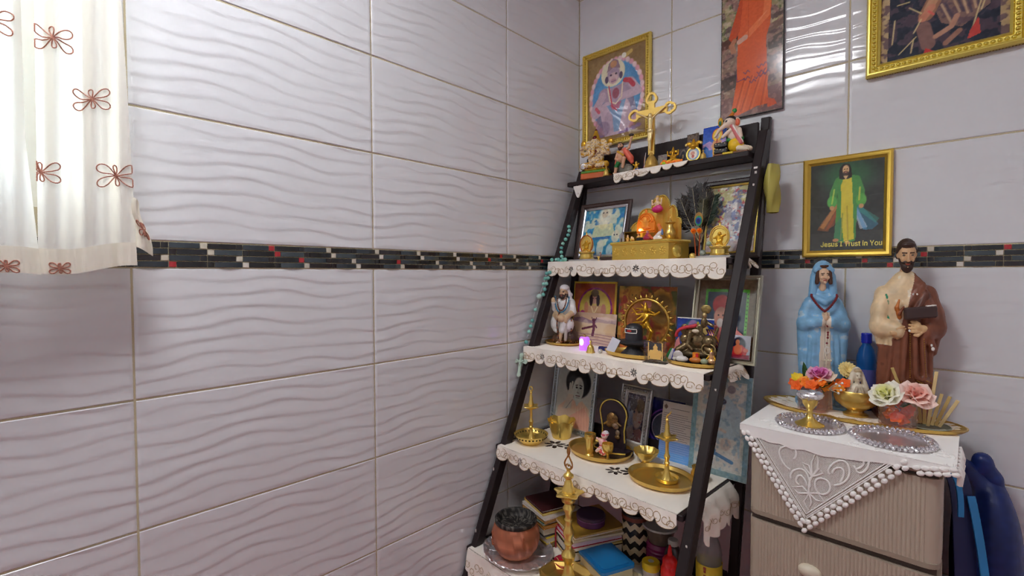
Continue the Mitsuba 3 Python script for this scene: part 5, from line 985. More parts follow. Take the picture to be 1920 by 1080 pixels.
# ------------------------------------------------------------------ second board
def lean_frame(name, label, k, c, s, w, h, prof, m, pic, yaw=0, lean=12, inner=None, print_m='print_gloss', up=0, turn=0):
    """A framed picture leaning back on a board; w x h outside."""
    W = max(p[0] for p in prof); t = thing(name, label, 'picture frame', on(k, c, s, yaw, up, lean, turn))
    w2, h2 = w - 2 * W, h - 2 * W
    add(t, 'frame', frame_ring(w2, h2, prof), m, 30)
    if inner: add(t, 'inner_frame', mv(frame_ring(w2 - 2 * inner[0], h2 - 2 * inner[0], [(0, 0), (0, .006), (inner[0] * .5, .0085), (inner[0], .007), (inner[0], 0)]), 0, 0, W), inner[1], 30)
    add(t, 'backing', box(w2 + W, .004, h2 + W, (0, .002, h / 2)), mat((70, 56, 44), .8)); put_pic(t, 'print', pic, T().translate([0, -.001, W]), print_m)
    return t, w2, h2, W
FR_DARK = [(0, 0), (0, .008), (.004, .012), (.012, .014), (.018, .010), (.018, 0)]
w, h = .262, .262
p = Pic(w - .036 - .0, h - .036, (60, 140, 176), .0017).nz(16, 26).blot(18, (226, 226, 196), .5, .85, 2).blot(10, (44, 110, 170), .58, .8, 4).el(50, 22, 15, 22, (232, 230, 206), .9, .3).el(50, 14, 7, 8, (206, 196, 170)).po([(30, 36), (70, 34), (78, 58), (24, 60)], (226, 222, 170), .8).ln([(36, 62), (66, 62)], 5, (50, 90, 150), .7).el(18, 62, 9, 12, (222, 216, 190), .85).el(80, 60, 9, 12, (222, 216, 190), .85).el(48, 82, 8, 18, (216, 220, 206), .8).el(30, 86, 7, 12, (206, 214, 206), .7).el(70, 86, 7, 12, (206, 214, 206), .7)
for x, y in ((46, 12), (54, 12), (15, 58), (21, 59), (77, 57), (83, 57)): p.el(x, y, 1.6, 1.4, (50, 50, 70))
p.nz(5, 18, 8)
lean_frame('framed_picture', 'dark framed blue and white print with a silver inner edge, left on the second board', 2, .209, -.128, w, h, FR_DARK, mat((62, 44, 40), .35), p, 0, 13, (.011, SILVER))
w, h = .212, .286
p = Pic(w - .036, h - .036, (196, 190, 130), .0017).nz(20, 14).gr((120, 110, 84), (200, 194, 140), 0, 22, a=.5).el(56, 14, 9, 7, (150, 110, 90)).el(56, 12, 14, 10, (200, 206, 170), .4, .5).po([(40, 24), (66, 22), (76, 50), (34, 52)], (150, 146, 156)).ln([(56, 26), (54, 46)], 8, (224, 220, 216)).ln([(40, 30), (26, 46)], 6, (120, 120, 146)).ln([(70, 28), (80, 44)], 6, (150, 110, 116)).po([(20, 52), (90, 46), (96, 82), (10, 86)], (170, 168, 180), .8)
p.blot(9, (86, 100, 150), .54, .7, 3).blot(7, (226, 222, 214), .56, .7, 6).blot(5, (176, 60, 70), .66, .8, 9).po([(0, 84), (100, 80), (100, 100), (0, 100)], (150, 130, 136), .8).nz(5, 20, 4)
t, w2, h2, W = lean_frame('framed_picture', 'tall dark framed pale print with a gold inner edge, behind the right leg on the second board', 2, .748, -.118, w, h, FR_DARK, mat((44, 34, 34), .35), p, 2, 12, (.006, GOLD)); labels[t]['label'] = 'tall dark framed print with gold inner edge, behind the shelf\'s right leg'
# golden throne box
GB = mat((232, 196, 92), .3, .65)
tb = thing('golden_throne', 'embossed golden box with a scalloped golden backrest in the middle of the second board', 'shrine', on(2, .472, -.168, -8).scale([1.14, 1.02, 1.04]))
labels[tb]['category'] = 'shrine'
add(tb, 'box', box(.232, .120, .058, (0, 0, .029), .002), GB, 20); add(tb, 'lid', box(.242, .130, .012, (0, 0, .063), .003), GB, 20)
add(tb, 'bead_trim', cat([ell((-.117 + .0052 * i, -.066, .0635), .0028, 1) for i in range(46)] + [ell((.122, -.062 + .0052 * i, .0635), .0028, 1) for i in range(24)]), GOLD, True, kind='stuff')
rg = np.random.default_rng(8); em = []
for i in range(6):
    cx = -.095 + .038 * i
    for k in range(9): a = 2 * PI * k / 9; em.append(mv(ell((0, 0, 0), (.0060, .0016, .0024), 1), cx + .010 * math.cos(a), -.0605, .030 + .012 * math.sin(a), ry=-math.degrees(a) + 30))
    em.append(ell((cx, -.0605, .030), (.004, .002, .004), 1))
add(tb, 'embossing', cat(em), GB, True)
add(tb, 'side_boss', ell((.116, -.01, .030), (.010, .026, .024), 3), GOLD, True)
def scal(u):                                                  # height of the scalloped back over its width, -1..1
    return np.maximum.reduce([np.where(np.abs(u - c) < r, b + h * np.sqrt(np.clip(1 - ((u - c) / r) ** 2, 0, 1)), .02) for c, r, b, h in ((0, .36, .120, .048), (-.50, .27, .084, .040), (.50, .27, .084, .040), (-.80, .21, .042, .034), (.80, .21, .042, .034))])
def backf(u, v): a = (u - .5) * 2; return .022 + a * .100, .048 - .040 * np.abs(a) ** 1.6 - .006 * np.abs(np.sin(a * 7)), .069 + v * scal(a)
add(tb, 'backrest', cat([sheet(backf, 200, 26)]), GB, True)
uu = np.linspace(.0, 1, 200); ee = np.stack(backf(uu, np.ones(200)), 1); add(tb, 'rim', tube(ee, .0030, 6), GOLD, True); ln = np.r_[0, np.cumsum(np.linalg.norm(np.diff(ee, axis=0), axis=1))]; tt = np.arange(0, ln[-1], .0068)
add(tb, 'rim_beads', cat([ell([np.interp(q, ln, ee[:, k]) - (.003 if k == 1 else 0) for k in range(3)], .0030, 1) for q in tt]), GOLD, True, kind='stuff')
ZB = .069
def sub(name, label, catg, x, y, z=ZB, yaw=0, group=None): return thing(name, label, catg, on(2, .472, -.168, -8).translate([x * 1.12, y, z * 1.04]).rotate([0, 0, 1], yaw), group)
scene['amber'] = {'type': 'twosided', 'b': principled((244, 140, 40), .35, 0.2)}
ai = sub('amber_icon', 'glowing orange arch-shaped icon lit by a tiny lamp on the golden box', 'icon', .004, -.022)
add(ai, 'stand', box(.07, .03, .014, (0, 0, .007), .002), BLACK, 20); add(ai, 'post', box(.012, .012, .02, (-.018, 0, .022), .001), mat((230, 170, 50), .4), 20)
arch = unary_union([sbox(-.040, 0, .040, .036), affinity.scale(Point(0, .036).buffer(1, 16), .037, .036)]); am = ext(arch.buffer(.002), .008, 'y'); add(ai, 'plate', mv(am, 0, -.004, .032), 'amber', 30)
add(ai, 'ridge', cat([tube([(r * math.cos(a), -.005, .068 + r * math.sin(a)) for a in np.linspace(0, PI, 24)], .0022, 6) for r in (.035, .028)] + [tube([(-.040, -.005, .038), (.040, -.005, .038)], .003, 6), ell((0, 0, .110), (.006, .004, .009), 2)]), 'amber', True)
put_figure(ai, 'relief', [('e', (0, -.004, .062), (.017, .006, .014), (240, 150, 50)), ('e', (0, -.006, .080), (.008, .005, .009), (246, 170, 70)), ('c', (-.01, -.005, .07), (-.024, -.005, .078), .004, .003, (240, 150, 50)), ('c', (.01, -.005, .07), (.024, -.005, .078), .004, .003, (240, 150, 50)), ('e', (0, -.005, .048), (.024, .005, .006), (236, 130, 40))], h=.0014)
add(ai, 'lamp', ell((-.022, -.010, .042), .0042, 2), WHITE, True, emitter={'type': 'area', 'radiance': {'type': 'rgb', 'value': [60, 38, 14]}})
pf = sub('pink_figurine', 'small pale figurine in a pink skirt on the golden backrest above the orange icon', 'figurine', .020, .020, ZB + .104)
put_figure(pf, 'body', [('e', (0, 0, .012), (.024, .013, .013), (206, 44, 120)), ('e', (.01, -.006, .016), (.014, .010, .011), (216, 70, 140)), ('e', (0, 0, .032), (.010, .008, .013), (222, 190, 150)), ('e', (0, 0, .050), (.007, .007, .008), (226, 196, 160)), ('e', (0, .001, .058), (.007, .006, .007), (200, 160, 90)), ('c', (-.009, 0, .036), (-.020, -.004, .03), .004, .003, (222, 190, 150)), ('c', (-.020, -.004, .03), (-.021, -.004, .048), .003, .003, (222, 190, 150)), ('c', (.009, 0, .036), (.020, -.004, .03), .004, .003, (222, 190, 150)), ('c', (.020, -.004, .03), (.022, -.004, .048), .003, .003, (222, 190, 150))], h=.0014, k=.003)
q = sub('silver_shrine', 'tiny silver house-shaped shrine at the left end of the golden box', 'figurine', -.104, -.02)
add(q, 'house', ext(Polygon([(-.013, 0), (.013, 0), (.013, .022), (.017, .022), (0, .043), (-.017, .022), (-.013, .022)]).difference(unary_union([sbox(-.007, 0, .007, .012), Point(0, .012).buffer(.007)])), .010, 'y'), SILVER, 20); add(q, 'figure', ell((0, .006, .010), (.004, .003, .009), 2), SILVER, True); add(q, 'back', box(.024, .002, .022, (0, .009, .011)), mat((150, 150, 160), .3, .6))
q = sub('gold_shrine', 'tiny dark gold shrine with three pale figures, left on the golden box', 'figurine', -.062, -.012)
add(q, 'case', cat([box(.062, .003, .040, (0, .012, .020)), box(.062, .026, .004, (0, 0, .039), .001), box(.003, .026, .038, (-.0295, 0, .019)), box(.062, .026, .003, (0, 0, .0015))]), mat((120, 96, 36), .35, .7), 20)
for i, (x, hh) in enumerate(((-.02, .030), (0, .022), (.006, .018), (.034, .036))): put_figure(q, 'figure', [('e', (x, -.004, hh * .35), (.007, .005, hh * .36), [(226, 176, 110), (222, 190, 80), (206, 120, 60), (226, 160, 130)][i]), ('e', (x, -.005, hh * .82), (.0045, .0045, .005), (226, 190, 150)), ('c', (x - .006, -.005, hh * .5), (x + .006, -.007, hh * .5), .003, .003, (216, 176, 90))], h=.0014)
q = sub('red_figurine', 'tiny dark red seated figurine at the front of the golden box', 'figurine', .026, -.045)
put_figure(q, 'body', [('e', (0, 0, .008), (.017, .010, .008), (150, 36, 66)), ('e', (0, 0, .019), (.008, .006, .009), (170, 50, 80)), ('e', (0, 0, .031), (.005, .005, .006), (190, 120, 110)), ('c', (.008, 0, .018), (.026, -.004, .006), .005, .004, (196, 90, 50)), ('c', (-.008, 0, .018), (-.014, -.004, .008), .004, .003, (160, 40, 70))], h=.0014)
q = sub('white_figurine', 'tiny white and orange reclining figurine beside the brass pot on the golden box', 'figurine', .070, -.042)
put_figure(q, 'body', [('c', (-.012, 0, .008), (.008, 0, .026), .009, .008, (230, 224, 216)), ('c', (.008, 0, .026), (.006, -.002, .044), .007, .006, (216, 120, 60)), ('e', (.0, -.002, .052), (.007, .006, .007), (226, 120, 50)), ('c', (-.018, -.002, .006), (.010, -.004, .005), .006, .006, (236, 232, 226)), ('c', (.012, 0, .034), (.018, -.004, .018), .004, .004, (90, 110, 150))], h=.0015)
q = sub('brass_pot', 'small long-necked brass water pot at the right end of the golden box', 'pot', .098, -.020)
add(q, 'body', lathe([(0, 0), (.012, 0), (.013, .003), (.020, .014), (.021, .024), (.015, .038), (.0105, .048), (.011, .054), (.019, .060), (.019, .062), (.009, .058), (.008, .048), (0, .046)], 28), BRASS_OLD, 40); add(q, 'lid', lathe([(0, .058), (.010, .058), (.006, .066), (.0022, .070), (.003, .076), (.001, .082), (0, .082)], 20), BRASS_OLD, 40)
# oil lamps with round backplates on silver trays
def tray_s(c, s, r, label):
    m = lathe([(0, 0), (.9, 0), (1, .08), (1.0, .12), (.93, .05), (0, .04)], 44); m.apply_scale((r, r * .62, .06)); single('silver_tray', label, 'tray', m, SILVER, on(2, c, s, 0, .001), 30)
tray_s(.190, -.205, .078, 'oval silver tray under the brass plaque lamp, left on the second board'); tray_s(.742, -.200, .072, 'oval silver tray under the brass plaque lamp, right on the second board')
def plaque_lamp(c, s, label, red):
    t = thing('brass_plaque_lamp', label, 'oil lamp', on(2, c, s, 6, .0065)); B = BRASS
    add(t, 'base', lathe([(0, 0), (.031, 0), (.032, .004), (.028, .008), (.027, .022), (.031, .026), (.033, .030), (.030, .032), (0, .030)], 36), B, 40)
    pl = affinity.scale(Point(0, 0).buffer(1, 24), .031, .037); add(t, 'plate', mv(ext(pl, .005, 'y'), 0, -.002, .064), B, 30)
    for r, m in ((1.0, mat((176, 96, 50), .35, .5) if red else B), (.82, B)): add(t, 'ridge', tube([(.0305 * r * math.cos(a), -.003, .064 + .0365 * r * math.sin(a)) for a in np.linspace(0, 2 * PI, 36)[:-1]], .0024, 6, True), m, True)
    put_figure(t, 'relief', [('e', (0, -.003, .058), (.012, .004, .012), GD), ('e', (0, -.004, .074), (.006, .004, .007), GD), ('c', (-.008, -.003, .066), (-.018, -.003, .060), .003, .003, GD), ('c', (.008, -.003, .066), (.018, -.003, .070), .003, .003, GD), ('c', (-.004, -.004, .05), (.010, -.004, .038), .004, .003, GD), ('c', (.004, -.004, .05), (-.012, -.004, .040), .004, .003, GD)], 'paint_metal', h=.0013)
    add(t, 'finial', lathe([(0, .098), (.006, .100), (.003, .106), (.004, .110), (0, .116)], 14), B, 40); add(t, 'bead_rim', cat([ell((.031 * math.cos(a), .031 * math.sin(a), .031), .0024, 1) for a in np.linspace(0, 2 * PI, 30)[:-1]]), B, True, kind='stuff')
plaque_lamp(.208, -.210, 'brass oil lamp with a red-edged round plaque, left of the golden box', True); plaque_lamp(.757, -.205, 'brass oil lamp with a plain round plaque, right of the golden box', False)
single('silver_ball', 'small grey ball beside the right plaque lamp', 'ball', ell((0, 0, .011), .011, 3), mat((150, 160, 150), .25, .4), on(2, .704, -.215, 0, .007), True); single('green_ball', 'small pale green ball on the rim of the right plaque lamp', 'ball', ell((0, 0, .0), .0085, 3), mat((150, 170, 150), .3), on(2, .728, -.222, 0, .048), True)
single('brass_ball', 'small brass ball in front of the marigolds', 'ball', lathe([(0, 0), (.008, 0), (.011, .006), (.010, .014), (.005, .019), (0, .020)], 20), BRASS, on(2, .668, -.215), 40)
t = thing('incense_holder', 'tiny brass incense holder left of the golden box', 'incense holder', on(2, .285, -.232)); add(t, 'cup', lathe([(0, 0), (.007, 0), (.003, .005), (.003, .010), (.008, .018), (.006, .018), (0, .012)], 16), BRASS, 40); add(t, 'handle', tube([(.006, 0, .014), (.012, 0, .024), (.008, 0, .034), (.003, 0, .03)], .0014, 5), mat((140, 60, 30), .4, .5), True)
# peacock feathers with two marigolds
pk = thing('peacock_feathers', 'bunch of dark peacock feathers with one blue eye standing right of the golden throne', 'feathers', on(2, .655, -.135))
FE = [mat(c, .5, .15, sheen=.5) for c in ((36, 28, 22), (26, 22, 22), (52, 50, 24), (26, 46, 30))]
def feather(base, tip, bend, L, n, m, spread=1.0, seed=0):
    base, tip = np.array(base), np.array(tip); r = np.random.default_rng(seed); t = np.linspace(0, 1, 16); sp = base + (tip - base) * t[:, None] + np.array(bend) * (np.sin(PI * t) * .5 + t**2)[:, None]
    add(pk, 'shaft', tube(sp, np.linspace(.0014, .0004, 16), 5), mat((206, 190, 150), .5), True)
    V, f = [], []
    for i in range(n):
        u = .35 + .65 * i / n; k = np.array([np.interp(u, t, sp[:, q]) for q in range(3)]); d = np.array([np.interp(min(u + .05, 1), t, sp[:, q]) for q in range(3)]) - np.array([np.interp(u - .05, t, sp[:, q]) for q in range(3)]); d /= np.linalg.norm(d); s = np.cross(d, [0, -1, .2]); s /= np.linalg.norm(s)
        l = L * spread * (.55 + .45 * math.sin(PI * min(1, (u - .3) * 1.35))) * r.uniform(.8, 1.15)
        for sg in (-1, 1):
            e = k + d * l * .75 + s * sg * l * .62 + np.array([r.uniform(-.006, .006), r.uniform(-.008, .008), r.uniform(-.012, .008)]); md = (k + e) / 2 + s * sg * l * .12; w = d * .0021
            b = len(V); V += [k - w, k + w, md + w, md - w, e]; f += [[b, b + 1, b + 2], [b, b + 2, b + 3], [b + 3, b + 2, b + 4]]
    add(pk, 'vane', trimesh.Trimesh(V, f, process=False), m, False, kind='stuff')
for i, (bx, by, tx, tz, be, m) in enumerate(((0, 0, -.062, .225, -.02, 0), (0, .004, -.03, .262, -.008, 1), (.002, .006, .0, .268, .0, 1), (.004, .004, .012, .252, .004, 0), (.002, 0, -.075, .19, -.025, 1), (0, .008, .030, .225, .012, 3), (0, -.004, .004, .215, .004, 2), (.002, .006, -.04, .235, -.02, 0))): feather((bx, by, .06), (tx, by + .01, tz), (be, .006, 0), .040 if m != 2 else .034, 70, FE[m], seed=i)
eye = sp_ = np.array([.010, -.012, .178])
for r, c, o in (((.022, .034), (150, 110, 50), 0), ((.0175, .025), (40, 130, 90), .0012), ((.0125, .0165), (26, 60, 150), .0024), ((.008, .009), (22, 18, 80), .0036)):
    add(pk, 'eye_spot', mv(ext(affinity.scale(Point(0, 0).buffer(1, 16), *(np.array(r) * .72)), .001, 'y'), .010, -.030 - o, .140 - (.006 if o > 0.001 else 0)), mat(c, .35, .3), 30)
for x in (-.011, .011):
    mg = thing('marigold', 'orange marigold head on a stem before the peacock feathers, ' + ('left of the two' if x < 0 else 'right of the two'), 'flower', on(2, .655, -.135).translate([x, -.022, .098]))
    add(mg, 'head', cat([mv(mv(petal_mesh(.012, .006, .1 * .012, .2), rx=50 - 16 * r), rz=360 * i / 10 + 18 * r) for r in range(3) for i in range(10)] + [ell((0, 0, .0), (.009, .009, .007), 2)]), ORANGE[1], True, M=T().rotate([1, 0, 0], 60)); add(mg, 'stem', tube([(0, 0, 0), (-x * .3, .004, -.05), (-x * .5, .006, -.098)], .0022, 6), mat((170, 74, 24), .6), True)
# yellow bag behind the right leg
def bagf(u, v): a = u * 2 * PI; w = .014 + .006 * np.sin(v * 3) ; return w * np.cos(a) * (1 + .3 * np.sin(3 * a + v * 8)) , .040 * np.sin(a) * (.5 + .5 * np.sin(PI * (.15 + .8 * v))) , -.16 * v
single('yellow_bag', 'crumpled yellow bag hanging on the shelf behind the right leg', 'bag', sheet(bagf, 30, 24), mat((170, 160, 76), .5), shelf_pos(.872, -.066, H0 + .345), True)
# ------------------------------------------------------------------ middle board
def plate(k, c, s, r, label, m=BRASS_OLD, up=.0012, ell_=1.0, h=.011, name='brass_plate', n=48):
    me = lathe([(0, 0), (.80, 0), (.93, .35), (1.0, 1.0), (1.0, 1.15), (.965, 1.1), (.90, .5), (.79, .2), (0, .2)], n); me.apply_scale((r, r * ell_, h)); return single(name, label, 'plate', me, m, on(k, c, s, 0, up), 30)
plate(3, .112, -.248, .086, 'oval brass plate under the white seated statue', ell_=.75)
SKN = (206, 176, 138); WH = (228, 226, 222)
sai = thing('seated_statue', 'white-clad bearded figurine with a head scarf seated with crossed leg, left on the middle board', 'statue', on(3, .111, -.236, 10, .0036).scale([.98, .98, .98]))
def sai_paint(V, C):
    x, y, z = V.T; C = C.copy(); w = np.abs(C - WH).sum(1) < 4; n = meshkit.fbm(V * 60, 3); C[w] *= (.9 + .2 * n[w])[:, None]; return C
put_figure(sai, 'body', [('e', (0, .005, .150), (.036, .026, .052), WH), ('c', (-.03, .004, .180), (-.046, -.006, .150), .016, .014, WH), ('c', (-.046, -.006, .150), (-.040, -.026, .178), .013, .011, WH), ('e', (-.040, -.030, .186), (.010, .007, .016), SKN), ('c', (.032, .004, .180), (.046, -.006, .14), .016, .014, WH), ('c', (.046, -.006, .14), (.030, -.036, .118), .013, .011, SKN), ('e', (.028, -.040, .108), (.010, .008, .014), SKN),
    ('c', (-.034, -.004, .118), (.012, -.046, .114), .023, .017, SKN), ('e', (-.032, -.012, .088), (.028, .026, .04), WH), ('e', (.020, -.012, .086), (.030, .026, .036), WH), ('c', (.018, -.034, .110), (.008, -.036, .06), .015, .012, WH), ('c', (.006, -.034, .07), (-.004, -.036, .012), .0105, .008, SKN), ('e', (-.005, -.046, .007), (.009, .018, .007), SKN), ('c', (.026, -.03, .09), (.022, -.030, .02), .009, .007, (190, 180, 170)), ('c', (-.036, -.016, .06), (-.020, -.03, .055), .012, .010, WH)], h=.0019, k=.004, paint=sai_paint)
put_figure(sai, 'head', face((-.002, -.006, .222), .0185, (200, 164, 130), beard=(60, 44, 38), eye=(60, 48, 44)) + [('e', (-.002, .004, .240), (.0225, .023, .017), (226, 220, 222)), ('c', (.018, .006, .228), (.026, .008, .195), .007, .008, (216, 208, 210)), ('e', (.026, .008, .212), (.009, .008, .010), (206, 200, 204))], h=.0013, k=.003)
put_figure(sai, 'rock', [('e', (0, .012, .05), (.046, .032, .05), (84, 60, 46)), ('e', (.03, .004, .03), (.03, .03, .03), (70, 52, 42)), ('e', (-.028, .0, .02), (.03, .03, .022), (96, 70, 54))], h=.0028, k=.008)
SB = ell((0, 0, 0), .0034, 1); TEAL = mat((40, 120, 160), .3); BRB = [mat(c, .3) for c in ((86, 40, 26), (60, 30, 24), (150, 80, 40))]
gm = thing('blue_garland', 'teal bead garland round the neck of the white seated statue', 'garland', _place[sai])
for i, a in enumerate(np.linspace(-.1, PI + .1, 30)): add(gm, 'bead', SB, TEAL, True, M=T().translate([.034 * math.cos(a), -.022 - .012 * math.sin(a), .198 - .060 * math.sin(a)]))
bm = thing('prayer_beads', 'brown bead rosary draped over the white seated statue and coiled on its plate', 'prayer beads', _place[sai])
for i, a in enumerate(np.linspace(0, PI, 22)): add(bm, 'bead', SB, BRB[i % 3], True, M=T().translate([.022 * math.cos(a) + .004, -.030 - .008 * math.sin(a), .196 - .050 * math.sin(a)]))
for i in range(22): add(bm, 'bead', SB, BRB[i % 3], True, M=T().translate([.002 - .012 * math.sin(i * .14), -.047 - .004 * math.sin(i * .3), .140 - .006 * i]))
for i in range(34): a = i * .34; r = .045 + .012 * math.sin(i * 1.7); add(bm, 'bead', SB, BRB[i % 3], True, M=T().translate([.006 + r * 1.25 * math.cos(a), -.012 + r * .8 * math.sin(a), .010 + .004 * (i % 2)]))
for i in range(14): add(bm, 'bead', SB, BRB[i % 3], True, M=T().translate([.042 + .003 * math.sin(i), -.020, .118 - .0072 * i]))
# prints at the back
w, h = .226, .175
p = Pic(w, h, (170, 72, 34), .0017).gr((150, 64, 40), (206, 130, 40), 0, 100).nz(20, 14).el(52, 66, 40, 52, (150, 56, 110), soft=.04).el(52, 66, 36, 47, (206, 186, 70), soft=.05).el(52, 70, 30, 40, (196, 176, 110), .8, .3).po([(36, 60), (66, 58), (76, 100), (28, 100)], (196, 156, 120)).el(51, 42, 8, 13, (206, 160, 140)).el(51, 28, 9, 9, (110, 96, 70)).el(43, 46, 4, 14, (60, 44, 50)).el(59, 46, 4, 14, (60, 44, 50)).el(48, 41, 1.3, 1.3, (30, 20, 30)).el(54, 41, 1.3, 1.3, (30, 20, 30)).ln([(44, 62), (51, 80), (58, 62)], 2.5, (226, 206, 160)).el(24, 80, 6, 9, (170, 70, 120)).el(32, 64, 5, 14, (190, 130, 100)).el(72, 70, 6, 16, (190, 130, 110))
for i in range(9): a = PI * (1 + i / 8); p.ln([(52 + 38 * math.cos(a), 66 + 49 * math.sin(a)), (52 + 38 * math.cos(a + .16), 66 + 49 * math.sin(a + .16))], 3, (126, 40, 110))
p.po([(0, 0), (100, 0), (100, 4), (0, 4)], (222, 190, 40)).po([(0, 0), (3, 0), (3, 100), (0, 100)], (206, 176, 50)).po([(96, 0), (100, 0), (100, 100), (96, 100)], (206, 176, 50)).nz(5, 10)
card('print', 'orange-red laminated print of a haloed figure, leaning at the back left of the middle board', 'print', 3, .197, -.150, w, h, p, 0, 5, m='print_gloss', edge=mat((206, 176, 40), .4), up=.093, foot=.091)
w, h = .222, .136
p = Pic(w, h, (200, 160, 150), .0016).gr((150, 110, 140), (226, 196, 150), 0, 55).gr((226, 196, 150), (160, 120, 130), 55, 100, a=.7).nz(24, 14).po([(0, 18), (20, 14), (44, 24), (60, 12), (80, 18), (100, 16), (100, 30), (60, 28), (40, 34), (0, 28)], (126, 96, 126), .7).po([(50, 14), (78, 10), (100, 18), (80, 22)], (236, 206, 200), .7).blot(30, (236, 216, 190), .6, .5, 5).po([(46, 24), (52, 22), (54, 46), (52, 72), (46, 72), (48, 46)], (110, 60, 80)).el(49, 22, 4, 5, (96, 50, 70)).ln([(48, 42), (24, 52)], 4, (110, 56, 70)).ln([(52, 36), (57, 44)], 3, (110, 60, 80)).ln([(46, 22), (44, 14)], 1.6, (96, 50, 70)).ln([(53, 22), (55, 14)], 1.6, (96, 50, 70))
for y in (66, 74, 83, 92): p.ln([(0, y), (30, y + 2), (60, y - 1), (100, y + 3)], 1.6, (150, 100, 120), .6)
card('print', 'curling sunset print with a dark dancing silhouette under the orange-red print', 'print', 3, .212, -.178, w, h, p, 0, 9, m='print')
w, h = .252, .252
p = Pic(w, h, (150, 90, 40), .0016).nz(14, 24).blot(16, (60, 90, 50), .56, .7, 3).blot(12, (206, 160, 70), .56, .7, 7).blot(10, (150, 40, 50), .62, .7, 9).el(28, 14, 8, 10, (190, 130, 76)).el(28, 10, 12, 11, (190, 150, 50), .6).po([(12, 26), (44, 24), (48, 70), (10, 74)], (150, 90, 50), .7).el(76, 34, 22, 26, (150, 110, 40), .8).el(76, 34, 18, 22, (110, 84, 44), .8).el(52, 26, 7, 8, (190, 120, 110)).po([(6, 60), (30, 58), (30, 100), (6, 100)], (190, 96, 36), .7).el(24.5, 14, 1, 1, (40, 20, 20)).el(31, 14, 1, 1, (40, 20, 20)).nz(6, 16)
X, Y = p.X, p.Y
t = card('print', 'golden cut-out print of a standing figure behind the dancing figure in its ring', 'print', 3, .448, -.158, w, h, p, 0, 5)
# dancing figure in a ring of flames
nt = thing('dancing_statue', 'golden dancing many-armed figure in a ring of flames, centre of the middle board', 'statue', on(3, .486, -.206, 8))
labels[nt]['label'] = 'golden dancing many-armed figure in a ring of flames on the middle board'
NG = mat((216, 176, 88), .25, .95); R = .086; ZC = .118
add(nt, 'ring', tube([(R * math.cos(a), 0, ZC + R * 1.02 * math.sin(a)) for a in np.linspace(-1.25, PI + 1.25, 60)], .0058, 8), NG, True)
fl = lathe([(0, -.004), (.005, 0), (.0062, .005), (.003, .012), (0, .019)], 10)
for a in np.linspace(-1.12, PI + 1.12, 25): add(nt, 'flame', fl, NG, True, M=T().translate([(R + .004) * math.cos(a), 0, ZC + (R * 1.02 + .004) * math.sin(a)]).rotate([0, 1, 0], 90 - math.degrees(a)))
put_figure(nt, 'dancer', [('e', (0, -.004, .138), (.013, .010, .018), GD), ('e', (0, -.004, .114), (.014, .011, .012), GD), ('e', (-.002, -.006, .166), (.0095, .009, .0115), GD), ('c', (-.002, -.004, .176), (-.002, -.004, .192), .008, .003, GD), ('c', (-.010, -.004, .15), (-.034, -.008, .146), .0055, .0045, GD), ('c', (-.034, -.008, .146), (-.050, -.008, .168), .0045, .004, GD), ('c', (.010, -.004, .15), (.034, -.006, .148), .0055, .0045, GD), ('c', (.034, -.006, .148), (.052, -.006, .160), .0045, .004, GD), ('c', (-.010, -.006, .144), (-.030, -.016, .128), .005, .004, GD), ('c', (.010, -.006, .144), (-.006, -.02, .122), .005, .004, GD), ('c', (-.006, -.02, .122), (-.044, -.016, .116), .004, .0035, GD),
    ('c', (.004, -.004, .108), (.024, -.010, .086), .010, .0075, GD), ('c', (.024, -.010, .086), (.010, -.006, .05), .007, .005, GD), ('e', (.008, -.012, .046), (.006, .012, .004), GD), ('c', (-.004, -.006, .106), (-.016, -.024, .104), .010, .008, GD), ('c', (-.016, -.024, .104), (-.052, -.024, .082), .007, .005, GD), ('e', (-.058, -.026, .080), (.009, .005, .005), GD), ('e', (.006, -.004, .034), (.034, .014, .010), GD), *[('c', (-.004, -.002, .17), (-.062 + .02 * i, 0, .196 - .018 * abs(2.5 - i)), .003, .002, GD) for i in range(6) if i != 3]], 'paint_metal', h=.0016, k=.003)
add(nt, 'base', lathe([(0, 0), (.052, 0), (.054, .006), (.044, .012), (.036, .022), (.042, .030), (.038, .034), (0, .034)], 36), NG, 40)
# brass dish with the black stone and its card
plate(3, .492, -.292, .122, 'oval brass dish under the black stone emblem', ell_=.62, h=.016)
lg = thing('black_stone_emblem', 'black rounded stone pillar on a wide black basin with red and white stripes, in the brass dish', 'stone emblem', on(3, .486, -.290, 6, .0052)); labels[lg]['label'] = 'black stone pillar with red and white stripes on a wide black basin'
STN = mat((44, 44, 48), .42)
add(lg, 'foot', lathe([(0, 0), (.048, 0), (.046, .008), (.030, .022), (.022, .034), (0, .036)], 30), STN, 40); bs = lathe([(0, .030), (.040, .034), (.068, .044), (.070, .050), (.060, .054), (.034, .056), (0, .056)], 44); bs.apply_scale((1, .66, 1)); add(lg, 'basin', bs, STN, 35); add(lg, 'spout', box(.04, .022, .012, (.066, -.012, .047), .004), STN, 25)
add(lg, 'pillar', lathe([(0, .05), (.031, .05), (.031, .094), (.028, .106), (.018, .114), (0, .117)], 32), STN, 40); sp = []
for z in (.083, .090, .097): sp.append(tube([(.0316 * math.sin(a), -.0316 * math.cos(a), z) for a in np.linspace(-1.0, .75, 16)], .0018, 5))
add(lg, 'stripes', cat([sp[0], sp[2], tube([(.0316 * math.sin(a), -.0316 * math.cos(a), .090 + q) for a, q in ((-1.0, -.006), (-1.0, .006))], .0018, 5), tube([(.0316 * math.sin(.75), -.0316 * math.cos(.75), .090 + q) for q in (-.006, .006)], .0018, 5)]), WHITE, True); add(lg, 'mark', ell((-.004, -.0315, .090), (.010, .0022, .0034), 2), mat((190, 40, 36), .5), True)
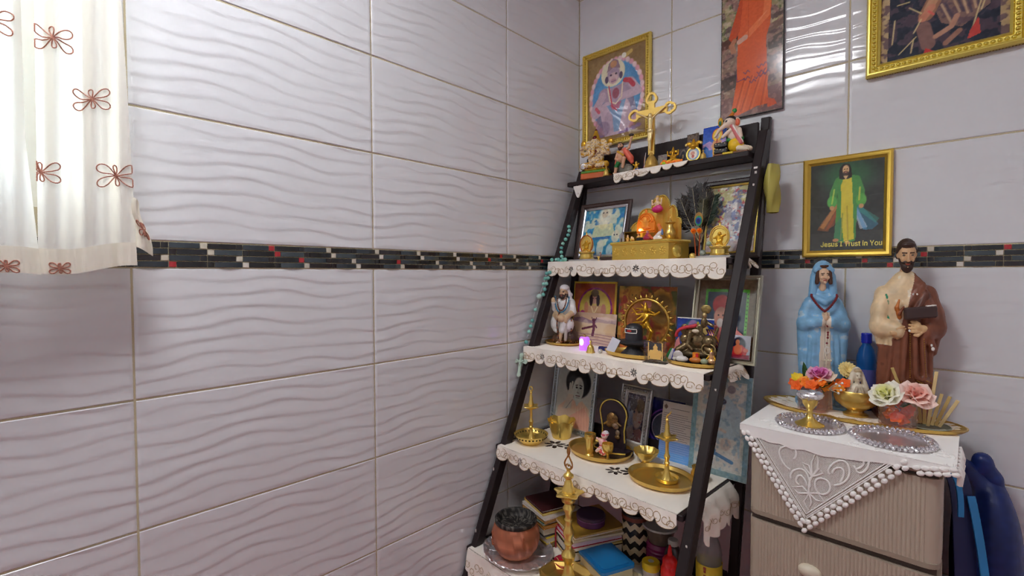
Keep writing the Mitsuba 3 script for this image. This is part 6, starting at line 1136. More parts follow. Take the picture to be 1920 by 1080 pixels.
t = thing('white_card', 'blank pale card leaning on the brass dish before the black emblem', 'card', on(3, .418, -.345, -10, .014, 24, 14)); add(t, 'sheet', box(.044, .0014, .056, (0, 0, .028), .0003), mat((206, 206, 216), .6), 20)
ac = thing('acrylic_block', 'clear acrylic block holding a gold cut-out elephant-headed figure at the board\'s edge', 'ornament', on(3, .606, -.350, 8)); labels[ac]['label'] = 'clear acrylic block with a gold elephant-headed cut-out'
add(ac, 'block', box(.074, .022, .072, (0, 0, .039), .004), 'pane', 20); add(ac, 'base', box(.080, .030, .003, (0, 0, .0015), .001), mat((60, 58, 58), .4), 20); add(ac, 'panel', box(.046, .0012, .058, (.0, .003, .039), .0003), mat((36, 33, 33), .5), 20)
fg = unary_union([Point(0, .052).buffer(.008), affinity.scale(Point(0, .034).buffer(1), .014, .014), Polygon([(-.022, .012), (.022, .012), (.016, .024), (-.016, .024)]), affinity.scale(Point(-.016, .030).buffer(1), .006, .014), affinity.scale(Point(.016, .030).buffer(1), .006, .014), sbox(-.003, .056, .003, .064)]); add(ac, 'figure', mv(ext(fg, .0012, 'y'), 0, .0005, 0), mat((244, 196, 104), .45), 20)
for sx in (-1, 1): add(ac, 'edge_strip', box(.004, .0014, .060, (sx * .024, .0008, .039), .0003), mat((236, 196, 110), .45), 20)
# blue postcard, bronze group on a black and brass plate, bangles
p = Pic(.134, .142, (30, 60, 150), .0014).nz(20, 20).el(46, 34, 24, 30, (90, 190, 60), .7, .3).el(45, 20, 14, 18, (150, 120, 170)).el(58, 22, 5, 16, (206, 176, 60)).el(45, 42, 15, 15, (190, 140, 120)).el(39, 42, 3.4, 2.6, (50, 24, 30)).el(52, 42, 3.4, 2.6, (50, 24, 30)).po([(24, 60), (60, 52), (66, 72), (20, 80)], (206, 60, 90)).el(76, 26, 12, 12, (190, 160, 90)).po([(0, 70), (100, 70), (100, 100), (0, 100)], (40, 50, 130), .8).nz(6, 16)
card('postcard', 'blue postcard of a crowned elephant-headed figure behind the bronze group', 'postcard', 3, .664, -.195, .134, .146, p, 0, 6, m='print_gloss', up=.0)
plate(3, .716, -.292, .096, 'round brass plate under the bronze group', ell_=.7, h=.014); m_ = lathe([(0, .004), (.085, .004), (.085, .010), (0, .010)], 40); m_.apply_scale((1, .68, 1)); single('black_tray', 'black round tray liner on the brass plate under the bronze group', 'tray', m_, BLACK, on(3, .716, -.292, 0, .002), 30)
BZ_ = (122, 104, 74)
bg = thing('bronze_group', 'dark bronze group of a crowned elephant-headed figure with small riders on the round plate', 'statue', on(3, .714, -.272, 8, .013).scale([1.05, 1.0, 1.1]))
def bronze(V, C): n = meshkit.fbm(V * 150, 3); return C * (.55 + .9 * n)[:, None]
put_figure(bg, 'body', [('e', (0, 0, .06), (.030, .024, .032), BZ_), ('e', (-.014, -.012, .088), (.019, .017, .020), BZ_), ('c', (-.014, -.026, .084), (-.018, -.036, .05), .008, .006, BZ_), ('c', (-.018, -.036, .05), (-.004, -.038, .038), .006, .005, BZ_), ('e', (-.036, -.006, .092), (.014, .005, .018), BZ_), ('e', (.008, -.006, .094), (.012, .005, .017), BZ_), ('e', (.022, -.004, .116), (.010, .009, .016), BZ_), ('e', (.024, -.006, .138), (.0075, .0075, .009), (176, 156, 110)), ('e', (.026, .004, .156), (.016, .004, .014), (150, 130, 80)), ('c', (.024, 0, .12), (.048, -.006, .108), .006, .005, BZ_), ('c', (-.02, -.006, .05), (-.052, -.022, .03), .014, .011, BZ_), ('c', (.02, -.006, .05), (.054, -.020, .03), .014, .011, BZ_), ('e', (.040, -.012, .06), (.022, .018, .020), BZ_), ('e', (-.034, -.010, .064), (.016, .014, .016), BZ_), ('e', (0, 0, .02), (.056, .034, .020), (96, 82, 60)), ('c', (.05, .0, .07), (.062, .002, .1), .006, .004, BZ_)], 'paint_metal', h=.0017, k=.003, paint=bronze)
add(bg, 'basket', tube([(.042 + .020 * math.cos(a), -.026, .040 + .016 * math.sin(a)) for a in np.linspace(0, 2 * PI, 24)[:-1]], .0024, 6, True), mat((190, 170, 120), .35, .6), True)
add(bg, 'shell', ell((.004, -.030, .092), (.011, .006, .006), 2), mat((216, 206, 180), .35), True); rb = smooth_line([(-.058, -.022, .07), (-.044, -.028, .094), (-.014, -.034, .104), (.006, -.03, .11)]); add(bg, 'red_ribbon', tube(rb, .0052, 8), mat((196, 54, 66), .5), True, label='red ribbon laid over the head')
for i, (x, y, z, r, c, nm, lb, ct) in enumerate(((-.050, -.058, .020, (.017, .003, .017), (206, 200, 196), 'silver_badge', 'small round silver badge at the front left of the bronze group', 'badge'), (-.034, -.066, .012, (.020, .012, .010), (216, 212, 206), 'white_stone', 'smooth white pebble before the bronze group', 'stone'), (-.060, -.054, .009, (.010, .008, .008), (190, 186, 176), 'grey_stone', 'small pale grey pebble left of the white pebble', 'stone'), (.008, -.064, .012, (.020, .010, .010), (190, 110, 40), 'orange_block', 'orange brown lump of resin in front of the bronze group', 'resin'), (.036, -.066, .011, (.012, .009, .010), (150, 160, 130), 'green_stone', 'small greenish pebble right of the orange lump', 'stone'))):
    single(nm, lb, ct, ell((x, y, z), r, 3), mat(c, .35, .5 if i == 0 else 0), on(3, .722, -.272, 8, .013), True)
single('colour_tin', 'tiny round box striped yellow and red among the pebbles', 'box', mv(lathe([(0, 0), (.011, 0), (.011, .018), (0, .018)], 20), .006, -.052, .016), mat((222, 130, 30), .4), on(3, .722, -.272, 8, .013), 30); single('colour_dot', 'red stripe wedge on the tiny round box', 'box', box(.008, .004, .017, (.012, -.062, .025), .001), mat((196, 36, 40), .4), on(3, .722, -.272, 8, .013), 20)
mg = thing('gold_elephant_figurine', 'tiny pinkish gold seated figurine right of the pebbles, before the right leg', 'figurine', on(3, .722, -.272, 8, .013).translate([.056, -.058, 0])); put_figure(mg, 'body', [('e', (0, 0, .012), (.014, .010, .010), (222, 176, 130)), ('e', (0, 0, .026), (.008, .007, .010), (222, 170, 120)), ('e', (0, -.001, .038), (.006, .006, .006), (226, 180, 140)), ('c', (0, 0, .042), (0, 0, .052), .005, .002, GD), ('c', (-.008, -.002, .028), (-.014, -.006, .018), .003, .003, GD), ('c', (.008, -.002, .028), (.014, -.006, .018), .003, .003, GD)], 'paint_metal', h=.0014)
for i, (c, dx) in enumerate((((206, 160, 60), 0), ((110, 36, 150), .006), ((220, 180, 80), .012), ((126, 40, 160), .018), ((196, 140, 50), .024), ((90, 30, 120), -.006))):
    single('bangle', {0: 'leftmost gold', 1: 'middle purple', 2: 'middle gold', 3: 'rightmost purple', 4: 'rightmost gold', 5: 'leftmost purple'}[i] + ' bangle of the leaning row behind the bronze group', 'bangle', tube([(.0, .030 * math.cos(a), .032 + .032 * math.sin(a)) for a in np.linspace(0, 2 * PI, 36)[:-1]], .0026, 7, True), mat(c, .22, .7), on(3, .762 + dx * .6, -.232, 28, .058).rotate([0, 1, 0], -26), True, group='bangles on the middle board')
bs_ = single('bangle_stand', 'small dark block carrying the gold and purple bangles', 'block', box(.07, .04, .054, (0, 0, .027), .004), mat((60, 40, 40), .5), on(3, .762, -.226), 20)
cn = thing('ribbon_cone', 'folded green, white and orange ribbon leaning left of the bronze group', 'ribbon', on(3, .640, -.300, 10)); 
for i, c in enumerate(((40, 130, 70), (226, 226, 232), (70, 60, 170), (206, 90, 60))): add(cn, 'stripe', ext(Polygon([(-.034 + .014 * i, 0), (-.020 + .014 * i, 0), (.002 + .006 * i, .050 - .003 * i), (-.006 + .006 * i, .048)]), .003, 'y'), mat(c, .5), 20)
single('pink_feather', 'upright pale pink folded paper between the flame ring and the blue postcard', 'paper', ext(Polygon([(-.009, 0), (.009, 0), (.012, .05), (.004, .085), (-.006, .07), (-.012, .03)]), .004, 'y'), mat((214, 130, 130), .6), on(3, .636, -.262, 0, 0, 6), 20)
# lamp, bell, cell at the front left
ld = thing('purple_lamp', 'small glowing purple electric candle beside the seated white statue', 'lamp', on(3, .272, -.305)); scene['purple_glow'] = {'type': 'twosided', 'b': principled((170, 90, 226), .2)}
add(ld, 'body', lathe([(0, 0), (.021, 0), (.021, .044), (.017, .052), (0, .054)], 12, (.10, 6, 0, .001)), 'purple_glow', 20, emitter={'type': 'area', 'radiance': {'type': 'rgb', 'value': [.42, .14, 1.0]}}); add(ld, 'core', ell((0, -.019, .034), (.010, .006, .014), 2), WHITE, True, emitter={'type': 'area', 'radiance': {'type': 'rgb', 'value': [2.6, 1.0, 2.6]}}); add(ld, 'tip', lathe([(0, .052), (.007, .053), (.006, .060), (0, .064)], 14), mat((206, 170, 110), .3, .6), 40)
b = thing('brass_bell', 'small brass bell at the front of the middle board beside the purple lamp', 'bell', on(3, .329, -.342)); bell(b, 0, 0, 0, 1.45)
single('battery', 'small dark blue box lying behind the brass bell', 'box', box(.036, .016, .016, (0, 0, .008), .002), mat((30, 36, 90), .4), on(3, .330, -.262, 10), 20); single('white_strip', 'white paper strip lying by the brass dish', 'paper', box(.07, .02, .002, (0, 0, .001)), WHITE, on(3, .395, -.250, 6), 20); single('clear_stone', 'tiny clear stone between the brass bell and the brass dish', 'stone', ell((0, 0, .009), .009, 3), mat((200, 200, 196), .15, .3), on(3, .362, -.325), True)
# large framed portrait at the right
w, h = .225, .298
p = Pic(w - .030, h - .030, (112, 92, 70), .0017).nz(10, 10).po([(12, 12), (88, 12), (88, 90), (12, 90)], (86, 176, 50)).nz(3, 16, 5, mask=None).po([(16, 16), (84, 16), (84, 88), (16, 88)], (24, 34, 60)).el(40, 36, 24, 18, (40, 70, 90), .6, .5).el(42, 32, 16, 13, (196, 46, 50)).el(42, 48, 12, 13, (190, 130, 110)).po([(18, 88), (22, 62), (40, 58), (66, 60), (84, 70), (84, 88)], (214, 130, 126)).po([(56, 34), (70, 40), (74, 88), (58, 88)], (222, 150, 140)).el(38, 46, 1.6, 1.2, (40, 26, 30)).el(46, 46, 1.6, 1.2, (40, 26, 30)).el(42, 56, 6, 6, (206, 196, 190)).nz(6, 12)
for i in range(14): p.el(86, 18 + 5 * i, 1.4, 1, (40, 70, 30))
t, w2, h2, W = lean_frame('framed_picture', 'large silver framed portrait with a green edge and red turban, behind the right leg', 3, .752, -.172, w, h, [(0, 0), (0, .006), (.003, .010), (.008, .009), (.010, .014), (.015, .014), (.015, 0)], mat((196, 190, 170), .3, .8), p, 0, 11)
p = Pic(.068, .078, (196, 200, 216), .0014).nz(20, 8).el(46, 40, 32, 32, (26, 24, 50)).el(40, 30, 10, 12, (206, 120, 80)).po([(20, 50), (60, 40), (90, 60), (80, 90), (16, 92)], (206, 40, 44)).el(44, 60, 20, 22, (226, 120, 80)).el(80, 62, 12, 8, (226, 110, 90)).po([(0, 84), (100, 80), (100, 100), (0, 100)], (150, 40, 60), .8)
sp3 = thing('small_photo', 'small bright photo tucked into the corner of the large silver frame', 'photo', on(3, .752, -.172, 0, 0, 11).translate([.062, -.0165, .017])); add(sp3, 'board', box(.068, .001, .078, (0, 0, .039), .0003), WHITE, 20); put_pic(sp3, 'print', p, T().translate([0, -.001, 0]), 'print_gloss')
# ------------------------------------------------------------------ fourth board
LAMP_P = [(0, 0), (.018, 0), (.022, .003), (.014, .014), (.009, .030), (.0062, .044), (.0062, .050), (.0095, .056), (.0062, .061), (.0075, .070), (.010, .078), (.006, .086), (.0055, .096), (.0052, .122), (.009, .128)]
CUP_P = [(.009, .128), (.020, .132), (.030, .140), (.029, .142), (.016, .139), (.011, .142), (.0115, .150), (.008, .158), (.0065, .170), (.0072, .176), (.005, .182), (.0042, .192), (.0062, .196), (.004, .200), (0, .201)]
def diya(parent, s=1.0, top='ring', M=None, spouts=5):
    Q = (M if M is not None else T()).scale([s] * 3)
    add(parent, 'column', lathe(LAMP_P + [(0, .128)], 26), BRASS, 40, M=Q)
    cup = lathe([(0, .128)] + CUP_P, 60); v = np.array(cup.vertices); r = np.hypot(v[:, 0], v[:, 1]); a = np.arctan2(v[:, 1], v[:, 0]); k = 1 + np.where(r > .014, (np.clip((r - .014) / .016, 0, 1)) * (.42 * np.abs(np.cos(spouts * a / 2)) ** 5 - .12), 0); v[:, 0] *= k; v[:, 1] *= k; cup.vertices = v
    add(parent, 'lamp_cup', cup, BRASS, 40, M=Q)
    if top == 'ring': add(parent, 'ring', tube([(.0085 * math.cos(t), 0, .2105 + .0085 * math.sin(t)) for t in np.linspace(0, 2 * PI, 24)[:-1]], .0024, 6, True), BRASS, True, M=Q)
    if top == 'flame': add(parent, 'finial', tube(smooth_line([(0, 0, .198), (-.001, 0, .206), (.004, 0, .213), (.010, 0, .219), (.013, 0, .226)]), np.linspace(.0042, .0012, 33), 7), BRASS, True, M=Q)
def pierced_bowl(r, h, n=28):
    m = lathe([(0, .003), (.45 * r, .003), (.5 * r, 0), (.52 * r, .004), (.70 * r, .32 * h), (.9 * r, .70 * h), (r, h), (.985 * r, h * 1.02), (.88 * r, .72 * h), (.68 * r, .36 * h), (.5 * r, .012), (0, .010)], 56, (.03, n, .6 * h, h)); return m
t = thing('brass_lamp', 'brass oil lamp with ring top standing in a pierced bowl, left on the fourth board', 'oil lamp', on(4, .126, -.458))
add(t, 'bowl', pierced_bowl(.068, .040), BRASS, 40)
holes = [ell((.062 * math.cos(a), .062 * math.sin(a), .030), (.0036, .0036, .0036), 1) for a in np.linspace(0, 2 * PI, 29)[:-1]]
add(t, 'piercing', cat(holes), mat((60, 44, 20), .5, .6), True, kind='stuff'); diya(t, .98, 'ring', T().translate([0, 0, .012]), 4)
t = thing('brass_bucket', 'brass pail-shaped bowl with wavy rim behind the left brass lamp', 'bowl', on(4, .164, -.318))
bk = lathe([(0, 0), (.036, 0), (.037, .002), (.055, .066), (.058, .074), (.0565, .075), (.053, .066), (.035, .005), (0, .005)], 48); v = np.array(bk.vertices); a = np.arctan2(v[:, 1], v[:, 0]); v[:, 2] += .0035 * np.sin(7 * a) * np.clip((v[:, 2] - .055) / .02, 0, 1); bk.vertices = v; add(t, 'body', bk, BRASS, 40)
for sx in (-1, 1): add(t, 'lug', tube([(sx * .056 + .006 * math.cos(q), 0, .070 + .006 * math.sin(q)) for q in np.linspace(0, 2 * PI, 14)[:-1]], .002, 5, True), BRASS, True)
LACEF = [(0, 0), (0, .006), (.004, .009), (.010, .006), (.014, .010), (.019, .008), (.022, .010), (.022, 0)]
def ornate(t, w2, h2, W, m, seed):
    r = np.random.default_rng(seed); ms = []
    for sx, sz, L in ((1, 0, h2), (-1, 0, h2), (0, 1, w2), (0, -1, w2)):
        n = int((L + 2 * W) / .012)
        for i in range(n):
            q = (i + .5) / n * (L + 2 * W * .8) - (L + 1.6 * W) / 2; o = W * .45
            p = (sx * (w2 / 2 + o), -.010, W + h2 / 2 + q) if sx else (q, -.010, W + h2 / 2 + sz * (h2 / 2 + o))
            ms.append(ell(p, (.0035 + .003 * r.random(), .003, .0035 + .003 * r.random()), 1))
    add(t, 'ornament', cat(ms), m, True, kind='stuff')
w, h = .238, .305
p = Pic(w - .044, h - .044, (196, 206, 200), .0016).nz(30, 12).gr((180, 196, 196), (222, 206, 184), 0, 90, a=.6).el(58, 27, 35, 25, (20, 20, 26), soft=.08).el(42, 24, 12, 8, (60, 70, 78), .7, .4).el(60, 37, 15, 19, (206, 214, 206)).el(58, 42, 12, 14, (196, 208, 200), .8).el(66, 36, 7, 14, (150, 160, 158), .5, .5)
p.po([(0, 100), (6, 72), (26, 60), (48, 55), (60, 60), (74, 55), (94, 66), (100, 100)], (226, 196, 170)).gr((226, 206, 184), (222, 140, 124), 62, 100, a=0).po([(44, 82), (80, 64), (100, 80), (100, 100), (40, 100)], (226, 160, 140), .6).po([(54, 55), (66, 55), (62, 64), (58, 64)], (196, 204, 196)).ln([(40, 40), (42, 28)], 5, (206, 212, 204)).ln([(36, 40), (36, 31)], 5, (206, 212, 204)).ln([(45, 42), (47, 33)], 5, (206, 212, 204)).el(40, 46, 9, 8, (206, 212, 204)).po([(33, 48), (48, 48), (44, 70), (20, 74)], (214, 206, 190)).ln([(30, 72), (46, 56)], 2, (120, 120, 120), .6)
p.ln([(52, 32), (57, 31)], 2.2, (40, 40, 44)).ln([(63, 30.5), (69, 31.5)], 2.2, (40, 40, 44)).el(55, 35, 3.2, 1.6, (40, 44, 48)).el(66, 35, 3.2, 1.6, (40, 44, 48)).ln([(60, 35), (59, 42)], 1.6, (150, 160, 156)).el(59.5, 43, 3.4, 1.2, (130, 136, 134)).ln([(55, 48), (65, 48)], 2.4, (110, 90, 92)).el(60, 51, 6, 1.2, (160, 168, 164))
for i in range(5): p.ln([(60 + 7 * i, 64), (62 + 8 * i, 98)], 1.2, (206, 136, 122), .5)
p.nz(5, 8)
t, w2, h2, W = lean_frame('framed_portrait', 'silver framed portrait of a person with big round black hair, fourth board left', 4, .152, -.246, w, h, LACEF, mat((176, 186, 190), .3, .7), p, -2, 9, print_m='print_gloss'); ornate(t, w2, h2, W, mat((150, 160, 158), .35, .7), 1)
t = thing('incense_holder', 'thin brass cone with a ball tip behind the dark arched plaque', 'incense holder', on(4, .365, -.270)); add(t, 'cone', lathe([(0, 0), (.022, 0), (.022, .004), (.013, .008), (.011, .10), (.008, .158), (.0098, .163), (.008, .170), (.003, .174), (.0042, .180), (.002, .187), (0, .188)], 20), BRASS_OLD, 40)
plate(4, .382, -.352, .124, 'large round brass plate under the dark arched plaque', h=.020, ell_=.84, up=.0014)
pq = thing('arched_plaque', 'dark arched plaque with gold rim and brass relief figures on the large plate', 'plaque', on(4, .420, -.330, 4, .006))
out = Polygon(np.vstack([[(-.044, 0)], [(-.046, .03), (-.043, .07), (-.048, .10)], np.stack([.054 * np.cos(np.linspace(PI, 0, 24)), .128 + .052 * np.sin(np.linspace(PI, 0, 24))], 1), [(.048, .10), (.043, .07), (.046, .03), (.044, 0)]])).buffer(.004).buffer(-.002)
VEL = mat((36, 22, 30), .55); add(pq, 'back', mv(ext(out, .012, 'y'), 0, .010, .018), VEL, 30); rim = np.array(out.exterior.coords)[:-1]; rim = rim[rim[:, 1] > .003]; rim = rim[np.argsort(-np.unwrap(np.arctan2(rim[:, 1] - .06, rim[:, 0])))] if False else rim
k0 = np.argmin(rim[:, 0] * 1 + rim[:, 1] * 2); rim = np.roll(rim, -k0, 0); add(pq, 'rim', tube([(x, .008, z + .018) for x, z in rim], .003, 6), GOLD, True)
bse = Polygon([(-.072, .03), (-.066, -.02), (-.02, -.046), (.02, -.046), (.066, -.02), (.072, .03)]); add(pq, 'base', ext(bse, .020), VEL, 20); add(pq, 'base_rim', tube([(x, y, .019) for x, y in list(bse.exterior.coords)[1:5]], .0032, 6), GOLD, True)
put_figure(pq, 'relief', [('e', (0, .002, .130), (.024, .008, .022), (120, 92, 56)), ('e', (0, 0, .140), (.012, .006, .014), (150, 116, 70)), ('e', (-.012, .002, .108), (.014, .007, .012), (130, 100, 60)), ('e', (.014, .002, .106), (.014, .007, .014), (150, 130, 110)), ('c', (-.014, .002, .12), (-.034, .002, .104), .005, .004, (160, 124, 60)), ('c', (.014, .002, .12), (.034, .002, .11), .005, .004, (140, 110, 70)), ('e', (.022, .002, .082), (.009, .006, .010), (150, 130, 110)), ('e', (.022, 0, .066), (.010, .006, .008), (120, 96, 60))], 'paint_metal', h=.0015, paint=bronze)
bb = thing('baby_figurine', 'small pink and white porcelain figurine before the dark arched plaque', 'figurine', on(4, .412, -.372, 6, .006))
def porc(V, C): n = meshkit.fbm(V * 120, 2); C = C.copy(); C[n > .62] = (216, 96, 120); return C
put_figure(bb, 'body', [('e', (0, 0, .020), (.022, .016, .020), (236, 226, 226)), ('e', (0, -.002, .048), (.017, .013, .018), (236, 190, 186)), ('e', (.006, -.004, .078), (.0125, .012, .014), (232, 206, 200)), ('e', (.008, .002, .084), (.013, .011, .011), (226, 222, 232)), ('c', (-.012, -.004, .056), (-.02, -.012, .064), .006, .005, (240, 200, 190)), ('c', (.012, -.004, .054), (.02, -.012, .044), .006, .005, (240, 200, 190)), ('c', (-.006, -.010, .03), (-.016, -.02, .020), .008, .006, (240, 210, 206)), ('e', (.006, -.014, .080), (.003, .002, .003), (90, 90, 130))], h=.0015, k=.003, paint=porc)
def goblet(c, s, sc, label, kind):
    P = {'goblet': [(0, 0), (.013, 0), (.0135, .002), (.005, .007), (.0035, .016), (.006, .022), (.015, .031), (.0185, .044), (.0175, .056), (.0165, .056), (.0165, .044), (.012, .033), (0, .028)], 'vase': [(0, 0), (.014, 0), (.014, .005), (.0105, .009), (.0115, .016), (.0105, .05), (.012, .058), (.0095, .063), (.0125, .070), (.0095, .071), (0, .066)]}[kind]
    single('brass_goblet' if kind == 'goblet' else 'brass_vase', label, 'goblet' if kind == 'goblet' else 'vase', lathe([(a * sc, b * sc) for a, b in P], 28), BRASS, on(4, c, s, 0, .0075), 40)
goblet(.352, -.372, 1.2, 'brass goblet at the back left of the large plate, beside the porcelain figurine', 'goblet'); goblet(.378, -.412, 1.15, 'slender brass vase at the front of the large plate', 'vase'); goblet(.452, -.402, 1.12, 'brass goblet in front of the dark arched plaque', 'goblet')
w, h = .140, .235
p = Pic(w - .044, h - .044, (70, 60, 84), .0014).nz(16, 14).el(34, 44, 26, 30, (150, 160, 190)).el(62, 42, 24, 30, (196, 166, 150)).el(70, 26, 20, 14, (110, 90, 60)).el(36, 24, 18, 14, (90, 84, 90)).el(24, 38, 4, 3, (40, 44, 80)).el(44, 40, 4, 3, (40, 44, 80)).el(66, 38, 4, 2.6, (60, 40, 36)).el(83, 38, 3, 2.4, (60, 40, 36)).ln([(76, 42), (79, 52), (74, 53)], 2, (150, 110, 100)).el(74, 58, 6, 2, (170, 90, 90)).ln([(38, 46), (34, 64), (44, 66)], 3, (120, 130, 170)).po([(0, 84), (30, 72), (50, 76), (80, 70), (100, 82), (100, 100), (0, 100)], (150, 100, 96)).po([(14, 74), (44, 66), (56, 90), (30, 100)], (196, 190, 196), .8).el(52, 84, 3, 2.4, (90, 40, 110)).blot(9, (206, 206, 214), .62, .5, 4).nz(5, 14)
t, w2, h2, W = lean_frame('picture_clock', 'small silver lace framed clock with two painted faces and numerals along the top', 4, .428, -.215, w, h, LACEF, mat((190, 188, 186), .3, .7), p, -4, 12, (.007, mat((226, 224, 222), .4))); ornate(t, w2, h2, W, mat((166, 164, 160), .35, .7), 3)
labels[t]['category'] = 'clock'
for s_t, x in (('11', -.030), ('12', .0), ('1', .034)): tm = meshkit.text_mesh(s_t, .011, .0006); add(t, 'numeral', mv(tm, x - tm.extents[0] / 2 - tm.bounds[0][0], 0, 0, rx=90), mat((230, 226, 236), .5), False, M=T().translate([0, -.002, W + h2 - .026]))
pr_ = sheet(lambda u, v: ((u - .5) * .092, .016 * np.cos(v * 3.6) , .006 + .044 * v ** .8), 8, 14); single('paper_roll', 'curled white paper sheet at the foot of the picture clock', 'paper', pr_, WHITE, on(4, .462, -.252, -4), True)
bwl = [(0, 0), (.017, 0), (.018, .004), (.012, .009), (.022, .018), (.036, .034), (.044, .050), (.042, .051), (.033, .036), (.018, .021), (0, .018)]
single('brass_bowl', 'small fluted brass bowl on a foot in front of the blue disc picture', 'bowl', lathe(bwl, 48, (.05, 10, .015, .05)), BRASS, on(4, .551, -.312), 40)
w, h = .150, .205
p = Pic(w, h, (20, 20, 70), .0015).nz(20, 16, 3).el(62, 52, 56, 36, (120, 60, 150), soft=.03).el(62, 52, 52, 33.5, (30, 24, 70), soft=.03).el(62, 52, 46, 30, (190, 170, 190), soft=.03).el(62, 52, 44, 28, (70, 74, 90), soft=.03).el(14, 88, 24, 14, (40, 70, 226), .7, .7).el(10, 12, 16, 8, (60, 60, 160), .5, .8).nz(6, 10)
card('print', 'dark blue print of a ringed disc behind the printed paper', 'print', 4, .548, -.192, w, h, p, 2, 8, 0.003, m='print_gloss')
w, h = .140, .206
p = Pic(w, h, (206, 196, 188), .0011).gr((206, 196, 188), (214, 206, 204), 0, 62).po([(0, 66), (100, 66), (100, 100), (0, 100)], (120, 160, 226)).gr((130, 170, 226), (90, 140, 226), 66, 100, a=0).po([(0, 86), (100, 86), (100, 100), (0, 100)], (110, 170, 236)).el(9, 9, 5, 3.4, (120, 100, 90)).ln([(9, 5), (9, 13)], 2, (110, 90, 80)).po([(80, 6), (98, 6), (98, 16), (80, 16)], (110, 96, 96)).ln([(24, 11), (72, 11)], 1.6, (110, 100, 100), .8)
rg = np.random.default_rng(2)
for y in np.arange(20, 97, 3.6): p.ln([(5, y), (5 + rg.uniform(55, 88), y)], 1.3, (120, 112, 112) if y < 64 else (170, 196, 240), .75)
card('printed_paper', 'printed paper with rows of text and a blue lower part, behind the right brass lamp', 'paper', 4, .618, -.226, w, h, p, 2, 13)
w, h = .192, .335
p = Pic(w, h, (186, 190, 184), .0016).nz(16, 12).po([(0, 0), (100, 0), (100, 6), (0, 6)], (120, 150, 160)).po([(0, 0), (9, 0), (9, 100), (0, 100)], (120, 156, 168)).po([(91, 0), (100, 0), (100, 100), (91, 100)], (120, 150, 160)).po([(0, 94), (100, 94), (100, 100), (0, 100)], (130, 156, 160)).nz(4, 26, 3).po([(14, 8), (88, 8), (88, 92), (14, 92)], (200, 196, 190), .8).el(66, 14, 7, 4, (120, 112, 124), .8).po([(20, 40), (60, 20), (84, 34), (86, 78), (24, 84)], (150, 184, 204), .6)
p.el(52, 31, 6, 5, (186, 180, 176)).el(52, 27, 7, 3, (60, 56, 76)).po([(40, 36), (64, 36), (72, 54), (66, 66), (34, 66)], (176, 196, 206)).ln([(44, 38), (38, 52), (60, 56)], 5, (196, 190, 186)).po([(26, 64), (80, 62), (84, 80), (40, 84)], (206, 204, 198)).el(62, 68, 9, 6, (196, 186, 180)).ln([(40, 78), (74, 84)], 6, (90, 130, 170)).ln([(26, 66), (44, 76)], 5, (80, 120, 160)).blot(7, (110, 150, 176), .6, .5, 5).nz(4, 14)
card('large_print', 'large worn pale blue print of two figures behind the right leg, fourth board', 'print', 4, .764, -.228, w, h, p, 2, 9, .006, edge=mat((140, 140, 136), .8))
t = thing('brass_lamp', 'brass oil lamp with a flame-shaped finial on the front right plate, fourth board', 'oil lamp', on(4, .676, -.395, 0, .007)); diya(t, 1.0, 'flame'); add(t, 'saucer', lathe([(0, 0), (.034, 0), (.038, .012), (.036, .013), (.032, .004), (0, .003)], 36), BRASS, 40)
plate(4, .660, -.405, .108, 'round brass plate under the right brass lamp', BRASS_OLD, h=.018, ell_=.86, up=.0014)
single('brass_pot', 'small round brass pot beside the right leg on the fourth board', 'pot', lathe([(0, 0), (.018, 0), (.026, .014), (.027, .028), (.022, .042), (.024, .050), (.022, .051), (.019, .042), (0, .03)], 28), BRASS_OLD, on(4, .748, -.318), 40)
# turquoise rosary over the left end of the boards
TQ = [mat(c, .3) for c in ((120, 190, 176), (142, 204, 190), (104, 172, 166))]; TB = ell((0, 0, 0), .0082, 2)
ro = thing('turquoise_rosary', 'long turquoise bead rosary hanging from the second board with a pale green crucifix', 'rosary', ORG)
cs = [(.075 + .010 * math.sin(i), -.165 - .008 * i, .19 - .019 * i) for i in range(9)] + [(.040 + .019 * i, -.238 + .008 * (i % 2), .0435) for i in range(5)]
lf = lambda z, o: M_F * z + Q_F - o
cs2 = [(.040, lf(z, .013), z) for z in (-.016, -.038, -.062)] + [(.056, lf(z, .013), z) for z in (-.012, -.036, -.060, -.084, -.106)]
P = cs + cs2
for i, q in enumerate(P): add(ro, 'bead', TB, TQ[i % 3], True, M=T().translate(list(q)))
dn_ = [(.038, lf(z, .014), z, s) for z, s in ((-.115, 1.5), (-.170, 1), (-.215, 1), (-.238, 1), (-.260, 1), (-.302, 1))]
for i, (x, y, z, s) in enumerate(dn_): add(ro, 'bead', TB, mat((176, 206, 196), .3) if i == 0 else TQ[i % 3], True, M=T().translate([x, y, z]).scale([s] * 3))
add(ro, 'chain', tube([(.040, lf(-.008, .013), -.008), (.039, lf(-.08, .013), -.08)] + [(x, y, z) for x, y, z, s in dn_] + [(.040, -.420, -.348)], .0012, 5), SILVER, True)
cm = cat([mv(ext(unary_union([sbox(-.007, 0, .007, .088), sbox(-.026, .054, .026, .067), Point(-.027, .0605).buffer(.010), Point(.027, .0605).buffer(.010), Point(0, .090).buffer(.010), Point(0, 0).buffer(.010)]), .006, 'y'), 0, -.003, -.09), ell((0, -.006, -.03), (.005, .004, .02), 2), tube([(-.022, -.005, -.024), (0, -.006, -.036), (.022, -.005, -.024)], .003, 6), ell((0, -.007, -.010), (.0045, .004, .005), 2)])
add(ro, 'crucifix', cm, mat((176, 200, 184), .5), 30, M=T().translate([.040, -.425, -.352]).rotate([0, 0, 1], 14).rotate([1, 0, 0], -16).scale([.85, 1, .9]))
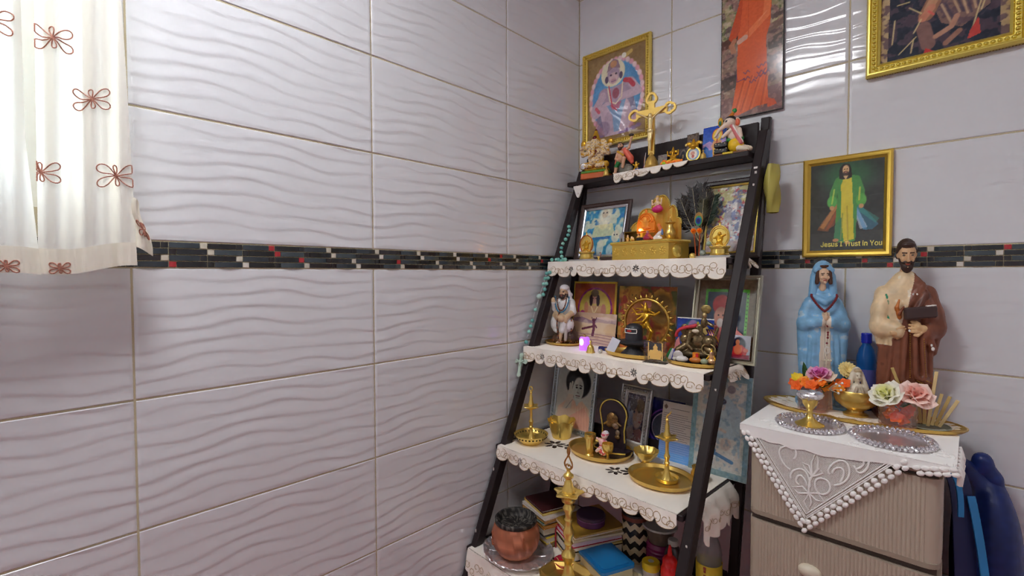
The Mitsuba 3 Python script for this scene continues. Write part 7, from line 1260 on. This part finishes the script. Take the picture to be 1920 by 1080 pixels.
# ------------------------------------------------------------------ lowest board
def crumpled(r, h, ell_=1.0, seed=0):
    m = lathe([(0, .0), (.7, .0), (.84, .25), (1.0, 1.0), (1.02, .92), (.86, .15), (0, -.02)][::1], 60); m = m.subdivide(); v = np.array(m.vertices); q = np.hypot(v[:, 0], v[:, 1]); v[:, :2] *= r; v[:, 2] *= h
    n = meshkit.noise(v * 150 + seed) - .5; v[:, 2] += n * .010 * np.clip((q - .55) * 4, .1, 1); v[:, :2] *= (1 + .05 * (meshkit.noise(v * 90 + 5) - .5))[:, None]; v[:, 1] *= ell_; v[:, 2] += -v[:, 2].min(); m.vertices = v; return m
single('foil_plate', 'crumpled silver foil plate under the clay pot on the lowest board', 'plate', crumpled(.132, .022, .9), FOIL, on(5, .212, -.615, 0, .0012), False)
pt = thing('clay_pot', 'round terracotta pot of ash with a black rim, on the foil plate', 'pot', on(5, .206, -.620, 8, .007))
def clay(V, C): n = meshkit.fbm(V * 30, 4)[:, None]; return C
m = lathe([(0, 0), (.042, 0), (.064, .010), (.080, .034), (.0875, .062), (.086, .086), (.079, .106), (.070, .120)], 60); v = np.array(m.vertices); n = meshkit.fbm(v * 34, 4, 2); c = lin(np.clip(np.array((158, 92, 64)) * (.72 + .56 * n)[:, None] + (n > .62)[:, None] * np.array((30, 30, 30)), 0, 255)); add(pt, 'body', m, 'paint', True, c)
m = lathe([(.070, .116), (.076, .121), (.0765, .131), (.072, .136), (.066, .133), (.064, .122), (.058, .112), (.052, .109), (.044, .112), (.034, .108), (.024, .111), (.012, .108), (0, .110)], 72); v = np.array(m.vertices); v += ((meshkit.noise(v * 120) - .5) * .004 * (np.hypot(v[:, 0], v[:, 1]) < .066))[:, None]; m.vertices = v; n = meshkit.fbm(v * 260, 3, 4); c = lin(np.clip(np.where((n > .56)[:, None], (84, 80, 74), (36, 33, 32)) * (.7 + .6 * n)[:, None], 0, 255)); add(pt, 'sooty_rim', m, 'print', True, c, label='blackened rim and ash inside')
add(pt, 'moulding', cat([tube(smooth_line([(.0865 * math.sin(a), -.0865 * math.cos(a), z) for a, z in q]), .003, 6) for q in ([(-.75, .082), (-.6, .09), (-.5, .08), (-.62, .07)], [(-.8, .058), (-.6, .048), (-.45, .056)], [(1.0, .06), (.98, .085), (1.0, .10)])]), mat((150, 82, 52), .7), True)
# tall brass lamp on an octagonal tray at the front
oc = [(.100 * math.cos(a), .088 * math.sin(a)) for a in np.linspace(PI / 8, 2 * PI + PI / 8, 9)[:-1]]
def octo(k, z): return [(x * k, y * k, z) for x, y in oc]
V = octo(.62, 0) + octo(.78, .004) + octo(1, .020) + octo(1.06, .021) + octo(1.06, .024) + octo(.98, .0235) + octo(.77, .008) + octo(.62, .004); f = []
for r in range(7):
    for k in range(8): a, b = r * 8 + k, r * 8 + (k + 1) % 8; f += [[a, b, b + 8], [a, b + 8, a + 8]]
V += [(0, 0, 0), (0, 0, .004)]
for k in range(8): f += [[64, (k + 1) % 8, k], [65, 56 + k, 56 + (k + 1) % 8]]
single('octagonal_tray', 'octagonal brass tray under the tall brass lamp at the front of the lowest board', 'tray', trimesh.Trimesh(V, f, process=False), BRASS_OLD, on(5, .445, -.612, 0, .0012), 20)
t = thing('tall_brass_lamp', 'tall turned brass oil lamp with a looped finial at the front of the lowest board', 'oil lamp', on(5, .455, -.622, 0, .0065))
P = [(0, 0), (.040, 0), (.043, .006), (.034, .016), (.022, .030), (.016, .048), (.0125, .070), (.014, .082), (.019, .088), (.021, .096), (.0235, .104), (.019, .112), (.0115, .120), (.0105, .134), (.015, .142), (.0115, .150), (.012, .158), (.0175, .172), (.0175, .182), (.0115, .198), (.0105, .214), (.0135, .220), (.0105, .226), (.0112, .240), (.016, .250), (.0185, .258), (.0145, .266), (.0105, .274)]
add(t, 'column', lathe(P + [(0, .274)], 30), BRASS, 40)
C_ = [(0, .272), (.014, .274), (.022, .280), (.0225, .288), (.028, .298), (.046, .308), (.045, .311), (.028, .307), (.021, .311), (.0205, .322), (.015, .332), (.012, .344), (.0085, .352), (.0165, .360), (.0165, .366), (.009, .372), (.0055, .380), (.0075, .385), (0, .388)]
cup = lathe(C_, 70); v = np.array(cup.vertices); r = np.hypot(v[:, 0], v[:, 1]); a = np.arctan2(v[:, 1], v[:, 0]) + .4; k = 1 + np.where((r > .024) & (v[:, 2] < .315), np.clip((r - .024) / .02, 0, 1) * (.30 * np.abs(np.cos(2.5 * a)) ** 4 - .16), 0); v[:, 0] *= k; v[:, 1] *= k; cup.vertices = v; add(t, 'lamp_cup', cup, BRASS, 40)
fin = [tube(smooth_line([(s * .003, 0, .384), (s * .016, 0, .398), (s * .012, 0, .412), (s * .004, 0, .424), (0, 0, .434)]), .0026, 6) for s in (-1, 1)] + [tube(smooth_line([(s * .003, 0, .386), (s * .010, 0, .392), (s * .006, 0, .400), (s * .001, 0, .394)]), .002, 6) for s in (-1, 1)] + [ell((0, 0, .444), (.0075, .003, .015), 2)]
add(t, 'finial', cat(fin), mat((190, 140, 80), .35, .9), True)
# books and notebooks in two stacks
def book(c, s, z, w, d, h, cover, pages, label, yaw, soft=False, spiral=False):
    t = thing('notebook' if soft else 'book', label, 'notebook' if soft else 'book', on(5, c, s, yaw, z))
    ct = .0012 if soft else .0022; add(t, 'pages', box(w - (.002 if soft else .006), d - (.002 if soft else .006), h - 2 * ct, (.001, 0, h / 2), .0008), mat(pages, .8), 20)
    cv = mat(cover, .45)
    add(t, 'cover', box(w, d, ct, (0, 0, h - ct / 2), .0004), cv, 20); add(t, 'cover', box(w, d, ct, (0, 0, ct / 2), .0004), cv, 20)
    add(t, 'spine', box(.003, d, h, (-w / 2 + .0005, 0, h / 2), .001), cv, 20) if not spiral else add(t, 'spiral', cat([tube([(-w / 2 + .004 * math.cos(a), y, h / 2 + (h / 2 + .002) * math.sin(a)) for a in np.linspace(0, 2 * PI, 10)[:-1]], .0007, 4, True) for y in np.arange(-d / 2 + .01, d / 2 - .005, .007)]), SILVER, True)
    return t
z = 0.0022
A = [(.186, .13, .020, (96, 70, 34), (150, 130, 90), 'brown book at the very bottom of the left stack', 0, 0), (.176, .125, .022, (206, 176, 60), (196, 190, 176), 'book with a yellow and blue cover, second from the bottom of the left stack', 0, 0), (.172, .12, .004, (60, 90, 150), (200, 200, 200), 'thin blue booklet in the left stack', 1, 0), (.184, .13, .028, (34, 26, 26), (206, 198, 176), 'thick black book with cream pages in the left stack', 0, 0),
     (.192, .135, .012, (176, 120, 44), (190, 150, 90), 'rounded tan book in the left stack', 0, 0), (.18, .13, .008, (30, 90, 80), (190, 190, 180), 'thin teal notebook in the left stack', 1, 0), (.182, .13, .014, (190, 130, 50), (206, 170, 110), 'orange-tan notebook in the left stack', 1, 0), (.196, .145, .010, (206, 196, 186), (226, 222, 214), 'white spiral notebook near the top of the left stack', 1, 1), (.18, .125, .009, (206, 160, 40), (220, 200, 120), 'yellow notebook under the dark red book', 1, 0), (.165, .12, .009, (66, 24, 26), (206, 200, 190), 'dark red book on top of the left stack', 0, 0)]
for i, (w, d, h, cv, pg, lb, so, spi) in enumerate(A): book(.205 + .004 * math.sin(i * 2.1), -.435 + .004 * math.cos(i * 1.7), z, w * .82, d * 1.15, h, cv, pg, lb, -14 + 4 * math.sin(i * 1.3), bool(so), bool(spi)); z += h + .0006
z = .0022
B = [(.17, .006, (226, 220, 206), (220, 214, 200), 'thin pale booklet at the bottom of the right stack', 1), (.17, .010, (190, 150, 90), (216, 196, 150), 'tan booklet in the right stack', 1), (.185, .034, (26, 24, 34), (222, 216, 202), 'thick black book with white pages in the right stack', 0), (.17, .008, (170, 140, 60), (206, 190, 130), 'thin ochre notebook in the right stack', 1), (.18, .006, (216, 206, 190), (226, 220, 206), 'thin cream notebook in the right stack', 1), (.182, .020, (176, 40, 60), (226, 206, 216), 'red diary with pinkish page edges and a ribbon in the right stack', 0), (.186, .010, (206, 190, 150), (216, 206, 180), 'cream notebook above the red diary', 1), (.188, .010, (186, 160, 96), (222, 210, 186), 'worn buff notebook near the top of the right stack', 1), (.20, .006, (176, 136, 50), (200, 170, 100), 'wide mustard notebook on top of the right stack', 1)]
for i, (w, h, cv, pg, lb, so) in enumerate(B): t = book(.372 + .004 * math.sin(i * 2.3), -.408, z, w * .88, .20, h, cv, pg, lb, -24 + 3 * math.sin(i * 1.9), bool(so)); zt = z; z += h + .0006; red_t = t if i == 5 else (red_t if i > 5 else None)
add(red_t, 'ribbon', tube(smooth_line([(-.055, -.100, .012), (-.056, -.104, -.01), (-.054, -.105, -.04), (-.056, -.104, -.068)]), .003, 6), mat((150, 24, 44), .5), True); add(red_t, 'cord', tube(smooth_line([(-.082, -.085, .012), (-.089, -.094, .005), (-.094, -.104, -.02), (-.098, -.108, -.052)]), .003, 6), mat((216, 206, 190), .7), True)
zB = z
tn = thing('purple_tin', 'round purple tin on top of the right stack of books', 'tin', on(5, .392, -.420, 0, zB)); add(tn, 'body', lathe([(0, 0), (.048, 0), (.050, .003), (.050, .022), (0, .022)], 40), mat((84, 40, 86), .4), 30); add(tn, 'lid', lathe([(0, .022), (.0515, .022), (.052, .034), (.048, .037), (0, .0365)], 40), mat((70, 46, 70), .4), 30); add(tn, 'ridge', tube([(.051 * math.cos(a), .051 * math.sin(a), .022) for a in np.linspace(0, 2 * PI, 40)[:-1]], .0016, 5, True), mat((130, 80, 130), .4), True)
# canister, tubs, jars and bottles at the back right
cn = thing('zigzag_canister', 'canister with black and cream zigzags and a dark lid, behind the blue box', 'canister', on(5, .512, -.318))
scene['zigzag'] = {'type': 'twosided', 'b': principled(mikit.proc(lambda p, n, uv: mikit.mix(lin((26, 22, 22)).tolist(), lin((206, 190, 156)).tolist(), mikit.smoothstep(-.08, .08, dr.sin(2 * PI * ((p.z - 0.46) / .042 + .36 * dr.abs(2 * (dr.atan2(p.y + .342, p.x - .4952) * 4.5 / PI - dr.floor(dr.atan2(p.y + .342, p.x - .4952) * 4.5 / PI)) - 1)))))), .4)}
add(cn, 'body', lathe([(0, 0), (.046, 0), (.046, .150), (0, .150)], 48), 'zigzag', 30); add(cn, 'band', lathe([(.046, .148), (.0475, .149), (.0475, .163), (.046, .164)], 48), mat((110, 52, 36), .5), 30); add(cn, 'lid', lathe([(.0, .160), (.0475, .162), (.047, .170), (.036, .173), (.032, .173), (.030, .178), (0, .178)], 48), mat((46, 38, 38), .4), 30); add(cn, 'lid_disc', lathe([(0, .178), (.028, .178), (.027, .180), (0, .180)], 40), mat((90, 86, 82), .4), 30)
mj = thing('magenta_jar', 'ribbed magenta plastic jar under the clear lidded tub', 'jar', on(5, .600, -.300)); add(mj, 'body', lathe([(0, 0), (.044, 0)] + [(.045 + .0014 * math.sin(i * 2.1), .004 + .0045 * i) for i in range(18)] + [(.040, .088), (0, .088)], 40), mat((120, 24, 80), .25), 40)
tb_ = thing('clear_tub', 'clear plastic tub with a translucent lid on the magenta jar', 'tub', on(5, .600, -.300, 0, .0885)); add(tb_, 'body', lathe([(0, 0), (.036, 0), (.038, .003), (.054, .058), (.0535, .058), (.036, .004), (0, .002)], 44), mat((96, 82, 72), .2, 0, specular=.6), 40); add(tb_, 'contents', cat([ell((.026 * math.cos(i * 2.4) * (.3 + .7 * (i % 3) / 2), .026 * math.sin(i * 2.4) * (.3 + .7 * (i % 3) / 2), .01 + .0028 * i), .008, 1) for i in range(14)]), mat((150, 80, 54), .6), True, kind='stuff'); add(tb_, 'lid', lathe([(0, .062), (.052, .061), (.056, .063), (.0595, .062), (.060, .056), (.057, .055), (.056, .057), (0, .058)], 48), mat((176, 172, 166), .3), 30); add(tb_, 'label', box(.022, .014, .0006, (0, 0, .0626)), mat((70, 64, 50), .5), 20)
yj = thing('yellow_lid_jar', 'small jar with a yellow lid in front of the magenta jar', 'jar', on(5, .616, -.386)); add(yj, 'body', lathe([(0, 0), (.027, 0), (.028, .004), (.028, .038), (0, .038)], 32), mat((200, 190, 180), .3), 30); add(yj, 'lid', lathe([(0, .036), (.0285, .036), (.0295, .040), (.0295, .058), (.027, .061), (0, .061)], 32), mat((222, 186, 36), .4), 30); add(yj, 'sticker', lathe([(0, .0612), (.010, .0612), (0, .0616)], 20), mat((206, 200, 196), .5), 30)
gbt = thing('dark_bottle', 'dark bottle with a pale grey cap behind the red squeeze bottle', 'bottle', on(5, .668, -.335)); add(gbt, 'body', lathe([(0, 0), (.026, 0), (.028, .004), (.028, .088), (.020, .108), (.013, .116), (.013, .122), (0, .122)], 32), mat((54, 46, 48), .12, 0, specular=.6), 40); add(gbt, 'cap', lathe([(0, .118), (.0165, .118), (.017, .132), (.015, .136), (0, .136)], 28), mat((176, 172, 166), .4), 30)
rb_ = thing('red_squeeze_bottle', 'red plastic squeeze bottle with a pointed nozzle beside the right leg', 'bottle', on(5, .690, -.398)); REDP = mat((206, 24, 24), .3); add(rb_, 'body', lathe([(0, 0), (.026, 0), (.028, .004), (.028, .07), (.024, .084), (.021, .088), (0, .088)], 32), REDP, 40); add(rb_, 'nozzle', lathe([(0, .087), (.0225, .087), (.023, .102), (.018, .110), (.008, .118), (.0055, .138), (.003, .150), (0, .151)], 28), REDP, 40)
bbx = thing('blue_box', 'bright blue lidded plastic food box at the front right of the lowest board', 'box', on(5, .500, -.478, -20, .0015)); add(bbx, 'tub', mv(ext(sbox(-.060, -.050, .060, .050).buffer(.012, 6), .052), 0, 0, 0), mat((196, 186, 150), .4), 30); add(bbx, 'lid', mv(ext(sbox(-.064, -.054, .064, .054).buffer(.012, 6), .010), 0, 0, .052), mat((22, 110, 170), .35), 30); add(bbx, 'lid_panel', mv(ext(sbox(-.052, -.042, .052, .042).buffer(.010, 6), .003), 0, 0, .062), mat((30, 120, 180), .35), 30)
rd = thing('red_dish', 'small red glossy dish left of the tall brass lamp', 'dish', on(5, .372, -.545, 0, .0012)); add(rd, 'bowl', lathe([(0, 0), (.024, 0), (.030, .006), (.037, .020), (.0355, .021), (.028, .008), (0, .004)], 32), mat((170, 30, 56), .2), 40); add(rd, 'wax', lathe([(0, .008), (.028, .009), (0, .011)], 24), mat((200, 24, 36), .2), 40); add(rd, 'stick', tube([(-.026, -.01, .024), (.006, -.02, .016)], .0012, 5), mat((220, 190, 130), .6), True)
single('cream_cloth', 'folded cream cloth beside the yellow lidded jar', 'cloth', crumpled(.045, .018, .8, 3), mat((216, 206, 170), .8), on(5, .590, -.455, 0, .0012), False)
wb = thing('clear_bottle', 'large ribbed clear plastic bottle with a yellow cap and label behind the right leg', 'bottle', on(5, .774, -.300))
prof = [(0, 0), (.036, 0), (.039, .004)] + [(.039 - .0022 * (i % 2), .010 + .008 * i) for i in range(15)] + [(.037, .134), (.034, .150), (.026, .175), (.016, .196), (.0135, .202), (.0135, .214), (0, .214)]
scene['clear_plastic'] = {'type': 'principled', 'base_color': rgb((226, 226, 226)), 'roughness': .08, 'spec_trans': .8, 'eta': 1.2}
add(wb, 'body', lathe(prof, 40), 'clear_plastic', 40); add(wb, 'cap', lathe([(0, .208), (.016, .208), (.0165, .226), (0, .227)], 28), mat((206, 160, 30), .4), 30); add(wb, 'label', lathe([(.0396, .026), (.0402, .026), (.0402, .096), (.0396, .096)], 40), mat((222, 196, 60), .4), 30); add(wb, 'label_print', cat([box(.007, .001, .008, (.004 + .0 * i, -.0405, .036 + .014 * i), .0003) for i in range(4)] + [box(.009, .001, .010, (.004, -.0405, .088), .0003)]), mat((150, 50, 30), .5), 20)
